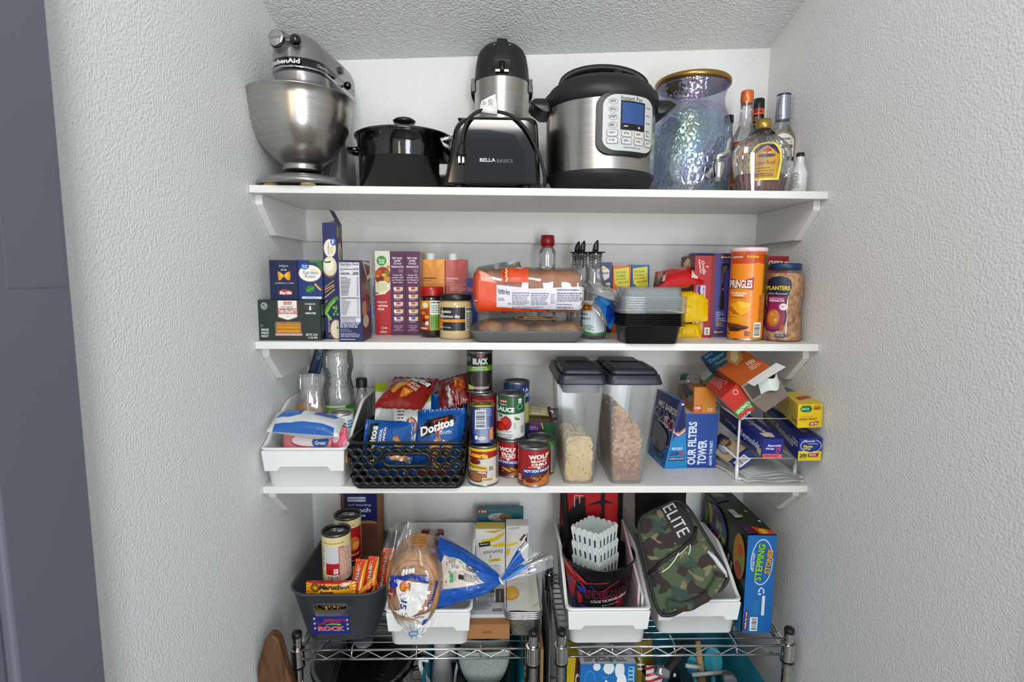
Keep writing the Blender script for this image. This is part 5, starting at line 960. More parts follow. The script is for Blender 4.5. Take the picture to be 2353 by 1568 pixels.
bag('candy_bag','small pink and yellow pouch beside the pink sugar bag','packet',(.172,-.34,Z3+.05),(.045,-.005,.01),(-.006,.02,.085),.010,'d8607e',(0,0,50,90),[('p',[(0,90),(50,90),(50,45),(0,70)],'d8a01c'),('l',[(0,72),(50,44)],4,'e8e0e0'),('e',20,20,12,12,'e8d8dc'),('w',8,60,40,85,4,'8a5a14',.3)],seed=23,wr=.005)
bag('candy_bag','striped red and white bag end sticking out beside the blue and white bag','packet',at(760,985,-.30),at(800,990,-.29)-at(760,985,-.30),at(752,958,-.25)-at(760,985,-.30),.012,'dccfc4',(0,0,50,40),[('l',[(0,8),(50,14)],3,'b8384a'),('l',[(0,20),(50,24)],3,'b8384a'),('l',[(0,32),(50,34)],3,'b8384a')],seed=24,wr=.005)
BS=noisemat('brown_sugar_lumps',[(.3,'9a6236'),(.7,'c08a58')],40,.8,bump=.002)
q=MB(); t=thing('sugar_sack','clear knotted bag of brown sugar behind the blue and white bag','bag',(.070,-.195,Z3+.015))
q.lathe([(0,0),(.034,.004),(.040,.05),(.043,.10),(.042,.14),(.03,.165),(0,.17)],BS,20); q.build('brown_sugar',t)
q=MB(); FB=film('eceff0',.16,.05,'clear_bag_plastic',.26,bump=(18,.004))
def sk(a,b):
    an=2*PI*a; z=-.004+.25*b; r=(.043+.008*min(1,b/.4)) if b<.55 else .051*(1-.62*((b-.55)/.45)**.7)+.012*((b-.8)/.2 if b>.8 else 0); r+=.004*math.sin(an*5+b*6)*(b); return (r*math.cos(an)+.01*b,r*math.sin(an)*.8,z)
q.grid(30,18,sk,FB); art(q,lambda a,b,e:(.055*(1+e)*math.cos(-2.2+1.4*a),.047*math.sin(-2.2+1.4*a)-e,.11+.05*b),(0,0,60,50),[('e',30,28,22,20,'24509a'),('o',30,28,18,16,2,'e6ecf4'),('t',30,28,18,12,'e6ecf4','GV',.02)],step=.1,e0=.002); q.build('clear_bag',t)
bag('packet','dark navy pouch sticking up in the back corner behind the sugar sack','packet',at(708,858,-.09),at(735,860,-.085)-at(708,858,-.09),at(732,800,-.09)-at(708,858,-.09)+Vector((0,0,.03)),.006,'2f4a68',(0,0,10,10),[('r',0,0,1.5,10,'1c2c40'),('r',8,0,9,10,'6a8aa4')],seed=26,wr=.002)
# big soda bottle, small bottle
bottle('soda_bottle','large empty ribbed clear bottle with a green label in the back of the left bin','bottle',778,-.135,Z3+.004,[(1010,33),(960,34),(925,34),(900,33.5),(885,31),(870,28),(858,29.5),(845,34),(825,34.5),(806,31)],9,film('e9eeee',.14,.05,'soda_bottle_plastic',.26,bump=(30,.003)),film('e9eeee',.14,.05,'soda_bottle_plastic',.26,bump=(30,.003)),capname='bottle_shoulder',arts=[('paper_label',(744,926,812,1000),[('r',744,926,812,1000,'74c02c'),('r',744,926,812,929,'e6ece0'),('p',[(790,926),(812,920),(812,935),(794,934)],'2f8a34')],.06)])
bottle('oil_bottle','small clear bottle with a dark cap beside the baking tin','bottle',831,-.10,Z3+.004,[(1000,18),(935,18),(918,16),(908,11.5),(888,11),(886,12.5),(871,12.5),(869,11.5)],5,film('dde4dc',.12,.04,'bottle_plastic2',.22),mat('2a201f',.45))
# baking powder tin
u,y=783,-.25; t=can('baking_tin','red-lettered white baking powder tin in the left bin','tin',u,y,Z3+.01,28,945,'dcdde2',(885,640,1150,900),[('p',[(948,688),(1068,672),(1072,722),(952,738)],'202024'),('t',1008,705,92,22,'e8e8ea','Signature',.02,-4),('w',1085,664,1142,706,3,'4a8ac4',.6),('t',1045,778,160,56,'b02234','BAKING',.03),('t',1065,850,150,52,'b02234','POWDER',.03)],lid='c4c2be')
# ================================================================ black woven basket
def basket():
    t=thing('woven_basket','black plastic woven-look basket of crisp bags','basket',(.374,-.252,Z3)); W0,W1=.137,.146; D0,D1=.118,.134; H=.128
    BK=mat('1f2022',.38,name='black_basket_plastic')
    q=MB(); q.loft([rr(0,0,W0,D0,0,.02),rr(0,0,W0+.002,D0+.002,.010,.02),rr(0,0,W0-.003,D0-.003,.010,.02),rr(0,0,W0-.003,D0-.003,.003,.02)],BK); q.build('base',t)
    q=MB(); q.loft([rr(0,0,W1-.003,D1-.003,H-.010,.022),rr(0,0,W1,D1,H-.008,.024),rr(0,0,W1+.003,D1+.003,H-.002,.026),rr(0,0,W1+.002,D1+.002,H,.026),rr(0,0,W1-.004,D1-.004,H,.022),rr(0,0,W1-.005,D1-.005,H-.010,.022),rr(0,0,W1-.003,D1-.003,H-.010,.022)],BK,cap0=False,cap1=False); q.build('rim',t)
    def panel(fm,wb,slot):
        q=MB(); cw,chh=.0245,.0182; 
        def bar(a,b):
            A=fm(*a); B=fm(*b); n=3; q.tube([A,(A+B)/2,B],[.0050,.0058,.0050],BK,6,cap=False)
        nr=int((H-.02)/chh)+1
        for j in range(nr+1):
            z=.012+j*chh; off=cw/2 if j%2 else 0; half=W0*1.0 if wb else D0
            wz=(W0+(W1-W0)*z/H) if wb else (D0+(D1-D0)*z/H); n=int(2*wz/cw)+2
            for i in range(-n//2-1,n//2+2):
                x=i*cw+off
                if abs(x)>wz-.002: continue
                if z>H-.012: continue
                if slot and abs(x)<.066 and .062<z<.098: continue
                for dx,dz in((cw/2,chh*.36),(-cw/2,chh*.36),(0,-chh*.64)):
                    x2=x+dx; z2=z+dz
                    if z2>H-.006: z2=H-.006
                    if z2<.004: continue
                    x2=max(-wz,min(wz,x2))
                    if slot and abs(x2)<.052 and .070<z2<.090: continue
                    bar((x,z),(x2,z2))
        if slot:
            P=[(c_*.0)for c_ in()]; n=28; R_=[]
            for i in range(n):
                a=2*PI*i/n; cx_=.042 if math.cos(a)>0 else -.042; R_.append((cx_+.017*math.cos(a),.080+.017*math.sin(a)))
            q.tube([fm(x,z) for x,z in R_],.0052,BK,8,closed=True)
        return q
    f=lambda x,z:Vector((x,-(D0+(D1-D0)*z/H),z)); panel(f,True,True).build('front_lattice',t,weld=False)
    f=lambda x,z:Vector((x,(D0+(D1-D0)*z/H),z)); panel(f,True,False).build('back_lattice',t,weld=False)
    for s,nm in((-1,'side_lattice'),(1,'side_lattice')):
        f=lambda x,z:Vector((s*(W0+(W1-W0)*z/H),x,z)); panel(f,False,False).build(nm,t,weld=False)
basket()
def chipart(w_,h_,c,txt,sub):
    return [('p',[(w_*.10,h_*.30),(w_*.32,h_*.12),(w_*.80,h_*.10),(w_*.94,h_*.22),(w_*.80,h_*.38),(w_*.30,h_*.42)],'16161a'),('p',[(w_*.28,h_*.14),(w_*.86,h_*.08),(w_*.52,h_*.50)],'c8501c'),('p',[(w_*.34,h_*.17),(w_*.78,h_*.13),(w_*.52,h_*.44)],c),('p',[(w_*.14,h_*.30),(w_*.34,h_*.15),(w_*.78,h_*.13),(w_*.90,h_*.22),(w_*.78,h_*.34),(w_*.30,h_*.38)],'16161a'),
     ('t',w_*.52,h_*.255,w_*.74,h_*.17,'ecebe8','Doritos',.04,-3),('t',w_*.66,h_*.46,w_*.34,h_*.07,'e6e2dc',txt,.02,-3),('t',w_*.66,h_*.54,w_*.3,h_*.07,'e6e2dc',sub,.02,-3),
     ('p',[(w_*.22,h_*.80),(w_*.40,h_*.56),(w_*.52,h_*.60),(w_*.50,h_*.86),(w_*.36,h_*.90)],'d79a34'),('p',[(w_*.28,h_*.78),(w_*.40,h_*.62),(w_*.47,h_*.66),(w_*.45,h_*.82)],'e8b456'),('e',w_*.38,h_*.72,w_*.02,h_*.02,'a8541c'),('e',w_*.42,h_*.78,w_*.02,h_*.015,'a8541c'),
     ('p',[(w_*.54,h_*.64),(w_*.80,h_*.60),(w_*.74,h_*.86),(w_*.62,h_*.82)],'c88a2c'),('p',[(w_*.60,h_*.67),(w_*.74,h_*.65),(w_*.70,h_*.80)],'e0a848'),('e',w_*.66,h_*.72,w_*.02,h_*.015,'a8541c')]
RED='8c231c'; BLU='1560a4'
P0=at(857,937,-.335); PU=at(968,943,-.335); PV=at(908,866,-.20)
bag('crisp_bag','red bag of nacho tortilla crisps tilted on top of the basket','crisp bag',P0,PU-P0,PV-P0,.020,RED,(0,0,100,80),chipart(100,80,RED,'NACHO','CHEESE')[:2]+[('p',[(30,2),(92,16),(96,34),(40,18)],'16161a'),('t',66,17,58,15,'ecebe8','Doritos',.04,18),('t',64,33,26,6,'e8d8cc','NACHO',.02,16),('t',62,41,26,6,'e8d8cc','CHEESE',.02,16),('p',[(20,30),(46,26),(50,36),(28,56),(20,52)],'c8862c'),('p',[(24,33),(42,30),(44,36),(28,48)],'e0a84a'),('p',[(44,44),(70,48),(60,60),(46,64)],'c07a24'),('p',[(48,48),(64,50),(56,58)],'dca040'),('w',4,58,20,66,2,'c86a5a',.4)],seed=31,wr=.006,rough=.16,back='b8bcc0')
P0=at(1010,946,-.26); PU=at(1080,925,-.25); PV=at(1008,884,-.19)
bag('crisp_bag','crumpled red crisp bag in the back right corner of the basket','crisp bag',P0,PU-P0,PV-P0+Vector((0,0,.01)),.024,'7c2018',(0,0,80,70),[('p',[(40,20),(70,10),(74,40),(56,50)],'a8501c'),('l',[(46,40),(56,18),(68,30)],3,'d88a2c'),('p',[(20,30),(30,26),(36,66),(26,66)],'b8bcc4'),('r',22,34,28,60,'22306a'),('t',28,50,22,5,'e0c020','CHIPS',.03,80)],seed=32,wr=.012,rough=.16,dents=2)
P0=at(1020,946,-.20); PU=at(1072,950,-.20); PV=at(1030,900,-.17)
bag('crisp_bag','second dark red crisp bag between the red bag and the crumpled one','crisp bag',at(985,942,-.22),at(1040,948,-.21)-at(985,942,-.22),at(1000,900,-.17)-at(985,942,-.22),.018,'6e1a16',(0,0,10,10),[],seed=33,wr=.008,rough=.16)
P0=Vector((.247,-.336,Z3+.045)); PU=Vector((.378,-.348,Z3+.040)); PV=Vector((.252,-.29,Z3+.16))
bag('crisp_bag','blue cool ranch crisp bag at the front left of the basket','crisp bag',P0,PU-P0,PV-P0,.026,BLU,(0,0,130,110),[('p',[(14,10),(38,6),(42,104),(20,106)],'16161a'),('t',30,56,86,20,'ecebe8','Doritos',.04,-90),('l',[(30,70),(48,96)],4,'d8601c'),('t',50,36,34,7,'eeeef2','COOL',.04,-90),('t',60,36,40,7,'eeeef2','RANCH',.04,-90),
 ('p',[(72,70),(90,66),(124,82),(122,92),(80,92)],'c8862c'),('p',[(76,74),(90,70),(116,84),(84,88)],'e0a848'),('p',[(86,38),(94,34),(104,50),(118,52),(100,62),(88,58)],'c8862c'),('p',[(90,42),(94,40),(102,54),(92,56)],'e0a848')],seed=34,wr=.007,rough=.15,seam='sides')
P0=Vector((.382,-.344,Z3+.045)); PU=Vector((.506,-.338,Z3+.05)); PV=Vector((.392,-.29,Z3+.185))
bag('crisp_bag','blue cool ranch crisp bag at the front right of the basket','crisp bag',P0,PU-P0,PV-P0,.026,BLU,(0,0,130,120),[('p',[(4,44),(30,22),(96,14),(112,26),(80,44),(20,60)],'16161a'),('p',[(44,26),(88,18),(62,64)],'c8501c'),('p',[(50,28),(80,23),(62,54)],'16161a'),('t',58,38,94,20,'ecebe8','Doritos',.04,-12),('t',84,52,34,7,'b8d0e8','RANCH',.02,-2),('p',[(30,92),(60,60),(74,66),(66,108),(58,112)],'c8862c'),('p',[(38,90),(60,66),(66,72),(58,98)],'e6b050'),('p',[(78,66),(108,78),(94,104),(80,84)],'c07e28'),('p',[(82,71),(100,79),(92,92)],'e0a848'),('t',116,110,14,8,'e6ecf4','1 oz',.0)],seed=35,wr=.007,rough=.15)
bag('crisp_bag','blue crisp bag standing behind the front right one','crisp bag',(.41,-.285,Z3+.06),(.112,.012,.0),(-.006,.07,.15),.02,'14579a',(0,0,110,110),[('p',[(60,6),(96,4),(98,40),(64,44)],'16161a'),('t',78,24,36,16,'ecebe8','DO',.04,80),('l',[(84,30),(104,14),(96,44)],3,'d8601c'),('p',[(16,50),(34,34),(44,60)],'d79a34')],seed=36,wr=.007,rough=.15)
POP='d9dbd6'
bag('popcorn_bag','white popcorn bag with a green top in the middle of the basket','popcorn bag',(.325,-.31,Z3+.06),(.105,.0,.0),(-.01,.06,.165),.022,POP,(0,0,100,120),[('p',[(0,0),(100,0),(100,16),(50,34),(0,20)],'a4b81c'),('e',52,64,16,17,'7c2c24'),('e',52,64,12,13,'d0885c'),('t',80,44,22,14,'2a2c2c','NY',.0),('t',82,66,10,18,'2a2c2c','P',.0),('t',52,92,44,8,'b4bc2c','POPCORN',.02),('w',14,30,34,60,5,'4a4c4a',.35),('w',54,100,90,116,3,'6a6c6a',.35)],seed=37,wr=.006,rough=.25)
bag('popcorn_bag','white bag with a lime green top at the back left of the basket','popcorn bag',(.262,-.23,Z3+.05),(.095,-.02,.0),(-.018,.085,.178),.018,POP,(0,0,100,120),[('p',[(0,0),(100,0),(100,22),(0,14)],'a4b81c'),('t',62,56,40,34,'2a2c2c','Pi',.0),('w',10,90,40,110,4,'6a6c6a',.3)],seed=38,wr=.005,rough=.25)
bag('popcorn_bag','white foil bag edge behind the front left blue crisp bag','popcorn bag',(.262,-.30,Z3+.05),(.10,.012,.0),(.01,.04,.13),.014,'cfd2cc',(0,0,10,10),[('r',0,4,10,5,'c8cc50')],seed=39,wr=.008,rough=.2)
bag('crisp_bag','blue crisp bag lying low behind the basket handle slot','crisp bag',(.265,-.333,Z3+.014),(.125,0,.0),(0,.012,.07),.014,'1a66b0',(0,0,10,10),[('r',7.5,0,8.2,10,'c8d0e0')],seed=40,wr=.004)
bag('crisp_bag','orange crisp bag low in the right of the basket seen through the weave','crisp bag',(.395,-.333,Z3+.014),(.12,0,.0),(0,.012,.07),.014,'9a4a1c',(0,0,10,10),[('p',[(2,2),(6,1),(5,8)],'d8a030'),('r',7,1,9,9,'2a5c9a')],seed=41,wr=.004)
# ================================================================ cans
hc=.106
can('food_can','yellow-topped can of refried beans at the front left of the can stacks','can',1111,-.322,Z3,35,1012,'d3cdc4',(118,1050,430,1500),[('r',118,1040,430,1082,'e3c61c'),('p',[(118,1082),(430,1082),(430,1150),(300,1175),(118,1190)],'a8261c'),('t',220,1130,200,62,'ecd23a','Rosarita',.04,6),('p',[(118,1240),(315,1275),(320,1322),(118,1300)],'e3c61c'),('t',210,1282,200,30,'4a1c14','TRADITIONAL',.03,6),('e',190,1215,54,34,'7c2a1c'),
 ('e',205,1400,104,72,'6a3a24'),('e',205,1395,92,60,'a87850'),('w',130,1350,290,1440,9,'8a5c3a',.35,4),('r',215,1330,312,1366,'b02a24'),('t',263,1348,84,20,'f0e6dc','FIBER',.03,3),('w',330,1275,375,1330,4,'3a3a3a',.5),('r',262,1412,395,1464,'e8d8b8'),('w',268,1420,390,1456,1,'b89a68',.9),('w',398,1050,426,1450,30,'4a4a48',.5)],h=.108)
can('food_can','red hot dog chili can standing on its own at the front','can',1226,-.325,Z3,36,1018,'a81826',(630,1060,940,1500),[('o',1,1,1,1,1,'a81826'),('r',720,1110,936,1240,'8a0f1c'),('r',724,1114,936,1236,'a81826'),('t',838,1142,196,60,'efe8e2','WOLF',.05,-4),('t',840,1196,150,28,'efe8e2','BRAND',.04,-3),('t',840,1238,146,36,'efe8e2','CHILI',.05,-3),('w',738,1268,930,1280,1,'e8c8a8',.6),('p',[(825,1262),(850,1262),(858,1285),(838,1296),(822,1280)],'efe8e2'),
 ('p',[(688,1300),(945,1285),(945,1340),(690,1400)],'1c3f8c'),('t',820,1318,246,36,'efe8e2','HOT DOG SAUCE',.04,-4),('p',[(682,1402),(945,1335),(945,1500),(682,1500)],'4a1a10'),('e',770,1430,80,44,'7a2c18'),('e',860,1400,60,40,'8a3018'),('p',[(690,1440),(760,1460),(900,1400),(938,1330),(938,1500),(690,1500)],'c87838'),('e',800,1425,90,36,'6a2412',-20)]
 +[('l',[(760+((i*37)%130),1400+((i*23)%40)),(775+((i*37)%130)+((i*13)%16),1384+((i*23)%40))],5,'e8b83a') for i in range(22)]+[('w',650,1380,680,1460,4,'e8dcd4',.5)],h=.105,face=face_to_cam(.7,-.32))
can('food_can','red hot dog chili can under the tomato sauce can','can',1174,-.262,Z3,33,1012,'a81826',(430,960,730,1390),[('t',545,1050,170,60,'efe8e2','WOLF',.05,3),('t',558,1104,146,28,'efe8e2','BRAND',.04,4),('t',556,1136,140,34,'efe8e2','CHILI',.05,3),('w',465,1160,640,1172,1,'e8c8a8',.6),('p',[(540,1156),(562,1156),(570,1180),(552,1190),(536,1174)],'efe8e2'),('p',[(430,1185),(730,1200),(730,1245),(430,1262)],'1c3f8c'),('t',540,1210,210,32,'efe8e2','HOT DOG SAUCE',.04,3),('p',[(430,1270),(730,1230),(730,1390),(430,1390)],'5a2012'),('p',[(540,1380),(640,1330),(730,1300),(730,1390)],'c87838')]
 +[('l',[(490+((i*37)%140),1290+((i*23)%44)),(505+((i*37)%140)+((i*13)%16),1274+((i*23)%44))],5,'e8b83a') for i in range(22)],h=.105)
can('food_can','tall tomato sauce can with a green top stacked on a chili can','can',1174,-.262,Z3+.1052,33,905,'dddcd8',(410,530,708,950),[('r',410,530,708,690,'1c6a3c'),('p',[(410,680),(708,660),(708,690),(640,700),(500,706),(410,692)],'1c6a3c'),('r',446,556,520,588,'b8242c'),('t',483,572,62,16,'f2ecec','H-E-B',.03),('t',482,607,72,15,'e8ece8','TOMATO',.01),('t',502,655,186,48,'f0f2ee','SAUCE',.04,3),('o',650,628,26,28,4,'c8d4cc'),('r',634,545,668,592,'d8e0d8'),('t',651,572,26,12,'1c6a3c','NEW',.01),
 ('e',510,800,60,70,'b01c18'),('e',490,780,36,40,'d04434'),('e',450,835,46,50,'a01814'),('e',460,838,32,36,'c8402c'),('l',[(490,732),(512,720),(530,738)],7,'3c7a2c'),('p',[(600,730),(640,745),(655,765),(620,765),(596,750)],'4a8a3c'),('p',[(440,705),(480,712),(470,740),(445,730)],'5a9a48'),('e',520,880,60,6,'b8b4b0'),('w',585,795,620,860,4,'a8a8a4',.3),('t',510,916,150,16,'5a5c5a','SALSA DE TOMATES',.0,3),('t',498,938,160,14,'3a3c3a','NET WT 15 OZ (425g)',.02,4),('w',660,830,700,910,8,'7a7c7a',.4)],h=.124)
q=None
# rectangular luncheon meat tin
P=at(1109,1010,-.322); zb_=Z3+.1082; t=thing('meat_tin','blue rectangular tin with a gold lid standing on the refried bean can','tin',(at(1109,960,-.322).x,-.322,zb_),(0,0,R(8)))
q=MB(); q.loft([rr(0,0,.027,.019,0,.012),rr(0,0,.0285,.0205,.002,.012),rr(0,0,.0285,.0205,.004,.012),rr(0,0,.0278,.0198,.006,.012),rr(0,0,.0278,.0198,.098,.012)],mat('1c3f80',.3,coat=.3),cap1=False); GOLD=mat('b39a4a',.25,.85,name='gold_tinplate'); q.loft([rr(0,0,.0278,.0198,.097,.012),rr(0,0,.031,.023,.1,.013),rr(0,0,.031,.023,.103,.013),rr(0,0,.0275,.0195,.1035,.012),rr(0,0,.026,.018,.1005,.012)],GOLD,cap0=False)
q.loft([rr(0,0,.0284,.0204,.004,.012),rr(0,0,.0284,.0204,.0001+.004,.012)],GOLD,cap0=False,cap1=False)
art(q,flat((-.0278,-.0199,.004),(.0556,0,0),(0,0,.094),(0,-1,0)),(145,690,365,985),[('r',168,712,278,870,'d8dade'),('b',176,720,270,860,'1c2438',True),('w',285,700,345,770,6,'8aa4d0',.4),('w',160,878,300,915,3,'7a90c8',.4),('r',168,925,195,955,'d8dade'),('e',240,950,40,14,'e8e4e0'),('t',240,950,60,12,'c02838','Hormel',.03,0,.2),('p',[(315,880),(350,850),(352,960),(318,960)],'c87838'),('r',145,905,365,985,'1a6aa8') if False else ('w',290,860,330,872,1,'c8d4e8')])
q.build('tin_body',t); q=MB(); q.tube([( .006*math.cos(a)-.004,.004*math.sin(a),.1035) for a in [2*PI*k/14 for k in range(14)]],.001,GOLD,6,closed=True); q.build('ring_pull',t)
can('food_can','red-labelled can in the middle of the back left stack','can',1111,-.232,Z3+.1062,29,901,'8c1a20',(150,480,400,960),[('r',150,520,400,560,'a8242a'),('w',170,530,380,550,2,'d8a8a0',.4)],h=.118)
can('food_can','plain dark red can at the bottom of the back left stack','can',1111,-.232,Z3,29,1010,'6a1a20',(0,0,10,10),[],h=.106)
zc=Z3+.1062+.1182
can('food_can','black can of black beans with jalapeno and lime on top of the back left stack','can',1102,-.232,zc,30,806,'1e1f1c',(95,85,380,470),[('t',248,100,70,18,'d84a4c','H-E-B',.03),('o',248,100,48,17,4,'c03034'),('t',247,160,164,64,'e8e4dc','BLACK',.05),('p',[(100,215),(370,200),(370,258),(100,268)],'6a9a2c'),('t',240,224,150,15,'e8ecd8','BEANS WITH',.03),('t',240,246,180,14,'e8ecd8','JALAPENO & LIME',.03),('e',255,350,112,96,'5a4c44'),('e',255,345,104,86,'241c1a'),('w',165,280,345,400,9,'4a3c34',.4,7),('e',255,432,90,16,'a89c94'),('p',[(120,400),(180,420),(170,450),(120,450)],'b8c060'),('r',115,90,140,160,'2c6a44'),('o',125,138,16,20,4,'c8ccc4')],h=.116)
can('food_can','lower blue can against the wall behind the tomato sauce','can',1187,-.19,Z3,30,1000,'1c4a80',(0,0,10,10),[],h=.122,lid='777777')
can('food_can','blue can stacked against the wall behind the tomato sauce','can',1187,-.19,Z3+.1222,30,872,'1c4a80',(468,400,740,740),[('t',700,445,54,34,'e6ecf2','LA',.03),('t',718,490,60,34,'e6ecf2','CHOY',.03),('e',736,430,12,16,'b8343c'),('p',[(690,560),(740,550),(740,740),(690,730)],'b8b06a'),('w',700,570,736,720,9,'d8d098',.4)],h=.125,lid='8a8a88')
can('food_can','green-topped can with a nutrition panel behind the front chili can','can',1243,-.252,Z3,31,1000,'2c7a3c',(735,960,1000,1370),[('r',735,1090,1000,1370,'7a2414'),('w',740,1100,960,1360,12,'b8501c',.5),('r',968,985,1000,1360,'dcd8cc'),('w',971,1000,998,1350,26,'3a3a38',.6),('p',[(735,960),(1000,960),(1000,1010),(850,1040),(735,1010)],'3c9a44')],h=.104)
o=carton('seasoning_box','purple and green box behind the green-topped can','box',1210,1274,972,-.165,Z3,.07,'5c2a78',(712,860,1005,1300),[('p',[(880,870),(1005,865),(1005,1300),(880,1300)],'1c6a3c'),('p',[(860,860),(872,860),(896,930),(880,935)],'d8c020'),('w',735,905,860,950,2,'d8b8e0',.4)],top='8a7a3c')
P0=at(1209,968,-.165); bag('seasoning_packet','printed seasoning packet lying on the purple and green box','packet',P0+Vector((0,0,.006)),at(1268,972,-.165)-P0,Vector((.0,.05,.028)),.003,'b8b088',(0,0,100,60),[('r',0,44,100,60,'5a4a2c'),('r',6,6,84,40,'cfc9a8'),('w',12,10,78,34,4,'6a6a54',.4),('p',[(88,0),(100,0),(100,44),(92,44)],'4a2c4a')],seed=51,wr=.002,crimp=.03)
bag('seasoning_packet','dark purple packet standing against the wall beside the cereal tub','packet',at(1262,968,-.14),at(1282,966,-.14)-at(1262,968,-.14),Vector((0,.01,.035)),.003,'4a2c44',(0,0,10,10),[],seed=52,wr=.002)
# ================================================================ cereal tubs
TUB=film('eef1f1',.17,.12,'frosted_tub_plastic',.16); LIDN=mat('2b3340',.38,name='navy_lid_plastic')
def cereal_tub(label,xb0,xb1,xt0,xt1,rzv):
    w0,w1=(xb1-xb0)/2,(xt1-xt0)/2; xc=(xb0+xb1+xt0+xt1)/4; H=.282; d0,d1=.112,.128; sh=((xt0+xt1)-(xb0+xb1))/2
    t=thing('cereal_tub',label,'tub',((xb0+xb1)/2,-.343+d0,Z3)); 
    def rg(k,ins=0,z=None): return [(x+sh*k,y,z if z is not None else H*k) for x,y,_ in rr(0,0,w0+(w1-w0)*k-ins,d0+(d1-d0)*k-ins,0,.014)]
    q=MB(); q.loft([rg(0,.004,.0),rg(0.01,0),rg(.35),rg(.7),rg(1)],TUB,cap1=False); q.build('tub_body',t)
    q=MB(); a=rr(sh,0,w1+.008,d1+.006,H-.006,.018); 
    q.loft([rr(sh,0,w1+.009,d1+.007,H-.012,.018),rr(sh,0,w1+.010,d1+.008,H-.010,.018),rr(sh,0,w1+.006,d1+.004,H+.002,.018),rr(sh,0,w1+.004,d1+.002,H+.010,.018),rr(sh,0,w1+.002,d1,H+.012,.018)],LIDN); lid=q.build('lid',t)
    q=MB(); q.loft([rr(sh,-d1*.42,w1-.004,d1*.56,H+.012,.014),rr(sh,-d1*.42,w1-.002,d1*.57,H+.018,.014),rr(sh,-d1*.40,w1-.010,d1*.52,H+.028,.014),rr(sh,-d1*.40,w1-.022,d1*.46,H+.0275,.012),rr(sh,-d1*.40,w1-.024,d1*.45,H+.0255,.012)],LIDN); q.build('pour_flap',lid)
    q=MB(); q.loft([rr(sh,d1*.58,w1-.006,d1*.36,H+.012,.014),rr(sh,d1*.58,w1-.012,d1*.33,H+.024,.014)],LIDN); q.build('rear_panel',lid)
    return t,rg,sh,w0,w1,d0
t,rg,sh,w0,w1,d0=cereal_tub('clear cereal tub with a navy lid, half full of wheel-shaped cereal',.7785,.8565,.764,.875,0)
q=MB(); q.loft([rr(0,0,w0+.0088,d0+.0045,.245,.014),rr(0,0,w0+.0095,d0+.0048,.278,.014)],mat('33485e',.4,name='blue_grey_band'),cap0=False,cap1=False); b_=q.build('inner_collar',t,(sh*.93,0,0))
CER=mat('ecd59c',.6,name='wheel_cereal_surface')
q=MB(); rnd=random.Random(5)
q.loft([[(x*.9,y*.93+.004,.006) for x,y,z in rr(0,0,w0,d0,0,.014)],[(x*.9,y*.93+.004,.055) for x,y,z in rr(0,0,w0,d0,0,.014)],[(x*.86,y*.9+.004,.088) for x,y,z in rr(0,0,w0,d0,0,.014)]],mat('dcc48c',.8))
def wheel(q,M_,r=.0115):
    q.tube([M_@Vector((r*math.cos(a),r*math.sin(a),0)) for a in [2*PI*k/9 for k in range(9)]],  .0034,CER,5,closed=True)
    q.tube([M_@Vector((.004*math.cos(a),.004*math.sin(a),0)) for a in [2*PI*k/5 for k in range(5)]],.002,CER,4,closed=True)
    for k in range(5): a=2*PI*k/5; q.tube([M_@Vector((.004*math.cos(a),.004*math.sin(a),0)),M_@Vector((r*math.cos(a),r*math.sin(a),0))],.0018,CER,4,cap=False)
for i in range(280):
    side=rnd.random()
    if side<.6: x=rnd.uniform(-w0+.015,w0-.014); y=-d0+.018; z=rnd.uniform(.012,.112); X=Matrix.Translation((x+sh*z/.28,y,z))@Matrix.Rotation(R(90)+rnd.gauss(0,.35),4,'X')@Matrix.Rotation(rnd.gauss(0,.4),4,'Y')
    elif side<.85: x=-w0+.016; y=rnd.uniform(-d0+.01,d0-.02); z=rnd.uniform(.012,.10); X=Matrix.Translation((x,y,z))@Matrix.Rotation(R(90)+rnd.gauss(0,.4),4,'Y')@Matrix.Rotation(rnd.gauss(0,.5),4,'X')
    else: x=rnd.uniform(-w0+.015,w0-.012); y=rnd.uniform(-d0+.012,d0-.02); z=.10+rnd.uniform(-.006,.012); X=Matrix.Translation((x,y,z))@Matrix.Rotation(rnd.gauss(0,.5),4,'X')@Matrix.Rotation(rnd.gauss(0,.5),4,'Y')
    wheel(q,X)
o=q.build('wheel_cereal',None,t.location,weld=False); tag(o,'pale wheel-shaped cereal pieces filling the lower part of the left tub','cereal',kind='stuff')
t,rg,sh,w0,w1,d0=cereal_tub('clear cereal tub with a navy lid, two thirds full of bran flakes',.903,.984,.889,1.015,0)
FL=noisemat('bran_flake_surface',[(.3,'cc9c6c'),(.6,'e2b88c'),(.8,'eecda8')],60,.75)
q=MB(); 
def fh(x): return .215-.10*((x+w0)/(2*w0))**1.5
q.grid(10,14,lambda a,b:((-w0*.86+2*w0*.86*a)*(1+.12*b),-d0+.010,.006+(fh(-w0+2*w0*a)-.02)*b),mat('a8744c',.9))
q.grid(10,14,lambda a,b:(-w0+.009-.012*b,-d0+.012+2*(d0-.015)*a,.006+.19*b),mat('a8744c',.9))
q.grid(8,8,lambda a,b:((-w0*.86+2*w0*.86*a)*1.1,-d0+.012+2*(d0-.015)*b,fh(-w0+2*w0*a)-.014),mat('a8744c',.9))
rnd=random.Random(8)
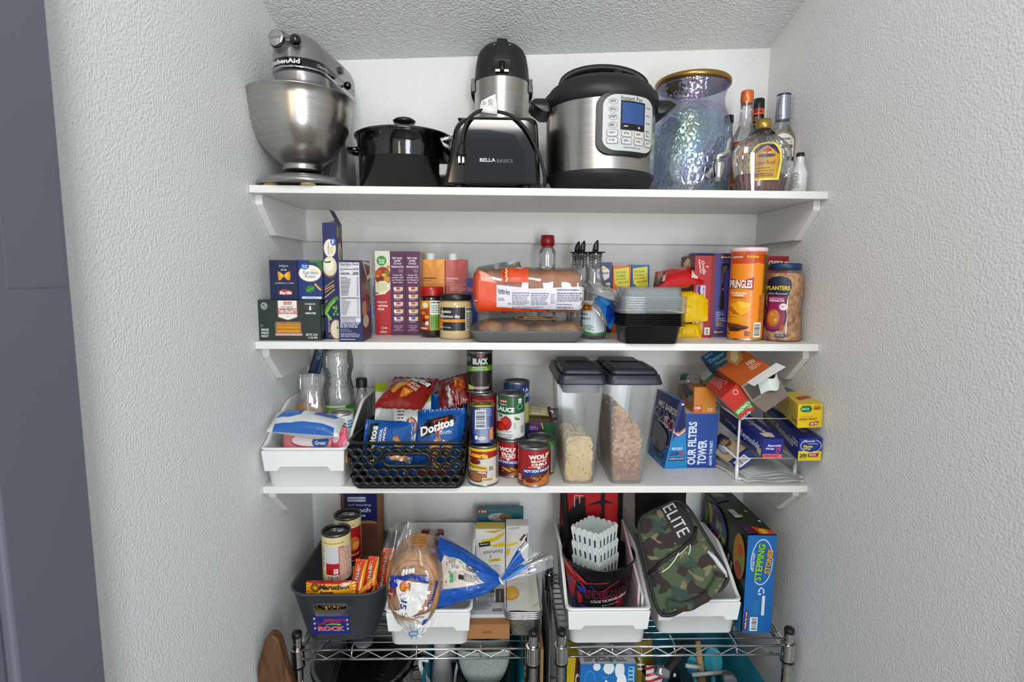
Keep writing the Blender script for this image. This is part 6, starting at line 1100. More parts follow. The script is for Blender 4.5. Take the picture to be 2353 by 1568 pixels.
for i in range(560):
    s_=rnd.random(); r=rnd.uniform(.006,.0115)
    x=rnd.uniform(-w0+.012,w0-.012)
    if s_<.62: z=rnd.uniform(.014,fh(x)); y=-d0+.0145-.014*z/.28+rnd.uniform(0,.003); x=x*(1+.2*z/.28); X=Matrix.Translation((x,y,z))@Matrix.Rotation(R(90)+rnd.gauss(0,.6),4,'X')@Matrix.Rotation(rnd.gauss(0,.6),4,'Y')
    elif s_<.86: z=rnd.uniform(.014,.2); y=rnd.uniform(-d0+.01,d0-.02); X=Matrix.Translation((-w0+.0155-.016*z/.28,y,z))@Matrix.Rotation(R(90)+rnd.gauss(0,.5),4,'Y')@Matrix.Rotation(rnd.gauss(0,.6),4,'X')
    else: z=fh(x)+rnd.uniform(-.012,.002); y=rnd.uniform(-d0+.012,d0-.03); X=Matrix.Translation((x,y,z))@Matrix.Rotation(rnd.gauss(0,.6),4,'X')@Matrix.Rotation(rnd.gauss(0,.6),4,'Y')
    n=7; ring_=[(r*(1+rnd.uniform(-.2,.2))*math.cos(2*PI*k/n),r*(1+rnd.uniform(-.2,.2))*math.sin(2*PI*k/n)*.8,rnd.uniform(-.002,.002)) for k in range(n)]
    q.add([(0,0,.0015)]+ring_,[(0,1+k,1+(k+1)%n) for k in range(n)],FL,True,X)
o=q.build('bran_flakes',None,t.location,weld=False); tag(o,'tan bran flakes sloping down to the right inside the right tub','cereal',kind='stuff')
# ================================================================ doughnut carton
def quadmap(p00,p10,p11,p01,flip=1):
    p00,p10,p11,p01=[Vector(p) for p in (p00,p10,p11,p01)]; n=(p10-p00).cross(p01-p00).normalized()*flip
    return lambda a,b,e:(p00*(1-a)+p10*a)*(1-b)+(p01*(1-a)+p11*a)*b+n*e
B1=atz(1526,1078,Z3); B2=atz(1578,1076,Z3); B0=atz(1489,1042,Z3); B3=B0+B2-B1
T1=at(1563,921,(B1.y+B2.y)/2-.0); T0=at(1511,883,(B0.y+B3.y)/2); T1=Vector((T1.x,T1.y,T1.z)); T0=Vector((T0.x,T0.y,T1.z+.004))
q=MB(); V_=[B0,B1,B2,B3,T1,T0]; o0=Vector((B1.x,B1.y,Z3)); V_=[p-o0 for p in V_]; DB=mat('1c2f6c',.3,coat=.2)
T1r=V_[4]+Vector((.012,.0,-.0)); T0r=V_[5]+Vector((.012,0,0))
q.add(V_+[T1r,T0r],[(0,1,4,5)],DB); q.add(V_+[T1r,T0r],[(1,2,6,4)],DB); q.add(V_+[T1r,T0r],[(2,3,7,6),(3,0,5,7),(4,6,7,5),(0,3,2,1)],mat('2a8ac4',.3,coat=.2))
lm=quadmap(V_[0],V_[1],V_[4],V_[5],1)
art(q,lm,(0,0,100,200),[('p',[(0,150),(100,138),(100,200),(0,200)],'1f78b0'),('l',[(0,150),(30,146),(60,142),(100,138)],4,'c88a3c'),('t',58,36,84,20,'c8ac4a','MRS BAIRDS',.02,3),('t',58,36,82,17,'e8e6e8','MRS BAIRDS',.01,3),('t',36,63,66,26,'e8e4e6','GRAB',.025,4),('t',36,63,62,22,'1f2c60','GRAB',.02,4),('t',78,76,46,34,'ece6e6','GO',.03,4),('t',78,76,42,28,'b01c2c','GO',.02,4),('t',60,68,14,12,'e8e4e6',"'N",.05,4),('t',52,84,52,8,'e8dcd8','FAVORITES',.02,5),
 ('p',[(12,96),(30,88),(66,100),(84,112),(84,140),(70,162),(30,164),(10,150)],'77797a'),('e',40,120,7,14,'1f90b8'),('p',[(40,132),(60,162),(24,162)],'5a5c60'),('l',[(40,132),(62,160)],1,'9a9c9e'),('p',rrect(14,166,82,178,5),'1c2350'),('t',48,172,58,6,'b8c4e0','POWDERED SUGAR DONUTS',.01),('t',62,192,40,5,'d0e0f0','NET WT. 10 OZ',.01),('w',4,150,14,164,5,'a8b8c8',.4)],e0=.0004)
rm=quadmap(V_[1],V_[2],T1r,V_[4],1)
art(q,rm,(0,0,100,200),[('p',[(0,84),(50,96),(100,80),(100,200),(0,200)],'2c94cc'),('l',[(0,84),(50,96),(100,80)],5,'c88a3c'),('l',[(0,90),(50,102),(100,86)],4,'e8e2e0'),('l',[(0,95),(50,107),(100,91)],3,'c03048'),('o',30,112,14,8,1.5,'2484bc'),('o',80,120,12,8,1.5,'2484bc'),('o',40,190,22,10,1.5,'2484bc'),('o',80,188,14,9,1.5,'2484bc'),('t',48,141,60,8,'e8e6e8','MRS BAIRDS',.02),('t',30,155,44,15,'20306c','GRAB',.02),('t',54,155,10,8,'20306c',"'N",.04),('t',76,155,34,15,'b01c2c','GO',.02),('p',rrect(8,166,92,177,5),'1f2c60'),('t',50,171,76,6,'d8e0f0','POWDERED SUGAR DONUTS',.01),('r',40,8,88,14,'d8d8dc')],e0=.0004)
o=q.build('doughnut_carton',None,o0); tag(o,'blue wedge-shaped doughnut carton with a clear window beside the cereal tubs','carton')
# filters box and torn bag box on it
FZ=at(1610,951,-.222).z
carton('filter_box','blue and white box of water filters with large sideways lettering','box',1578,1651,951,-.222,Z3,.10,'1c4f9e',(405,640,690,1145),[('t',466,915,400,76,'dfe6f0','OUR FILTERS',.03,-90),('t',560,1000,230,80,'dfe6f0','TOWER',.03,-90),('t',640,1005,240,26,'dfe6f0','ABOVE THE REST.',.02,-90)],side='d8d8d6',lrect=(345,590,405,1145),litems=[('t',375,750,30,40,'4a5058','N',.0,-60)],top='dcd6cc')
zf=FZ+.0005
carton('sandwich_bag_box','torn-open orange box of one hundred bags on top of the filter box','box',1596,1647,890,-.215,zf,.125,'cf8a1c',(470,400,672,632),[('r',474,566,545,626,'cc4a1c'),('t',508,588,54,28,'f2e6dc','100',.04),('w',484,612,530,618,1,'f2d8c0'),('t',622,594,50,14,'f0e0c8','Single',.02),('t',622,612,54,14,'f0e0c8','Zipper',.02),('w',520,408,640,418,1,'a86c14',.3)],side='c07e1a',lrect=(245,330,470,632),litems=[('p',[(290,330),(460,400),(420,470),(350,520),(300,450)],'241c14'),('r',392,460,440,530,'88b0c8'),('r',404,476,428,512,'cf8a1c'),('r',262,410,300,480,'7a98a8'),('p',[(245,330),(290,345),(300,430),(290,600),(245,520)],'8c5c20')])
bag('bag_bundle','clear bags and green wrappers bursting from the torn orange box','bags',at(1556,882,-.13),at(1606,886,-.17)-at(1556,882,-.13),at(1562,858,-.10)-at(1556,882,-.13),.014,film('a8b0a8',.35,.08,'crumpled_bags',.3,bump=(60,.008)),(0,0,10,10),[('p',[(1,3),(5,2),(4,8),(1,8)],'2c5a3c')],seed=55,wr=.012,seam='all')
# ================================================================ white wire wrap rack
t=thing('wrap_rack','white coated wire rack holding foil and wrap boxes at the right end','rack',(1.32,-.18,Z3)); WC=mat('e4e5e5',.35,name='white_coated_wire')
L_=lambda x,y,z:Vector((x-1.32,y+.18,z)); xa,xb,yf_,yb_=1.246,1.404,-.318,-.05
q=MB(); q.tube([L_(xa,yb_,.004),L_(xa,yf_+.008,.004),L_(xa+.006,yf_,.004),L_(xb,yf_+.0,.004),L_(xb,yb_,.004)],.0028,WC,8); q.tube([L_(xa+.02,yf_,.004),L_(xa+.02,yb_,.004)],.002,WC,8); q.build('base_frame',t)
for x,y in((xa,yf_),(xb,yf_),(xa,yb_),(xb,yb_)): q=MB(); q.tube([L_(x,y,.0),L_(x,y,.045),L_(x,y,.0451),L_(x,y,.17)],[.0048,.0048,.003,.003],WC,10); q.build('upright',t)
for z in(.060,.170):
    q=MB(); q.tube([L_(xa,yb_,z+.012),L_(xa,yf_+.004,z),L_(xb,yf_+.004,z),L_(xb,yb_,z+.012)],.0028,WC,8)
    q.tube([L_(xa,yf_+(yb_-yf_)*.6,z+.007),L_(xb,yf_+(yb_-yf_)*.6,z+.007)],.002,WC,6)
    q.build('wire_tier',t)
# boxes of wrap
def longbox(name,label,cat,y,bl,br,tl,back_bl,yb,col,rect,items,faces,group=None,dz=0):
    P0=at(*bl,y); PU=at(*br,y); PV=at(*tl,y); D=at(*back_bl,yb)-P0; D.z=dz if dz is not None else D.z
    return obox(name,label,cat,P0,PU,PV,D,col,rect,items,faces,group)
RB='1c2f8c'
longbox('foil_box','blue foil box with a pink band on its end, slanting across the wire rack','wrap box',-.395,(1752,1053),(1798,1053),(1755,1009),(1652,985),-.09,RB,(1105,870,1285,1060),[('r',1105,1020,1280,1060,'e06a70'),('t',1182,1040,128,20,'6a1c34','EVERYDAY',.03),('t',1205,940,122,28,'e6e8f2','Reynolds',.02,0,.3),('t',1168,970,76,26,'e6e8f2','Wrap',.02,0,.3),('t',1242,975,46,32,'d8506a','75',.03),('w',1218,998,1264,1010,1,'d8506a',.7)],
 {'u':((0,0,300,100),[('t',215,62,130,44,'d8dcea','Reynolds',.03,0,.3),('t',90,60,84,34,'c8cce0','Wrap',.02,0,.3),('p',[(262,62),(290,62),(290,98),(270,92)],'e0c898'),('w',60,20,150,32,2,'b04a8a',.5),('l',[(0,30),(30,30)],2,'8890b8'),('l',[(0,40),(30,40)],2,'8890b8')]),'V':((0,0,100,300),[('t',50,215,150,46,'d8dcea','Reynolds',.03,90,.3),('p',[(15,255),(80,255),(70,285),(20,285)],'e8dcc0'),('w',20,60,90,120,3,'b04a8a',.3)])},dz=.012)
longbox('plastic_wrap_box','blue and yellow plastic wrap box end beside the right wall','wrap box',-.41,(1833,1059),(1886,1059),(1834,1008),(1742,1010),-.06,RB,(1415,880,1635,1090),[('r',1415,1000,1635,1090,'e3cf1c'),('p',[(1435,900),(1600,890),(1610,960),(1540,1015),(1440,985)],'1c3f8c'),('o',1530,950,100,66,6,'d8e0ea'),('r',1415,880,1635,895,'1c3f8c'),('t',1512,908,108,24,'e6e8f2','Reynolds',.02,0,.3),('t',1550,930,90,12,'c8d0e4','KITCHENS',.01),('t',1505,955,88,24,'e8dc40','Plastic',.03),('t',1492,980,72,24,'e8dc40','Wrap',.03),('t',1462,1040,68,32,'2a2f50','200',.04),('t',1460,1066,66,16,'2a2f50','SQ FT',.02),('p',[(1510,1022),(1612,1018),(1600,1052),(1505,1055)],'a81c4a'),('w',1520,1028,1598,1046,2,'f0d8e0',.6)],
 {'u':((0,0,300,100),[('t',205,52,130,44,'d8dcea','Reynolds',.03,0,.3),('t',80,44,110,40,'d8d03c','Plastic',.03),('t',276,32,34,30,'d8dcea','200',.03)]),'V':((0,0,100,300),[('t',50,200,130,40,'b8bcd8','Reynolds',.02,90,.3)])},dz=.02)
longbox('cling_wrap_box','bright yellow cling wrap box end resting high against the right wall','wrap box',-.405,(1832,984),(1888,982),(1834,930),(1762,940),-.10,'e3c61c',(1415,560,1645,775),[('p',rrect(1445,572,1545,634,24),'3a8a4c'),('r',1440,595,1548,615,'1c6a58'),('w',1450,599,1540,611,1,'d8e8c8',.8),('t',1598,600,68,30,'8a3018','200',.04,180),('w',1570,572,1640,580,1,'8a5018'),('t',1512,697,170,24,'8a3018','CLING WRAP',.02,180),('p',[(1530,728),(1616,718),(1606,752),(1524,760)],'8a1c24'),('t',1570,740,70,20,'f0e0d8','GLAD',.04,176),('w',1450,670,1590,676,1,'a88820')],
 {'u':((0,0,300,100),[('t',272,80,40,16,'8a1c24','GLAD',.03,180),('w',90,10,180,16,1,'6a4a10'),('w',60,40,240,80,5,'b89a18',.25),('r',232,12,262,50,'e3c61c'),('p',[(205,20),(222,20),(213,42)],'b8281c'),('w',150,24,190,36,2,'6a4a10',.3)]),'V':((0,0,100,300),[('p',[(20,230),(90,210),(86,240),(24,262)],'b04030'),('p',[(0,120),(60,110),(80,160),(10,170)],'5a7a9a'),('w',20,60,90,90,3,'b08a20',.3)])},dz=.006)
longbox('sandwich_bag_box','red sandwich bag box tilted on its edge on the wire rack','wrap box',-.335,(1702,962),(1733,957+0),(1662,912),(1618,905),-.14,'c03020',(0,0,100,100),[],{},dz=.02) if False else None
P0=at(1703,967,-.33); PU=at(1752,924,-.33); PV=at(1661,912,-.33); 
obox('sandwich_bag_box','red and green sandwich bag box tilted on its corner on the wire rack','wrap box',P0,PU,PV,Vector((.006,.15,.012)),'c8321c',(0,0,100,100),[('p',[(0,62),(72,62),(72,94),(0,94)],'3c8a34'),('t',36,72,60,13,'e8ecd8','SANDWICH',.03,0),('t',36,85,54,8,'e8ecd8','EXTRA LARGE',.02),('p',[(0,80),(8,100),(62,100),(50,84)],'c8321c')]+[('r',0,4+i*8,100,5+i*8,'b02818') for i in range(7)]+[('t',84,26,24,20,'f2e6e0','50',.05,90),('o',52,16,9,9,2,'f0d8d0'),('p',[(4,94),(44,94),(44,100),(4,100)],'e8e6ee'),('t',24,97,34,6,'1c2c7c','Hefty',.05)],
 {'u':((0,0,200,100),[('r',100,0,200,100,'3c8a34'),('p',[(110,20),(180,20),(180,60),(110,60)],'e8e6ee'),('t',145,40,62,26,'1c2c7c','Hefty',.05),('w',10,20,90,70,4,'e8c8b8',.3)]),'V':((0,0,100,200),[('w',20,20,80,150,8,'e8b8a8',.3),('r',0,150,100,200,'c8321c'),('r',0,0,100,30,'4c8a34')]),'v':((0,0,100,200),[('r',0,0,100,200,'2a1c14')])})
# open zipper bag box on top
P0=at(1728,925,-.345); PU=at(1796,880,-.35); PV=P0+(at(1712,868,-.345)-P0)*.8
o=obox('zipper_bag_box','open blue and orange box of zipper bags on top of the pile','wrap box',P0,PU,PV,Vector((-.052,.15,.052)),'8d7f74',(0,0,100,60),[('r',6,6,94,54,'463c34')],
 {'V':((0,0,100,170),[('r',0,0,100,75,'1f5f80'),('r',0,75,100,170,'b8622c'),('t',24,34,20,50,'a8b8c4','Zipper',.02,90) if False else ('t',30,36,54,17,'a8bcc8','Zipper',.01,4),('t',30,56,40,10,'b8b84a','freezer',.01,4),('p',[(40,70),(60,44),(92,30),(96,60),(72,96),(44,104)],'b8945c'),('p',[(50,72),(66,52),(88,42),(88,58),(68,84),(50,92)],'d8c49a'),('t',78,120,24,16,'e6d8cc','100',.03,4),('w',60,132,96,150,3,'e6d0c0',.35),('w',8,8,40,18,2,'c8d8e0',.4)]),'u':((0,0,170,60),[('r',60,0,170,60,'a85a2c'),('r',0,0,60,60,'1c5070')])})
fl=MB(); U=PU-P0; V=PV-P0; N=Vector((.052,-.15,-.052)).normalized()
fl.add([V,U+V,U+V+N*.035+V*.1,V+N*.03+V*.1],[(0,1,2,3),(3,2,1,0)],mat('e0dedb',.6)); fl.build('tear_flap',o)
fl=MB(); fl.add([Vector((0,0,0)),U,U*.9+N*.03-V*.25,U*.1+N*.03-V*.3],[(0,1,2,3),(3,2,1,0)],mat('857970',.85)); fl.build('front_flap',o)
q=MB(); q.grid(10,6,lambda a,b:U*(.3+.6*a)+V*(.15+.6*b+.12*math.sin(a*6))+N*(.004+.014*math.sin(a*3.1)),mat('d3dcd6',.3,name='bag_roll')); q.grid(10,6,lambda a,b:U*(.3+.6*a)+V*(.15+.6*b+.12*math.sin(a*6))+N*(.003+.014*math.sin(a*3.1)),mat('d3dcd6',.3)); q.build('bag_roll',o)
# box with a spoon picture at the bottom of the rack
P0=at(1697,1084,-.30); PU=at(1738,1052,-.31); PV=at(1683,1062,-.30)
obox('wrap_box','blue and yellow box with a spoon picture lying at the bottom of the wire rack','wrap box',P0,PU,PV,Vector((-.03,.19,.008)),'24327c',(0,0,100,60),[('p',[(10,6),(70,6),(78,50),(18,50)],'dfe0e4'),('b',18,12,66,42,'24283c')],
 {'V':((0,0,100,200),[('r',0,110,100,200,'c8b48c'),('r',0,0,100,60,'d8c41c'),('t',40,30,60,20,'7a2c5a','BAGS',.03,90),('e',40,130,20,34,'8a8c8e',20),('e',42,128,14,26,'b8babc',20),('e',72,110,22,26,'7a5a3c'),('w',56,98,90,122,5,'e8e0d0',.4),('r',0,190,100,200,'24327c')]),'u':((0,0,200,60),[('r',110,0,200,60,'c8b48c')])})
# folded clear bag
q=MB(); FO=film('eef2ee',.86,.3,'folded_frosted_plastic',.12)
x0,x1=1.262,1.415
def sheet(z0,rl,amp,ph):
    def f(a,b):
        x=x0+.012*rl+(x1-x0-.02*rl)*a; y=-.345+.012*rl+(.20)*b; return (x-1.32-.05*b*(1-a)*1.0,y+.2,z0+amp*math.sin(a*PI)*(1-.4*b)+.0022*math.sin(a*9+ph)+.001*math.sin(b*7))
    return f
for z0,rl,amp,ph in((.0045,0,.001,0),(.010,.4,.004,1),(.0165,.2,.006,2),(.022,.6,.006,3)): q.grid(14,8,sheet(z0,rl,amp,ph),FO)
q.tube([(x1-1.32-.008,-.145,.0045),(x1-1.32,-.145,.0075),(x1-1.32-.008,-.145,.010)],.0012,FO,6); q.tube([(x1-1.32-.012,-.143,.0165),(x1-1.32-.002,-.143,.019),(x1-1.32-.012,-.143,.0225)],.0012,FO,6)
o=q.build('plastic_sheet',None,(1.32,-.2,Z3)); tag(o,'folded frosted plastic sheet at the right front corner of the lowest board shelf','plastic sheet')
# ================================================================ on the wire racks
def cutter(o,mb,loc=(0,0,0)):
    """cut a hole for real: boolean, applied, cutter removed"""
    c=mb.build('cutter',None,loc,recalc=True); m=o.modifiers.new('hole','BOOLEAN'); m.object=c; m.operation='DIFFERENCE'; m.solver='EXACT'
    bpy.context.view_layer.update(); dg=bpy.context.evaluated_depsgraph_get(); me=bpy.data.meshes.new_from_object(o.evaluated_get(dg)); o.modifiers.clear(); old=o.data; o.data=me; bpy.data.objects.remove(c); return o
ZR=RT
# grey tub
TG=mat('53585e',.5,name='grey_tub_plastic'); hx0,hx1,hy0,hy1,HT=.094,.126,.150,.172,.150; tcx,tcy=.1795,-.203
t=thing('storage_tub','grey plastic tub with a bright sticker on its front, full of noodles and cans','tub',(tcx,tcy,ZR))
q=MB(); q.loft([rr(0,0,hx0-.01,hy0-.01,0,.045,10),rr(0,0,hx0,hy0,.006,.05,10),rr(0,0,hx1,hy1,HT-.004,.062,10),rr(0,0,hx1+.004,hy1+.004,HT-.003,.064,10),rr(0,0,hx1+.004,hy1+.004,HT,.064,10),rr(0,0,hx1-.002,hy1-.002,HT,.06,10),rr(0,0,hx1-.0028,hy1-.0028,HT-.004,.06,10),rr(0,0,hx0-.003,hy0-.003,.009,.048,10)],TG); o=q.build('tub_body',t,recalc=True)
def fy(z,e=0): return -(hy0+(hy1-hy0)*(z-.006)/(HT-.01))-e
zs=.108; q=MB(); P=rrect(-.056,zs-.0115,.032,zs+.0115,.0112); q.prism([(x,z) for x,z in P],-.25,-.12,TG); o.parent=None; bpy.context.view_layer.update(); cutter(o,q,(0,0,0)); o.parent=t
q=MB(); q.tube([(x,fy(z)+.0012,z) for x,z in P],.003,TG,8,closed=True); q.build('handle_rim',t)
q=MB(); sx0,sx1,sz0,sz1=-.066,.036,.027,.082
fm=lambda a,b,e:(sx0+(sx1-sx0)*a,fy(sz0+(sz1-sz0)*b,e+.0002),sz0+(sz1-sz0)*b)
bolt=lambda x,y,s:('p',[(x,y),(x+12*s,y),(x+8*s,y+7*s),(x+16*s,y+7*s),(x-1*s,y+24*s),(x+3*s,y+12*s),(x-3*s,y+12*s)],'f0d82c')
art(q,fm,(325,1225,702,1422),[('r',325,1225,702,1422,'26358a'),('t',520,1285,190,62,'c22c50','you',.035,0,.35),('l',[(378,1300),(392,1318),(420,1312),(440,1290)],9,'c22c50'),('l',[(600,1280),(640,1262),(654,1276),(640,1290)],8,'c22c50'),('p',[(455,1330),(480,1314),(530,1306),(612,1312),(606,1330),(540,1318),(490,1322)],'9ccb3c'),
 ('t',516,1367,258,52,'8fb8d0','ROCK',.05),('t',512,1364,258,52,'e8704c','ROCK',.045)]+[bolt(350,1240+54*i,1.3) for i in range(3)]+[bolt(668,1256+50*i,1.3) for i in range(3)],e0=.0002); q.build('sticker',t)
def soupcan(label,u,y,z0,lay,rect,items):
    return can('soup_can',label,'can',u,y,z0,33.5,0,'e2d6a4',rect,items,lid='4c4c4c',h=.138,pull=True)
def can2(label,x,y,z0,items,rect=(425,400,730,810),group=None,fa=None):
    r=.0385; h=.138; t=thing('soup_can',label,'can',(x,y,z0),group=group); fc=fa if fa is not None else face_to_cam(x,y)
    q=MB(); q.lathe([(0,0),(r*.93,0),(r*1.0,.001),(r*1.02,.0035),(r*.985,.006),(r*.985,h-.007),(r*1.02,h-.004),(r*1.02,h-.001),(r*.985,h),(r*.955,h-.0005),(r*.94,h-.006),(r*.84,h-.006),(r*.82,h-.0048),(0,h-.005)],DARKTIN,44); q.build('can_body',t)
    q=MB(); q.lathe([(r*.993,.0062),(r*.993,h-.0072)],mat('d9cf9e',.4),44)
    fm=lambda a,b,e:((r*.993+e)*math.cos(fc+math.asin(max(-.995,min(.995,2*a-1)))),(r*.993+e)*math.sin(fc+math.asin(max(-.995,min(.995,2*a-1)))),.0062+(h-.0134)*b)
    art(q,fm,rect,items,step=.06,e0=.0002); q.build('paper_label',t)
    q=MB(); P=[(r*.28*math.cos(a)-r*.1,r*.15*math.sin(a),h-.001) for a in [2*PI*k/16 for k in range(16)]]; q.tube(P,.0013,TIN,6,closed=True); q.box((r*.1,-r*.1,h-.005),(r*.5,r*.1,h-.001),TIN); o=q.build('ring_pull',t); o.rotation_euler=(0,0,R(15)); return t
ci=[('w',440,448,715,462,1,'b89a4a',.8),('p',[(425,480),(465,490),(465,700),(425,690)],'e4e0d8'),('w',428,490,460,690,14,'33302c',.5),('r',466,488,598,640,'c9c9cc'),('r',466,640,598,745,'b0181e'),('r',540,690,585,735,'e8e4e0'),('w',545,695,580,730,5,'5a5a5a',.5),('r',598,488,722,800,'dcc8b8'),('w',604,500,716,780,22,'a86a5a',.45,4),('r',470,752,590,790,'e4e0d8'),('b',476,756,585,786,'2c2c2c'),('r',596,488,602,800,'b0181e'),('r',600,488,655,496,'b0181e')]
cx1,cy1=.163,-.288; cx2,cy2=.166,-.188
can2('lower cream-topped can half hidden by noodles at the front of the grey tub',cx1,cy1,ZR+.0095,[('w',440,448,715,462,1,'b89a4a',.8)])
can2('upper cream and red soup can with its nutrition side showing in the grey tub',cx1,cy1,ZR+.1478,ci)
can2('lower soup can further back in the grey tub',cx2+.002,cy2,ZR+.0095,[('w',440,448,715,462,1,'b89a4a',.8)])
can2('upper soup can with a red label further back in the grey tub',cx2,cy2,ZR+.1478,[('w',440,448,715,462,1,'b89a4a',.8),('r',425,480,730,800,'a81820'),('e',640,640,60,70,'c87838'),('e',660,660,34,40,'e0a850'),('t',650,745,90,24,'f0e0d8','SOUP',.03)])
# ramen packets
def ramen(label,o,U,V,puff,col,items,seed,rect=(0,0,150,60),group=None,back=None):
    return bag('noodle_packet',label,'packet',o,U,V,puff,col,rect,items,seed=seed,wr=.003,seam='sides',crimp=.05,rough=.2,pw=.3,group=group,back=back)
YL='e0a318'
lg=[('o',30,20,14,14,3,'1c1a18'),('o',30,20,9,9,2.4,'1c1a18'),('t',88,16,88,17,'1c1a18','Maruchan',.05),('t',68,33,38,11,'1c1a18','Ramen',.03),('t',72,46,60,10,'1c1a18','Noodle Soup',.03)]
fyl=-.203-.160
ramen('yellow noodle packet with red edge lying across the front of the grey tub',(tcx-.080,-.354,ZR+.127),(.130,0,0),(0,.006,.046),.014,YL,[('p',[(0,0),(150,0),(150,5),(0,7)],'b01c1c')]+lg+[('p',[(76,50),(130,42),(140,60),(70,60)],'b82424')],61,back='b01c1c')
ramen('yellow noodle packet showing through the handle slot of the grey tub',(tcx-.068,-.347,ZR+.076),(.112,0,0),(0,.004,.046),.0135,YL,[('t',70,20,124,30,'1c1a18','Maruchan',.05),('t',62,46,62,16,'1c1a18','Ramen',.04),('r',138,0,150,60,'b01c1c')],62)
ORG='d8501c'
def vram(label,x,y,z,dx,dy,dz,rot,seed):
    U=Vector((dx,dy,dz)); V=Vector((.004,.0,.0))+Vector((-dz*.35,0,.0))
    V=Vector((.034,-.012,.004)); x+=.034; y-=.012; V=-V; 
    return ramen(label,(x,y,z),U,V,.010,ORG,[('t',66,30,112,24,'1c1a18','Maruchan',.05),('t',66,30,108,20,'e8e0d4','Maruchan',.01),('r',0,52,150,60,YL),('e',16,30,9,11,'e8e0d4'),('w',110,20,140,40,2,'f0d0b0',.4)],seed)
bx=.206
vram('orange noodle packet standing on edge against the front soup can',.205,-.345,ZR+.105,.012,.055,.10,0,63)
vram('orange noodle packet with a yellow side standing between its two neighbours',.238,-.335,ZR+.10,.010,.050,.11,0,64)
vram('orange noodle packet leaning at the right wall of the grey tub',.262,-.27,ZR+.10,.016,.05,.10,.2,65)
ramen('orange shrimp noodle packet tilted along the right rim of the grey tub',(.228,-.350,ZR+.085),(.055,.03,.050),(-.010,.0,.036),.010,ORG,[('t',76,30,120,30,'1c1a18','Shrimp Ramen',.04),('r',0,0,150,8,YL)],66)
ramen('yellow and red noodle packet low behind the orange ones',(.20,-.30,ZR+.03),(.075,.01,0),(0,.01,.07),.012,YL,[('r',0,40,150,60,'b01c1c')],67)
# tall lunch bag pack
carton('lunch_bag_pack','tall brown and navy pack of paper lunch bags behind the grey tub','box',782,879,1143-8,-.045,ZR,.018,'7d5c48',(580,20,1060,1200),[('r',618,20,995,420,'1c2a6c'),('p',rrect(660,66,864,130,8),'cfd4e0'),('t',762,98,190,40,'2a4a8c','trueliving',.02),('t',795,178,262,34,'c8ccd8','Self Standing',.02),('t',800,245,240,60,'c8ccd8','Lunch',.04),('t',800,325,120,56,'c8ccd8','Bags',.04),('e',890,430,110,40,'b89060'),('p',[(780,440),(995,430),(995,640),(780,650)],'7a5240'),('l',[(780,450),(860,430),(995,450)],16,'a8402c'),('w',800,480,990,620,8,'6a4434',.3),('r',995,20,1060,1200,'8d6a52')],side='6a4c3a')
# bread bin and what is in it
make_bin('white storage bin holding two bread bags on the left rack',.309,-.382,ZR,.230,.335)
q=MB(); 
t=thing('peeler','dark red handled kitchen tool lying in the back of the bread bin','tool',(.40,-.085,ZR+.165)); q.loft([rr(0,0,.034,.006,0,.006),rr(0,0,.036,.008,.004,.006),rr(0,0,.034,.006,.018,.006)],mat('8a1f22',.3,coat=.3)); q.build('handle',t,rot=(0,0,0)); q=MB(); q.lathe([(0,0),(.010,0),(.010,.002),(0,.002)],BLACK_GL,16,X=Matrix.Translation((-.022,-.0085,.010))@Matrix.Rotation(R(90),4,'X')); q.build('badge',t)
# bread seen from its end
P=at(951,1310,-.365); t=thing('bread_bag','clear bag of sliced bread with an upside-down white and blue label','bread',(P.x,-.355,.668)); rnd=random.Random(4)
LF=noisemat('loaf_crust',[(.3,'c08a50'),(.6,'d8a264'),(.8,'e6bc84')],10,.6,stretch=(1,1,1),dist=1.5)
def slc(k,y,n=36):
    Pn=[]
    for i in range(n):
        a=2*PI*i/n; c_,s_=math.cos(a),math.sin(a); x=.069*k*math.copysign(abs(c_)**.8,c_); z=.085+.088*k*math.copysign(abs(s_)**.85,s_); Pn.append((x+.012*(z-.08),y+.35*(z-.02)*.55,z))
    return Pn
q=MB(); q.loft([slc(.2,-.042),slc(.6,-.042),slc(.9,-.038),slc(.98,-.028)],LF,cap1=False)
for i in range(6): q.loft([slc(.98,-.028+.018*i),slc(1.0,-.022+.018*i),slc(1.0,-.014+.018*i),slc(.97,-.0105+.018*i)],LF,cap0=False,cap1=i==5)
for kk in(.35,.52,.68,.82): q.tube([ (x,y-.0425+.002*(kk>.7),z) for x,y,z in slc(kk,0)],.0012,mat('b57c48',.7),5,closed=True)
q.build('sliced_bread',t)
def bw(a,b,e=0):    # front film: a across, b up
    x=(2*a-1); z=-.01+.20*b; kz=math.sqrt(max(0,1-((z-.085)/.105)**2)); w_=.075*max(.25,kz)+.01*(b>.9)
    return (x*w_+.012*(z-.08),-.050-e+.35*(z-.02)*.55+.03*(abs(x)**4)+.0035*noise.noise(Vector((x*4,z*40,2)))+.002*noise.noise(Vector((x*14,z*70,5))),z)
FB2=film('f2f2f2',.06,.05,'bread_bag_clear',.22,bump=(18,.004))
q=MB(); q.grid(24,26,bw,FB2); q.grid(12,16,lambda a,b:bw(1.0,b)[0:1]+(bw(1,b)[1]+.11*a,bw(1,b)[2]),FB2)
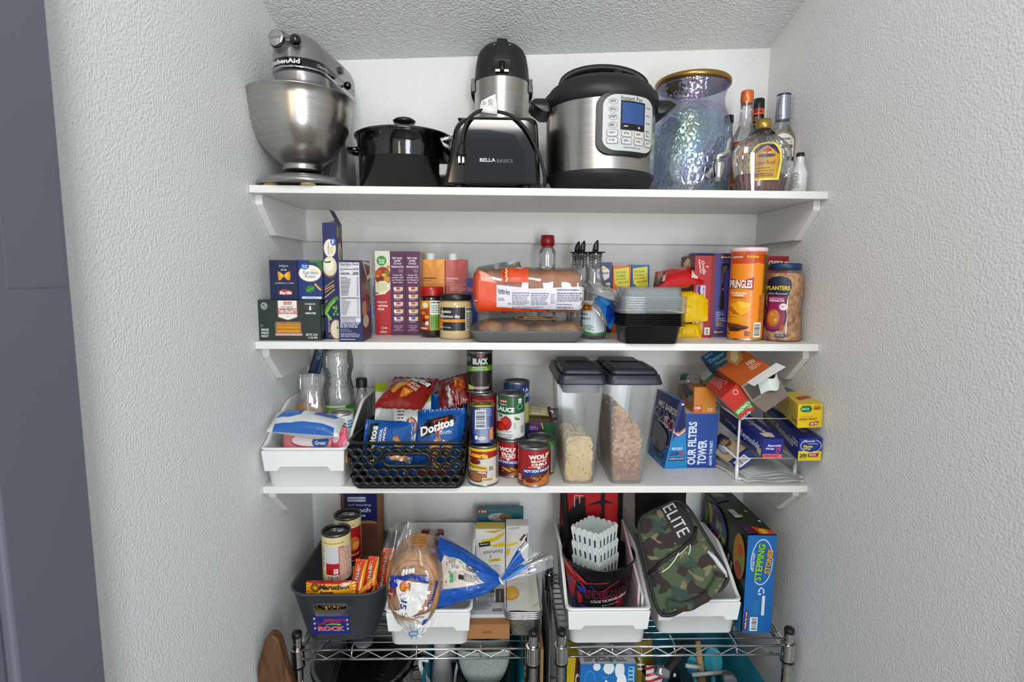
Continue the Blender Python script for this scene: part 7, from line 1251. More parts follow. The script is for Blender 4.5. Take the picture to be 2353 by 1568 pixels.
# gathered foot and tail at top left
q.grid(20,8,lambda a,b:(.012+(2*a-1)*(.06-.045*b)+.0*b,-.045-.02*b+.006*math.sin(a*30)*(b),.012-.035*b+.003*math.sin(a*22)),FB2)
T_=at(925,1205,-.30)-t.location; S_=Vector((-.045,.0,.165))
q.grid(18,10,lambda a,b:tuple(S_*(1-b)+Vector((T_.x,T_.y,T_.z))*b+Vector(((2*a-1)*(.045-.028*b+.02*b*b),.012*math.sin(a*16)*(1-.5*b),(2*a-1)*(.006)+.008*math.sin(a*13+b*4)))),FB2)
q.grid(12,8,lambda a,b:tuple(S_+Vector((.03+.07*a,.004*math.sin(a*20),.0+.03*b*(1-a*.6)+.006*math.sin(a*9)))),FB2)
q.build('clear_bag',t)
q=MB(); rc=(90,380,720,1110)
fmb=lambda a,b,e:bw(.02+.96*a,.03+.92*b,e)
its=[('p',[(130,620),(360,590),(590,600),(590,680),(360,620),(150,760)],'1c3f9c'),('p',[(220,640),(370,650),(590,680),(545,870),(480,960),(390,1000),(280,920),(225,760)],'e2e0de'),('p',[(280,920),(390,1000),(640,960),(640,1080),(420,1010),(300,990),(150,960)],'dcdad8'),
 ('e',320,700,62,56,'a8241c'),('e',320,700,52,46,'d88a2c'),('t',322,685,58,18,'a8241c','Carb',.02,170),('t',318,712,44,20,'a8241c','09',.03,170),('t',320,762,140,22,'b83028','Keto Friendly',.01,155),('t',310,820,84,16,'5a8ac0','CALORIES',.01,172),('t',306,880,92,70,'1c3f7c','15',.03,100),('l',[(270,960),(300,1000),(330,960),(360,1005)],6,'1c3f7c'),
 ('t',232,655,84,34,'e6eaf2','WH',.04,172),('p',[(130,680),(220,650),(200,730),(130,740)],'1c3f9c'),('t',345,545,130,26,'e6e4e0','DOOD',.05,-8),('r',270,530,300,590,'e6e4e0'),('r',310,525,340,580,'e6e4e0'),('r',350,520,382,572,'e6e4e0'),('r',392,516,430,565,'e6e4e0'),
 ('p',[(670,670),(695,680),(640,860),(600,940),(590,900),(640,790)],'24408c'),('w',606,700,640,900,8,'b8c4e0',.3),('p',[(120,760),(200,720),(215,790),(130,850)],'8a3a2c'),('p',[(125,790),(190,770),(170,830)],'d8b09c'),('r',580,1030,640,1080,'1c3f9c'),('w',440,990,600,1010,2,'a83a3a',.5)]
art(q,fmb,rc,its,step=1/16,stepy=1/16,e0=.0012,de=.00015,rough=.25,coat=.3); q.build('printed_label',t)
q=MB(); P=[(.005+.012*math.cos(a),-.062,-.014+.006*math.sin(a)) for a in [2*PI*k/12 for k in range(12)]]; q.tube(P,.0015,mat('4a8ac8',.3),6,closed=True); q.build('twist_tie',t)
# blue bread bag with a flared tail
y=-.33; P0=at(992,1398,-.365); PU=at(1150,1372,-.35); PV=at(1003,1238,-.27)
t=thing('bread_bag','bright blue bread bag lying tied beside the clear bread bag','bread',tuple(P0))
BB='1a62b4'
def bm2(a,b,e=0):
    # a along towards the neck, b up
    c0=at(1000,1400,-.365); c1=at(1008,1236,-.27); nk=at(1152,1335,-.345)
    s=a; w_=(1-s)**.62; mid=(c0+c1)/2*(1-s)+nk*s; half=(c1-c0)/2
    bul=.045*math.sin(PI*min(1,s*.9+.12))**.8*max(0,1-(2*b-1)**2)**.5
    N=Vector((.1,-1,.35)).normalized(); p=mid+half*(2*b-1)*max(.07,w_)+N*(bul+e)+N*(.005*noise.noise(Vector((a*7,b*9+a*4,3)))+.004*math.sin((b+.1*math.sin(a*5))*22)*(s**2)*w_)
    return p-P0
q=MB(); m=mat(BB,.18,0,.4); q.grid(26,24,bm2,m); q.grid(26,24,lambda a,b:Vector(bm2(a,1-b))*1.0+Vector((0,.004+.10*math.sin(PI*b)**.5*(1-a),0)) ,m)
art(q,lambda a,b,e:bm2(a,b,e),(640,340,1250,1120),[('p',[(700,500),(850,470),(960,520),(1080,780),(900,840),(700,890),(650,700)],'d8d2c6'),('w',720,490,900,610,7,'4a4a4a',.4),('w',910,500,1040,600,4,'2a2a2a',.6),('w',890,640,1060,760,9,'6a6a6a',.5),('r',760,675,795,795,'58b068'),('w',800,640,830,780,6,'8a8a80',.3),('r',840,670,890,740,'3a3a38'),('l',[(700,900),(900,850),(1200,760)],5,'5a94d0'),('l',[(860,400),(1000,640),(1210,780)],5,'5a94d0'),('l',[(760,1060),(950,980),(1180,880)],4,'0f4c94')],step=1/18,stepy=1/18,e0=.0009,de=.00015,rough=.2,coat=.4)
q.build('blue_bag_body',t)
nk=at(1153,1335,-.345)-P0; te=at(1238,1262,-.33)-P0
q=MB(); CF=film('e8eef2',.14,.05,'clear_bag_tail',.3,bump=(18,.004)); ax=(te-nk); sd=ax.cross(Vector((0,1,0))).normalized()
def tail(a,b):   # b along
    w_=.006+.056*b**1.05; return nk+ax*b*(1+.12*math.sin(a*7))+sd*((2*a-1)*w_)+Vector((0,-1,0))*(.012*math.sin(a*11+b*3)*b+.004)
q.grid(26,14,tail,CF)
bl=mat(BB,.2,0,.4)
q.grid(12,10,lambda a,b:tail(.58+.42*a,.04+.70*b)+Vector((0,-.003,0)),bl)
q.grid(8,8,lambda a,b:tail(.22+.3*a,.05+.5*b)+Vector((0,-.002,0)),mat('3a86cc',.2,0,.4)); q.build('bag_tail',t)
q=MB(); q.tube([nk+sd*(.010*math.cos(k))+Vector((0,-.010*math.sin(k),0)) for k in [2*PI*i/12 for i in range(12)]],.0028,mat('dfe3e8',.4),8,closed=True); q.build('tie',t)
# tissue boxes, fork boxes, kraft box
def mid(a,b): return (a+b)/2
zt1=at(1150,1213,-.07).z
for k,(vt,zb_,lab) in enumerate(((1213,ZR,'lower teal box of wipes standing behind the fork boxes'),(1172,zt1+.0008,'upper teal box of wipes with a white oval and red count tag'))):
    carton('wipes_box',lab,'box',1095,1203,vt,-.07,zb_,.030,'4a7f8c',(1055,95,1545,280) if k else (1055,275,1545,900),[('r',1055,95,1178,130,'a82c34'),('t',1118,112,82,22,'e8dcd8','120',.03),('e',1296,172,124,42,'c8c4bc'),('t',1250,160,60,18,'a84a50','Clean',.02),('t',1252,186,70,16,'a84a50','& Soft',.02),('e',1350,170,64,36,'9a8468'),('w',1085,215,1235,250,3,'2c5a68',.4)] if k else [('r',1055,280,1170,330,'a82c34'),('t',1112,300,86,26,'e8dcd8','120',.03)],top='3f7280')
carton('fork_box','white and yellow box of party forks standing in front of the teal boxes','box',1093,1161,1216,-.160,ZR,.045,'dcdbd6',(1040,300,1350,1050),[('p',[(1050,440),(1200,410),(1350,330),(1350,300),(1200,350),(1130,340),(1240,350),(1130,350)],'d9b81c') if False else ('p',[(1090,420),(1230,395),(1345,330),(1345,360),(1230,440),(1120,455)],'e3c422'),('p',[(1130,330),(1230,345),(1340,305),(1345,300),(1240,318),(1150,322)],'cdb02c'),('p',[(1185,480),(1345,440),(1345,490),(1230,495)],'e3c422'),('p',[(1070,450),(1190,430),(1196,480),(1078,496)],'1f1f20'),('t',1132,462,92,18,'e8e6e2','Signature',.02,-6),('o',1196,425,18,20,1.5,'5a5a5a'),('t',1225,545,210,50,'3a3a3c','entertaining',-.0,-6,.35),('r',1193,590,1200,612,'3a3a3c'),('l',[(1186,575),(1190,590),(1204,590),(1208,575)],3,'3a3a3c'),('p',[(1170,630),(1300,610),(1310,640),(1180,655)],'e3c422'),('t',1246,632,70,14,'4a4a44','50 FORKS',.02),('e',1262,740,40,60,'c9c8c2'),('w',1190,690,1330,700,1,'9a9a94')],top='d8c45c')
carton('napkin_box','white scripted box beside the fork box, behind the bag tail','box',1163,1214,1209,-.165,ZR,.045,'d8d6d0',(1360,250,1580,1050),[('t',1440,275,110,26,'4a4a4c','Indulge',.0,-8,.3),('p',[(1365,450),(1480,420),(1480,440),(1365,480)],'e3c422'),('p',[(1365,500),(1400,490),(1395,560),(1365,570)],'d8b81c'),('p',[(1490,400),(1540,335),(1560,350),(1510,418)],'6a5a48')],top='e6e2da')
t0=at(1076,1437,-.346); t1=at(1171,1437,-.346)
q=MB(); K=mat('a97c52',.8); w_=t1.x-t0.x; q.box((0,0,0),(w_,.19,.046),K); q.box((-.002,.0,.002),(.0,.19,.040),K); q.box((.002,-.0008,.0425),(w_-.001,.0,.0455),mat('8d653f',.8)); art(q,flat((0,0,0),(w_,0,0),(0,0,.046),(0,-1,0)),(960,1350,1400,1485),[('t',1158,1428,104,18,'33281c','2023322',.01)]); o=q.build('cardboard_box',None,(t0.x,-.346,ZR)); tag(o,'plain brown cardboard box with a printed date code at the front of the left rack','box')
q=MB(); q.box((.004,.022,0),(w_-.001,.188,.010),mat('c8cbd0',.4))
zz_=.0101; art(q,flat((.004,.022,.010),(w_-.005,0,0),(0,.166,0),(0,0,1)),(970,965,1390,1285),[('p',[(1250,1050),(1345,1050),(1345,1180),(1240,1180),(1218,1150),(1222,1080)],'1f2124'),('t',1292,1120,20,110,'d8dade','complete',.02,0) if False else ('t',1292,1118,104,22,'d8dade','complete',.02,90),('w',985,1150,1200,1250,10,'5a5c60',.4),('r',1210,1236,1310,1258,'2a2c30'),('t',1260,1247,90,14,'e0e0e4','charger',.02),('t',1340,1246,32,13,'3a3c40','HD',.02)]); o=q.build('device_box',None,(t0.x,-.346,ZR+.0462)); tag(o,'thin white box with a black badge lying on the brown cardboard box','box')
q=MB(); q.box((0,0,0),(.055,.10,.004),film('dfe4e8',.2,.06,'clear_tray',.2))
for i in range(9): q.tube([(.006+.0052*i,.006,.009),(.006+.0052*i,.094,.009)],.0021,mat('17181a',.25),6)
q.box((.0,.0,.0042),(.055,.02,.016),film('dfe4e8',.2,.06,'clear_tray',.2)); o=q.build('skewer_pack',None,(t0.x+.018,-.268,ZR+.0565)); tag(o,'clear pack of black sticks lying on the thin white box','pack')
# foil loaf pans
FOIL=mat('e2e2e2',.3,1,name='crinkled_foil',bump=(120,.0014)); xa,xb=at(1160,1405,-.345).x,at(1246,1405,-.345).x; fw=(xb-xa)/2; fx=(xa+xb)/2
fy0,fy1=-.355,-.170; fcy=(fy0+fy1)/2; fd=(fy1-fy0)/2; f0=None
for i in range(4):
    if f0 is None:
        q=MB(); 
        def fr(w_,d_,z,r_,cr): return [(x+cr*math.sin(k*2.6),y+cr*math.cos(k*3.1),z) for k,(x,y,_) in enumerate(rr(0,0,w_,d_,z,r_,10))]
        q.loft([fr(fw-.02,fd-.02,0,.014,0),fr(fw-.019,fd-.019,.002,.016,.0004),fr(fw-.007,fd-.007,.060,.02,.0012),fr(fw-.006,fd-.006,.062,.02,0),fr(fw,fd,.0622,.022,0)],FOIL,cap1=False); q.tube(fr(fw,fd,.0622,.022,0),.0018,FOIL,8,closed=True); f0=q.build('foil_pan',None); o=f0
    else: o=copy_tree(f0)
    o.location=(fx,fcy,ZR+.001+i*.0058); tag(o,'silver foil loaf pan nested in the stack at the right end of the left rack','foil pan','nested foil loaf pans')
q=MB(); zf_=ZR+.001+3*.0058+.064; q.grid(14,10,lambda a,b:((2*a-1)*(fw-.006),(2*b-1)*(fd-.006),.0015*math.sin(a*6)+.003*b*b),mat('d9d8d2',.35,coat=.2)); 
art(q,lambda a,b,e:((2*a-1)*(fw-.006),(2*b-1)*(fd-.006),.0015*math.sin(a*6)+.003*b*b+e),(0,0,100,220),[('e',14,120,26,42,'dba81c'),('e',14,118,18,32,'e8bc3c'),('r',70,60,74,200,'e4e2da'),('e',84,130,8,24,'e6dc9c')],step=.1,stepy=.1,e0=.0006)
q.grid(8,8,lambda a,b:(fw-.03+.02*a,(2*b-1)*(fd-.012),.004+.022*a+.004*math.sin(b*5)),film('f0eee2',.55,.3,'wax_paper',.08)); o=q.build('parchment_sheet',None,(fx,fcy,zf_)); tag(o,'white parchment sheet with a yellow yolk-like spot on top of the foil pans','paper')
# ---------------------------------------------------------------- right rack
ZQ=RT+.002
make_bin('white storage bin holding the popcorn bucket on the right rack',.785,-.384,ZQ,.228,.335)
make_bin('white storage bin under the camouflage bag on the right rack',1.034,-.348,ZQ,.236,.30)
# popcorn bucket
bx_,by_=.893,-.245; rt=82*mpp(at(1368,1262,by_)); t=thing('popcorn_bucket','black round popcorn bucket printed in red and blue, holding white popcorn cups','bucket',(bx_,by_,ZQ+.005)); HB=.188; rb=rt*.72
RIMB=mat('17171a',.25,coat=.3); q=MB(); q.lathe([(0,0),(rb,0),(rb,.003),(rt,HB-.004),(rt+.002,HB-.003),(rt+.002,HB),(rt-.001,HB),(rt-.0025,HB-.006),(rb-.002,.006),(0,.006)],RIMB,56); q.build('bucket_body',t)
rf=prof_r([(rb,0),(rb,.003),(rt,HB-.004),(rt+.002,HB)]); fc=face_to_cam(bx_,by_)
q=MB(); fm=lambda a,b,e:((rf(.004+(HB-.010)*b)+e)*math.cos(fc+math.asin(max(-.99,min(.99,(2*a-1))))),(rf(.004+(HB-.010)*b)+e)*math.sin(fc+math.asin(max(-.99,min(.99,(2*a-1))))),.004+(HB-.010)*b)
Rr,Bu='c8282c','1c3f9c'
its=[('p',[(205,600),(260,600),(420,720),(440,760),(300,700),(215,640)],Rr),('p',[(210,660),(330,760),(250,1100),(225,900)],Rr),('p',[(330,860),(380,900),(370,1000),(330,1000)],Rr),('l',[(215,640),(420,800)],10,'e0483c'),('l',[(420,740),(640,710)],7,Rr),('l',[(740,700),(600,800)],7,Rr),('l',[(300,640),(370,760)],12,'17171a'),('l',[(230,700),(330,900)],10,'17171a'),
 ('p',[(330,800),(430,790),(420,860),(350,860)],Bu),('p',[(350,1010),(430,1000),(550,1060),(540,1110),(440,1120),(380,1090)],'1c5aa8'),('p',[(240,960),(300,1000),(340,1160),(260,1160)],Bu),('l',[(270,760),(260,840)],30,'2a6ab0'),('l',[(560,1120),(640,1040),(700,1000)],8,'d8dade'),('p',[(740,900),(800,880),(810,1000),(760,1080),(740,1010)],'b0282c'),('p',[(600,1080),(660,1010),(740,1000),(720,1140),(620,1160)],'1a1a1e'),('l',[(350,1100),(356,1060)],9,Rr),('l',[(470,760),(560,840)],5,'3a6ac0'),('l',[(690,1010),(820,1000)],5,Rr),
 ('t',625,845,420,96,'c8386c','SPIDER-MAN',.05,-4),('t',625,843,412,84,'141418','SPIDER-MAN',.03,-4),('t',650,915,370,30,'e0e0e6','ACROSS THE SPIDER-VERSE',.03,-8,.1),('t',676,962,176,16,'e0e0e6','ONLY IN THEATERS',.02,-8)]
art(q,fm,(195,590,880,1240),its,step=.04,stepy=.1,e0=.0004); q.build('printed_wrap',t)
# scalloped popcorn cups, square, nested corner-on
def cup():
    q=MB(); s0,s1=.035,.0475; H=.125; W_=mat('dfe6e2',.4,name='white_cup_plastic'); nb=5; q.add([(-s0,-s0,0),(s0,-s0,0),(s0,s0,0),(-s0,s0,0)],[(0,3,2,1)],W_)
    for k in range(4):
        X=Matrix.Rotation(PI/2*k,4,'Z'); top=[]
        n=nb*8
        for i in range(n+1):
            u_=i/n; sc=abs(math.sin(u_*nb*PI))**.6*.008; dome=.018*math.sin(u_*PI)*0; top.append((-s1+2*s1*u_,-s1,H+sc-.006*0+.0))
        bot=[(-s0+2*s0*i/n,-s0,0) for i in range(n+1)]
        q.add(bot+top,[(i,i+1,n+2+i,n+1+i) for i in range(n)],W_,False,X); pass
        q.tube([X@Vector((x,y+.0006,z)) for x,y,z in top],.0011,W_,5,cap=False)
        fm=lambda a,b,e:X@Vector(((-1+2*a)*(s0+(s1-s0)*b),-(s0+(s1-s0)*b)-e,H*b))
        art(q,fm,(0,0,100,125),[('p',rrect(7+19*i,14,13+19*i,60,3),'2a3a6a' if (i+k)%2 else '56606c') for i in range(5)],e0=.0004)
    return q.build('popcorn_cup',None)
c0=None
for i in range(3):
    if c0 is None: c0=cup(); o=c0
    else: o=copy_tree(c0)
    o.location=(bx_-.002-i*.00207,by_-.006+i*.00207,ZQ+.056+i*.0419); o.rotation_euler=(R(-4),0,R(45)); tag(o,('lowest scalloped white popcorn cup, sunk furthest into the black bucket','middle scalloped white popcorn cup of the nested three','topmost scalloped white popcorn cup of the nested three')[i],'popcorn cup','nested popcorn cups')
# booklets beside the bucket
for i,(x,y0,y1,z1,c,lab,its) in enumerate(((.9815,-.352,-.14,.83,'d8c0c8','pale pink printed booklet standing between the bucket and the camouflage bag',[('w',20,20,180,200,14,'6a5a60',.4),('p',[(20,220),(120,200),(60,260)],'e8e6e6'),('r',130,60,190,150,'b8a0a8')]),(.9905,-.356,-.12,.80,'dcdfe0','white paged magazine standing against the right wall of the popcorn bucket bin',[('r',0,0,200,300,'d8d8da'),('w',14,30,120,160,12,'6a6a6e',.45),('r',170,0,200,300,'c8ccd0')]))):
    q=MB(); q.add([(0,y0,0),(0,y1,0),(0,y1,z1-ZQ-.006),(0,y0,z1-ZQ-.09)]+[(.0055,y0,0),(.0055,y1,0),(.0055,y1,z1-ZQ-.006),(.0055,y0,z1-ZQ-.09)],[(0,3,2,1),(4,5,6,7),(0,4,7,3),(3,7,6,2),(1,2,6,5),(0,1,5,4)],mat(c,.5))
    art(q,quadmap((0,y1,0),(0,y0,0),(0,y0,z1-ZQ-.09),(0,y1,z1-ZQ-.006),1),(0,0,200,300),its); o=q.build('booklet',None,(x,0,ZQ+.0045)); tag(o,lab,'booklet')
# red and black backpack behind the bucket
t=thing('backpack','red and black backpack standing behind the popcorn bucket','backpack',(.895,-.105,ZQ+.005)); BKF=mat('1e1c1e',.8,bump=(300,.0006)); RDF=mat('b81a24',.8,bump=(300,.0006))
q=MB()
def bp_(a,b,e=0):
    x=(2*a-1)*.098; z=.350*b; f=(1-abs(2*a-1)**5)**.5*(1-abs(2*b-1)**7)**.5; return (x,-.026*f-e,z)
q.grid(20,26,bp_,BKF); q.grid(20,26,lambda a,b:(bp_(1-a,b)[0],-bp_(a,b)[1]*.8,bp_(a,b)[2]),BKF)
art(q,bp_,(120,60,880,1300),[('p',[(120,60),(200,60),(200,560),(150,580),(130,560)],'b81a24'),('p',[(120,60),(800,60),(800,140),(600,160),(300,260),(210,420),(160,440),(130,420)],'b81a24'),('p',[(410,330),(600,300),(600,560),(430,520)],'b81a24'),('p',[(640,300),(800,300),(800,560),(640,540)],'b81a24'),('p',[(400,140),(600,80),(600,260),(410,330)],'c22430'),('p',[(640,80),(790,70),(800,320),(640,260)],'c22430'),('l',[(290,150),(300,100),(340,70)],9,'d8d4d4'),('l',[(300,150),(420,130),(500,70)],9,'d8d4d4'),('l',[(280,215),(280,340)],12,'b8b4b4'),('l',[(280,215),(380,215)],12,'b8b4b4'),('l',[(340,215),(340,300)],12,'b8b4b4'),('l',[(600,70),(600,330)],20,'1a181a')],step=1/14,stepy=1/20,rough=.8,e0=.0008)
q.build('pack_body',t)
q=MB(); q.tube(smooth_path([(-.09,-.016,.33),(-.085,-.034,.25),(-.075,-.034,.16),(-.07,-.022,.08)],6),.010,BKF,8); q.build('strap',t)
# camouflage lunch bag
A0=at(1516,1428,-.410); A1=at(1684,1338,-.400); A2=at(1566,1143,-.265); A3=at(1460,1196,-.285)
ctr=(A0+A1+A2+A3)/4; t=thing('lunch_bag','camouflage lunch bag with a black trim and white swoosh leaning over the bin','lunch bag',tuple(ctr))
CAMO=bpy.data.materials.new('camouflage_cloth'); CAMO.use_nodes=True; nt=CAMO.node_tree; N=nt.nodes.new; L=nt.links.new; b=nt.nodes['Principled BSDF']; b.inputs['Roughness'].default_value=.85
tc=N('ShaderNodeTexCoord'); prev=None
for k,(sc_,th_,c_) in enumerate(((22,.0,'465339'),(19,.545,'30413a'),(17,.52,'2f2422'),(26,.62,'766c50'))):
    if k==0: v=N('ShaderNodeRGB'); v.outputs[0].default_value=lin(c_); prev=v.outputs[0]; continue
    mp=N('ShaderNodeMapping'); mp.inputs['Location'].default_value=(k*3.7,k*1.3,k*2.1); mp.inputs['Scale'].default_value=(1,1,1.35); n=N('ShaderNodeTexNoise'); n.inputs['Scale'].default_value=sc_; n.inputs['Detail'].default_value=1.5; n.inputs['Distortion'].default_value=.4
    g=N('ShaderNodeMath'); g.operation='GREATER_THAN'; g.inputs[1].default_value=th_; mx2=N('ShaderNodeMixRGB'); mx2.inputs[2].default_value=lin(c_)
    L(tc.outputs['Object'],mp.inputs[0]); L(mp.outputs[0],n.inputs['Vector']); L(n.outputs['Fac'],g.inputs[0]); L(g.outputs[0],mx2.inputs[0]); L(prev,mx2.inputs[1]); prev=mx2.outputs[0]
L(prev,b.inputs['Base Color'])
BT=mat('1b1a1b',.6,name='black_trim'); n_=(A1-A0).cross(A3-A0).normalized()
def cb(a,b,e=0,th=.0):
    # rounded quadrilateral front
    ra,rb_=a,b
    p=(A0*(1-a)+A1*a)*(1-b)+(A3*(1-a)+A2*a)*b; ea=1-abs(2*a-1)**4; eb=1-abs(2*b-1)**4; bul=.016*(ea*eb)**.7+.004*noise.noise(Vector((a*4,b*4,1)))+.008*math.exp(-((a-.5)**2+(b-.42)**2)*14)
    # round the corners
    cx_=2*a-1; cy_=2*b-1; rr2=max(0,abs(cx_)+abs(cy_)-1.62)/.38; sh=(p-ctr)*(-.10*rr2**1.3)
    return p+sh+n_*(bul+e)-ctr
q=MB(); q.grid(36,40,cb,CAMO)
D=-n_*.055+Vector((0,.01,.004))
def edge(k):   # outline as one loop 0..1
    k=k%1*4; i=int(k); f=k-i; return ((f,0),(1,f),(1-f,1),(0,1-f))[i]
n=96
q.loft([[cb(*edge(i/n)) for i in range(n)],[Vector(cb(*edge(i/n)))*1.02+D*.12 for i in range(n)],[Vector(cb(*edge(i/n)))*1.02+D*.8 for i in range(n)],[Vector(cb(*edge(i/n)))*.97+D for i in range(n)]],mat('242220',.75,bump=(300,.0006)),cap0=False); q.build('bag_body',t)
q=MB(); q.tube([Vector(cb(*edge(i/n)))*1.01 for i in range(n)],.0052,BT,8,closed=True); q.build('edge_piping',t)
# band across: black zip line from left edge to right, upper panel with the lettering
q=MB(); ZP=((195,810),(330,690),(440,610),(520,560),(610,490),(662,420),(668,340)); Z_B=1; ZQ_=[ZP]
q=MB(); P=cb(.05,.42,.006); q.tube([P,Vector(P)+Vector((.004,-.006,-.02)),Vector(P)+Vector((.010,-.006,-.034))],.0032,BT,8); P=cb(.02,.28,.006); q.tube([P,Vector(P)+Vector((-.002,-.006,-.02)),Vector(P)+Vector((.002,-.006,-.045))],.003,BT,8) if False else None; q.build('zip_pull',t)
q=MB(); px=lambda X_,Y_:(X_,Y_)
# map photo (zoom) pixels into the bag's own face coordinates
import itertools
def inv(X_,Y_):
    U_,V_=1440+X_/4.2375,1130+Y_/4.2375; d=ray(U_,V_); s=(ctr-CAM).dot(n_)/d.dot(n_); p=CAM+d*s
    a,b=.5,.5
    for _ in range(12):
        f=lambda a,b:(A0*(1-a)+A1*a)*(1-b)+(A3*(1-a)+A2*a)*b
        r_=p-f(a,b); da=(f(a+.001,b)-f(a,b))/.001; db=(f(a,b+.001)-f(a,b))/.001
        aa,bb,ab=da.dot(da),db.dot(db),da.dot(db); ra_,rb2=r_.dot(da),r_.dot(db); dt_=aa*bb-ab*ab; a+=(ra_*bb-rb2*ab)/dt_; b+=(rb2*aa-ra_*ab)/dt_
    return a,b
def lfm(a,b,e):
    X_=50+1000*a; Y_=1300-1260*b; aa,bb=inv(X_,Y_); return cb(max(0,min(1,aa)),max(0,min(1,bb)),e)
def L4(pts,w_,c): return ('l',pts,w_,c)
its=[('p',[(330,150),(500,60),(560,110),(650,300),(660,400),(620,460),(490,530)],'252425')]
art(q,lfm,(50,40,1050,1300),its,step=.04,stepy=.04,e0=.0012,rough=.7); q.build('logo_panel',t)
q=MB(); E_='c9c9cc'; ang=62; u_=(math.cos(R(ang)),math.sin(R(ang))); v_=(math.cos(R(ang-90)),math.sin(R(ang-90)))
def G(s,h): return (352+u_[0]*s+v_[0]*h,160+u_[1]*s+v_[1]*h)
def seg(s0,h0,s1,h1,w_=17): return ('l',[G(s0,h0),G(s1,h1)],w_,E_)
k_=1.22; S_g=lambda a,b_,c_,d_:seg(6+a*k_,b_,6+c_*k_,d_)
its=[S_g(0,0,0,116),S_g(-4,4,44,4),S_g(0,58,44,58),S_g(-4,112,44,112),S_g(64,0,64,116),S_g(60,4,104,4),S_g(124,0,124,116),S_g(142,112,200,112),S_g(171,0,171,112),S_g(222,0,222,116),S_g(218,4,266,4),S_g(222,58,266,58),S_g(218,112,266,112)]
art(q,lfm,(50,40,1050,1300),its,e0=.0020,de=.00002,rough=.4); q.build('lettering',t)
q=MB(); its=[L4([(335,785),(400,740),(450,680),(480,630),(500,590),(545,555),(585,515),(600,505),(612,530),(605,580),(590,615)],9,'dfe2d8'),L4([(480,630),(520,600),(560,560),(590,530)],6,'dfe2d8')]
art(q,lfm,(50,40,1050,1300),its,step=.04,e0=.0024,rough=.4); q.build('swoosh',t)
q=MB(); q.tube([lfm((X_-50)/1000,(1300-Y_)/1260,.003) for X_,Y_ in ZP],.0048,BT,8); q.build('zip',t)
q=MB(); P=[lfm((X_-50)/1000,(1300-Y_)/1260,.012) for X_,Y_ in((900,790),(880,870),(830,950),(770,1030),(700,1090),(600,1120),(480,1110),(390,1080))]; P=smooth_path(P,4)
vs=[];fs=[]
for i,p in enumerate(P):
    tdir=(P[min(i+1,len(P)-1)]-P[max(i-1,0)]).normalized(); sdv=tdir.cross(n_).normalized()*.011; vs+=[p+sdv,p-sdv,p-sdv+n_*.004,p+sdv+n_*.004]
for i in range(len(P)-1):
    o_=4*i; fs+=[(o_,o_+4,o_+5,o_+1),(o_+2,o_+1,o_+5,o_+6),(o_+3,o_+2,o_+6,o_+7),(o_,o_+3,o_+7,o_+4)]
q.add(vs,fs,CAMO,True); q.build('carry_strap',t)
q=MB(); P=[lfm((X_-50)/1000,(1300-Y_)/1260,.004) for X_,Y_ in((780,580),(850,650),(900,720),(960,790),(1005,850))]; q.tube(P,[.004,.0065,.0065,.0055,.003],mat('c8ccd2',.4),8); q.build('white_piping',t)
bag('drawstring_bag','dark navy bag behind the camouflage lunch bag under the shelf','bag',(1.03,-.12,ZQ+.20),(.16,0,0),(.0,.03,.19),.03,'20202c',(0,0,100,100),[('r',82,14,96,40,'c8ccd4'),('b',84,16,94,38,'3a3c44')],seed=77,wr=.01,seam='all',rough=.8,coat=0)
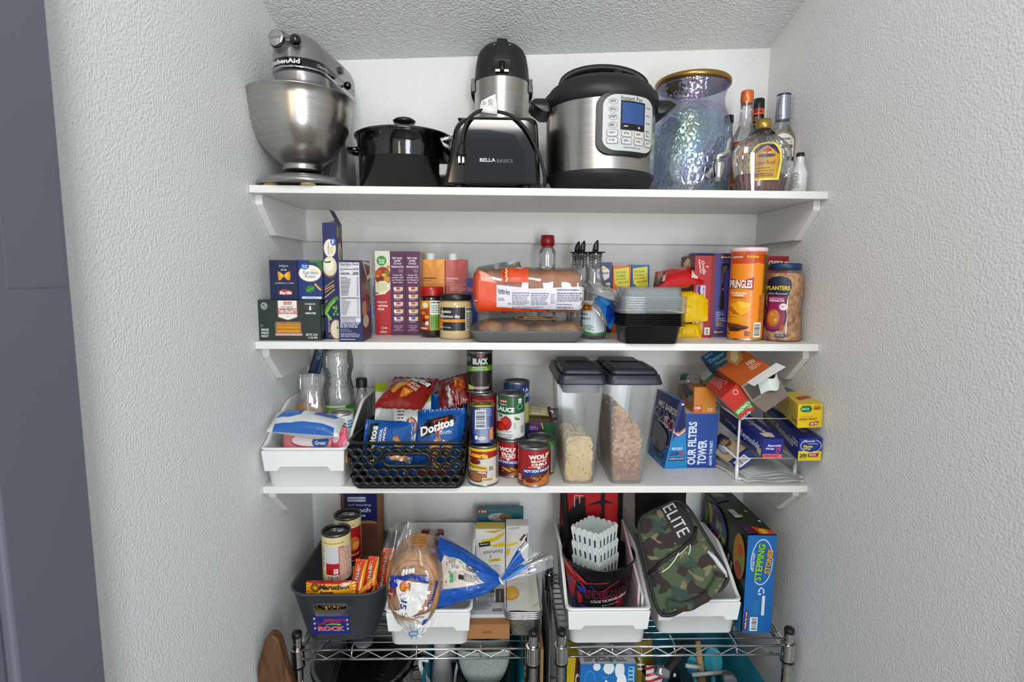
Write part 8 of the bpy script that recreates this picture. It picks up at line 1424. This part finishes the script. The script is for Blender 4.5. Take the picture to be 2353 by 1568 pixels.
# stepping stones craft box
x0=at(1719,1455,ZQ and -.333).x; h_=at(1750,1231,-.333).z-ZQ
gr='223a1c'
o=carton('craft_box','large blue stepping stones craft box standing on end by the right wall','craft box',1719,1786,1231,-.333,ZQ,.30,'1c72b4',(1130,430,1470,1390),[('o',1310,690,130,225,9,'dfe8ee'),('r',1190,760,1240,900,'1c72b4'),('t',1212,690,180,24,'dfe8ee','MIX AND MOLD',.02,-88),('t',1290,692,360,100,'142a1c','STEPPING',.06,-85),('t',1288,692,356,86,'98cc34','STEPPING',.03,-85),('t',1395,685,240,80,'142a1c','STONES',.06,-83),('t',1393,685,236,68,'e8b03c','STONES',.03,-83),
 ('l',[(1290,985),(1310,950),(1335,940)],14,'e6ecf0'),('l',[(1345,950),(1358,980),(1350,1000)],14,'e6ecf0'),('l',[(1325,1005),(1290,1000)],14,'e6ecf0'),('w',1240,1060,1330,1210,14,'4a94cc',.4),('r',1340,1020,1375,1215,'d8e0e6'),('p',[(1150,1165),(1192,1170),(1180,1365),(1136,1362)],'5a1f5c'),('t',1165,1265,170,30,'ecd8a8','made by me!',.03,-87),('r',1213,1232,1303,1370,'e6eaec'),('b',1232,1240,1292,1360,'2a2c2c',True)],
 side='1c2c1a',lrect=(0,0,1000,1000),litems=[('r',0,0,1000,1000,gr)]+[('e',30+((i*173)%940),20+((i*97)%960),9,7,'3c6a28') for i in range(60)]+[('e',330,250,270,230,'5a2c8c'),('e',150,180,90,120,'cfc01c'),('p',[(330,120),(420,220),(360,260)],'e0c82c'),('p',[(200,330),(260,420),(190,430)],'e0c82c'),('l',[(380,380),(480,250),(520,420)],26,'8cc43c'),('e',440,200,60,40,'7ab83a',30),('e',520,300,50,34,'8cc43c',-20),('e',360,320,30,20,'a8283c'),('l',[(250,430),(420,330),(330,500)],12,'d86aa8'),
  ('e',700,780,270,200,'2a94cc'),('e',620,740,150,120,'c03a3c'),('e',630,752,125,98,'e0a02c'),('e',640,764,100,76,'5aa83c'),('e',650,778,74,54,'5a3a8c'),('e',820,820,100,90,'e4e8ea'),('e',880,280,120,230,'d8a01c'),('e',900,200,60,60,'e8603c'),('e',930,330,60,80,'8cc43c'),('e',880,420,70,90,'c8402c'),('r',860,700,1000,1000,'2a94cc'),
  ('t',640,500,40,220,'e0e4dc','PERSONALIZE',.02,0) if False else ('t',650,520,300,40,'e0e4dc','PERSONALIZE WITH',.02,-80),('t',720,540,260,44,'e0e4dc','PAINT & GEMS',.02,-80),('e',60,300,110,220,'1c3a2c'),('t',90,300,300,60,'7ab03a','STEPPING',.03,-85)],
 titems=[('r',0,0,100,100,gr)]+[('e',4+((i*37)%92),4+((i*53)%92),2.2,1.2,'3c6a28') for i in range(50)]+[('p',[(0,0),(52,0),(60,24),(0,30)],'1c4a6c'),('t',30,12,44,10,'98cc34','STEPPING',.03),('p',[(0,84),(26,80),(34,97),(0,100)],'5a1f5c'),('p',[(34,84),(96,92),(96,100),(40,100)],'d8542c'),('e',62,94,14,5,'e8c03c'),('e',74,52,5,2.5,'e0d83c'),('e',40,62,5,2.5,'e0d83c'),('e',86,74,5,2,'e6e6e6'),('r',12,48,34,66,'dfe0dc'),('w',16,54,30,62,4,'6a6a6a',.5)],top='223a1c')
# ================================================================ below the racks' top shelf
ZL=.219
WN=noisemat('walnut_wood',[(.25,'3a2618'),(.45,'5e4029'),(.6,'7a5636'),(.75,'4a3020')],7,.5,detail=4,stretch=(3.2,3.2,.6),dist=1.2)
yb=-.432; P=[at(u,v,yb) for u,v in((560,1740),(690,1740),(676,1566),(668,1545),(660,1520),(652,1488),(646,1468),(640,1459),(630,1454),(621,1454),(614,1462),(606,1490),(596,1530),(584,1570))]
P=[Vector((max(p.x,.004),0,p.z)) for p in P]; 
q=MB(); q.prism([(p.x,p.z) for p in P][::1],-.014,.014,WN,smooth=False); o=q.build('wooden_board',None,(0,yb,0),bevel=.004,recalc=True)
mnz=min(p.z for p in P)
# carry it down to the floor so that it stands
q=MB(); x0=.004; x1=P[1].x; PP=[(x0,.001),(x1+.03,.001)]+[(p.x,p.z) for p in P[1:-1]]+[(x0+.0,P[0].z)]; bpy.data.objects.remove(o)
q.prism(PP,-.014,.014,WN); o=q.build('wooden_board',None,(0,yb,0),bevel=.004,recalc=True); tag(o,'dark walnut board with a narrow rounded top standing against the left wall','board')
# roaster with glass lid
px_,py_,pz_=.213,-.222,.447; t=thing('stock_pot','wide black pot with a dark glass lid on the lower level of the left rack','pot',(px_,py_,ZL)); r=.142; h=pz_-ZL
q=MB(); q.lathe([(0,0),(r*.92,0),(r*.96,.01),(r,h-.02),(r+.008,h-.012),(r+.008,h-.006),(r,h-.004)],BLACK_GL,56); q.build('pot_body',t)
q=MB(); q.lathe([(r+.002,h-.004),(r+.006,h-.001),(r+.006,h+.002),(r-.002,h+.003),(r-.006,h+.001)],CHROME,56); lid=q.build('lid_rim',t)
q=MB(); q.lathe([(r-.004,h+.001),(r*.8,h+.014),(r*.4,h+.026),(0,h+.030)],mat('141516',.08,coat=.6,name='dark_lid_glass'),56); q.build('lid_glass',t)
q=MB(); q.lathe([(.008,h+.028),(.010,h+.038),(.026,h+.042),(.026,h+.048),(0,h+.05)],mat('8a8c8e',.3),28); q.build('lid_knob',t)
q=MB(); q.tube([(r+.002,-.03,h-.02),(r+.03,-.02,h-.02),(r+.03,.02,h-.02),(r+.002,.03,h-.02)],.007,BLACK_GL,8); o=q.build('handle',t)
# teal bins
TEAL=mat('157f93',.4,name='teal_plastic')
def tealbin(label,x0,x1,y0,y1,zt,name='teal_bin'):
    cx,cy=(x0+x1)/2,(y0+y1)/2; w_,d_=(x1-x0)/2,(y1-y0)/2; q=MB(); h=zt-ZL
    q.loft([rr(0,0,w_-.02,d_-.015,0,.02),rr(0,0,w_-.018,d_-.013,.003,.02),rr(0,0,w_-.004,d_-.003,h-.004,.022),rr(0,0,w_,d_,h-.003,.024),rr(0,0,w_,d_,h,.024),rr(0,0,w_-.006,d_-.005,h,.02),rr(0,0,w_-.02,d_-.016,.004,.018)],TEAL); o=q.build(name,None,(cx,cy,ZL)); return tag(o,label,'bin')
tealbin('teal plastic bin of white appliances on the lower level of the left rack',.398,.680,-.365,-.06,.468)
# hand mixer / white vacuum body and cable
WPL=mat('d8d8d6',.25,coat=.3,name='white_gloss_plastic')
P=at(1012,1560,-.26); t=thing('hand_blender','white handheld appliance standing in the left teal bin','appliance',(P.x,-.215,ZL+.005))
q=MB(); q.lathe([(.0,0),(.03,.0),(.034,.10),(.030,.18),(.022,.23),(.026,.27),(.024,.285),(0,.29)],WPL,28); q.build('appliance_body',t); q=MB(); q.lathe([(0,.2),(.028,.2),(.034,.22),(.03,.26),(.0,.27)],mat('a9aaa8',.3),24,(.035,.02,0)); q.build('side_dial',t)
t=thing('white_hook','white curved plastic handle at the left of the teal bin','handle',(at(985,1540,-.31).x,-.31,ZL+.006)); q=MB(); q.tube(smooth_path([at(u,v,-.30)-Vector(t.location) for u,v in((985,1518),(968,1516),(966,1530),(975,1552),(990,1580),(1005,1620),(1010,1700))],5),.0065,WPL,10); z_=[v[2] for v in q.v]; q.build('white_tube',t)
t=thing('power_cable','loop of white cable in the left teal bin','cable',(.50,-.27,ZL+.006)); q=MB(); q.tube(smooth_path([(-.01,0,.0),(-.018,-.01,.12),(-.012,-.01,.22),(.008,-.005,.275),(.028,0,.25),(.03,.0,.15),(.035,.01,0)],6),.004,WPL,8); q.build('cable_loop',t)
HG=noisemat('heather_grey_cloth',[(.3,'86918a'),(.6,'a3ada6'),(.8,'b4bcb6')],220,.9,stretch=(3,3,.6))
def pouch(a,b,e=0):
    an=PI*a; r_=b; c=at(1112,1498,-.30); return Vector((c.x+.073*math.cos(PI+an)*r_-.0,-.30-.02*max(0,1-r_*r_)**.5+.06*(0)-.06*r_*math.sin(an)*.35,c.z+.012-.115*math.sin(an)*r_))
q=MB(); o0=Vector((at(1112,1498,-.30).x,-.28,ZL+.01)); q.grid(28,10,lambda a,b:pouch(a,max(b,.001))-o0,HG); q.grid(28,10,lambda a,b:pouch(1-a,max(b,.001))-o0+Vector((0,.05,0)),HG)
t=thing('cloth_pouch','pale grey cloth half-round pouch with black edging in the left teal bin','pouch',tuple(o0)); q.build('pouch_cloth',t)
q=MB(); q.tube([pouch(i/24,1.02)-o0+Vector((0,.012,0)) for i in range(25)],.008,BLACK_PL,8); q.build('edging',t)
q=MB(); q.box((-.06,.0,0),(.06,.04,.15),mat('3c3f42',.7)); q.build('pouch_base',t)
# flat boards standing between the racks
for x,c,lab,th,y0,zt in ((.727,'b08a60','tan cardboard sheet standing in the gap between the racks',.008,-.30,.52),(.748,'6f7478','grey plastic sheet standing in the gap between the racks',.003,-.33,.60)):
    q=MB(); q.box((0,0,0),(th,.26,zt),mat(c,.5)); o=q.build('board',None,(x,y0,0.0005)); tag(o,lab,'board')
# boxes under the right rack
def setbox(name,label,u0,u1,vf,y,dep,c,rect,items,titems=None,top=None,zb=ZL+.001):
    return carton(name,label,'box',u0,u1,vf,y,zb,dep,c,rect,items,titems=titems,top=top)
setbox('marshmallow_box','blue marshmallow cereal treat box with a nutrition panel on top, under the right rack',1334,1461,1526,-.325,.07,'1c78bc',(330,480,835,900),[('o',420,560,50,50,8,'3a94d0'),('o',560,520,40,30,7,'3a94d0'),('e',480,494,34,18,'dfe6ea'),('e',590,500,50,28,'dfe6ea'),('e',690,510,44,40,'dfe6ea'),('e',710,570,46,46,'e6ecf0'),('p',rrect(768,494,824,624,8),'8ac0e0'),('w',774,500,818,618,6,'1c5a94',.4),('p',[(445,575),(500,560),(540,640),(480,680)],'2a9ad8'),('t',600,625,130,110,'16181c','SS',.05,-80,.3),('t',594,622,126,100,'e6ecf0','SS',.03,-80,.3)],[('r',4,4,96,96,'d8dade'),('w',8,10,92,90,9,'3a3c44',.5),('r',30,6,31.5,94,'3a3c44'),('r',56,6,57.5,94,'3a3c44')],'d8dade')
setbox('snack_box','yellow and brown box beside the blue marshmallow box',1303,1332,1512,-.30,.08,'5a2c18',(1240,1400,1340,1700),[('p',[(1240,1400),(1310,1400),(1272,1700),(1240,1700)],'c9b01c'),('t',1322,1475,26,44,'e6e0d8','C',.04)],[('r',0,0,100,100,'a89a1c')],'a89a1c')
setbox('narrow_box','narrow blue box beside the post of the right rack',1290,1302,1512,-.28,.05,'1f5a94',(0,0,10,10),[],None,'1f5a94')
bag('snack_bag','olive gold snack bag behind the striped packet under the right rack','snack bag',(1.005,-.28,ZL+.05),(.055,.01,0),(.0,.03,.235),.012,'8a7a3c',(0,0,60,200),[('p',[(0,30),(30,60),(40,90),(10,60)],'1f1d1a'),('t',24,62,44,10,'e0d8c0','NUTELLA',.02,40) if False else ('w',6,50,36,70,2,'e0d8c0',.4)],seed=81,wr=.006)
bag('striped_packet','red and white striped packet leaning beside the marshmallow box','packet',(1.012,-.315,ZL+.01),(.05,.0,0),(.018,.02,.235),.010,'d8d6d6',(0,0,60,240),[('p',[(0,y),(60,y-14),(60,y-6),(0,y+8)],'b8202c') for y in range(6,240,18)],seed=82,wr=.004)
tealbin('teal plastic bin of kitchen utensils on the lower level of the right rack',1.075,1.350,-.365,-.06,.445)
# can opener
t=thing('can_opener','black and orange handled can opener with a silver head in the right teal bin','can opener',tuple(at(1522,1545,-.345))); d0_=Vector(t.location)
H_=[at(u,v,yy)-d0_ for u,v,yy in((1530,1546,-.34),(1545,1525,-.32),(1560,1500,-.29),(1572,1480,-.26))]
q=MB(); q.tube(smooth_path(H_,4),[.012]*5+[.0145]*4+[.012]*4,mat('2c2b2a',.55,bump=(200,.001)),12); q.tube([p+Vector((-.010,-.008,.003)) for p in smooth_path(H_,4)],.0045,mat('c0583a',.5),8); q.build('handle',t)
q=MB(); q.loft([rr(0,0,.020,.012,-.010,.008),rr(0,0,.0215,.0135,-.004,.008),rr(0,0,.0215,.0135,.008,.008),rr(0,0,.012,.009,.016,.006)],mat('a4a6a8',.25,.9,name='satin_metal'),X=Matrix.Rotation(R(25),4,'Y')@Matrix.Rotation(R(55),4,'X')); q.build('cutting_head',t)
q=MB(); q.lathe([(0,-.20),(.008,-.20),(.008,-.01),(0,-.0)],BLACK_PL,12,(0.052,.07,-.01)); q.build('lower_handle',t)
# spatula / spoons
TL=mat('3fa9bd',.45,name='aqua_silicone'); WD=noisemat('pale_wood',[(.3,'a8875a'),(.7,'c2a06e')],14,.7,stretch=(4,4,.6))
def spoon(label,x,y,lean,hz,sz,flatk,hcol=WD,hc2=TL,rot=0):
    t=thing('serving_spoon',label,'spoon',(x,y,ZL+.008),(R(lean[0]),R(lean[1]),R(rot))); q=MB(); q.tube([(0,0,0),(0,0,hz*.55)],[.006,.0085],hcol,10); q.build('wooden_handle',t)
    q=MB(); q.tube([(0,0,hz*.55),(0,0,hz*.8),(0,0,hz)],[.0095,.0075,.006],hc2,10); q.build('neck',t)
    q=MB(); q.grid(16,14,lambda a,b:((2*a-1)*sz*math.sqrt(max(0,1-(2*b-1)**2)),-.004-.014*flatk*(1-(2*a-1)**2)*(1-(2*b-1)**2)*-1,hz-.004+sz*1.5*(1+(2*b-1))),hc2); q.grid(16,14,lambda a,b:((1-2*a)*sz*1.02*math.sqrt(max(0,1-(2*b-1)**2)),-.001+.016*flatk*(1-(2*a-1)**2)*(1-(2*b-1)**2),hz-.005+sz*1.52*(1+(2*b-1))),hc2); q.build('bowl',t); return t
spoon('aqua spatula-headed spoon with a wooden handle in the middle of the teal bin',1.205,-.318,(-22,-6),.185,.018,.4)
spoon('aqua deep-bowled spoon with a wooden handle at the right of the teal bin',1.232,-.318,(-20,3),.185,.027,1)
t=thing('rolling_pin','pale wooden utensil handle between the two aqua spoons','wooden spoon',(1.220,-.290,ZL+.008),(R(-14),R(-4),0)); q=MB(); q.tube([(0,0,0),(0,0,.16),(0,0,.27)],[.011,.0125,.008],WD,12); q.build('wooden_shaft',t)
for (u0,v0,u1,v1,lab,c) in((1575,1530,1610,1534,'white handled utensil lying across the back of the teal bin','c8ccc8'),(1590,1552,1668,1545,'second white handled utensil lying low across the teal bin','c8ccc8')):
    A=at(u0,v0,-.27); B=at(u1,v1,-.26); q=MB(); q.tube([A-A,(B-A)*.5,(B-A)],.0058,mat(c,.4),10); o=q.build('utensil_handle',None,tuple(A)); tag(o,lab,'utensil')
t=thing('slotted_turner','black utensil marked with a 1 lying in the teal bin','utensil',tuple(at(1558,1540,-.31))); q=MB(); q.loft([[(-.012,0,-.12),(.014,0,-.12),(.014,.008,-.12),(-.012,.008,-.12)],[(-.022,0,0),(.006,0,.0),(.006,.008,0),(-.022,.008,0)],[(-.024,0,.018),(-.006,0,.02),(-.006,.008,.02),(-.024,.008,.018)]],mat('18191b',.35),smooth=False)
art(q,flat((-.022,-.0002,-.03),(.026,0,0),(0,0,.03),(0,-1,0)),(0,0,26,30),[('t',13,16,7,11,'c8cccc','1',.02)]); q.build('black_blade',t)
t=thing('measuring_scoop','grey plastic scoop handle at the right of the teal bin','utensil',tuple(at(1675,1556,-.335))); q=MB(); q.loft([rr(0,0,.012,.009,-.10,.005),rr(0.004,0,.018,.011,-.02,.006),rr(0,0,.020,.012,.0,.006),rr(-.004,0,.012,.008,.012,.005)],mat('5a5e62',.5)); q.build('scoop_handle',t)
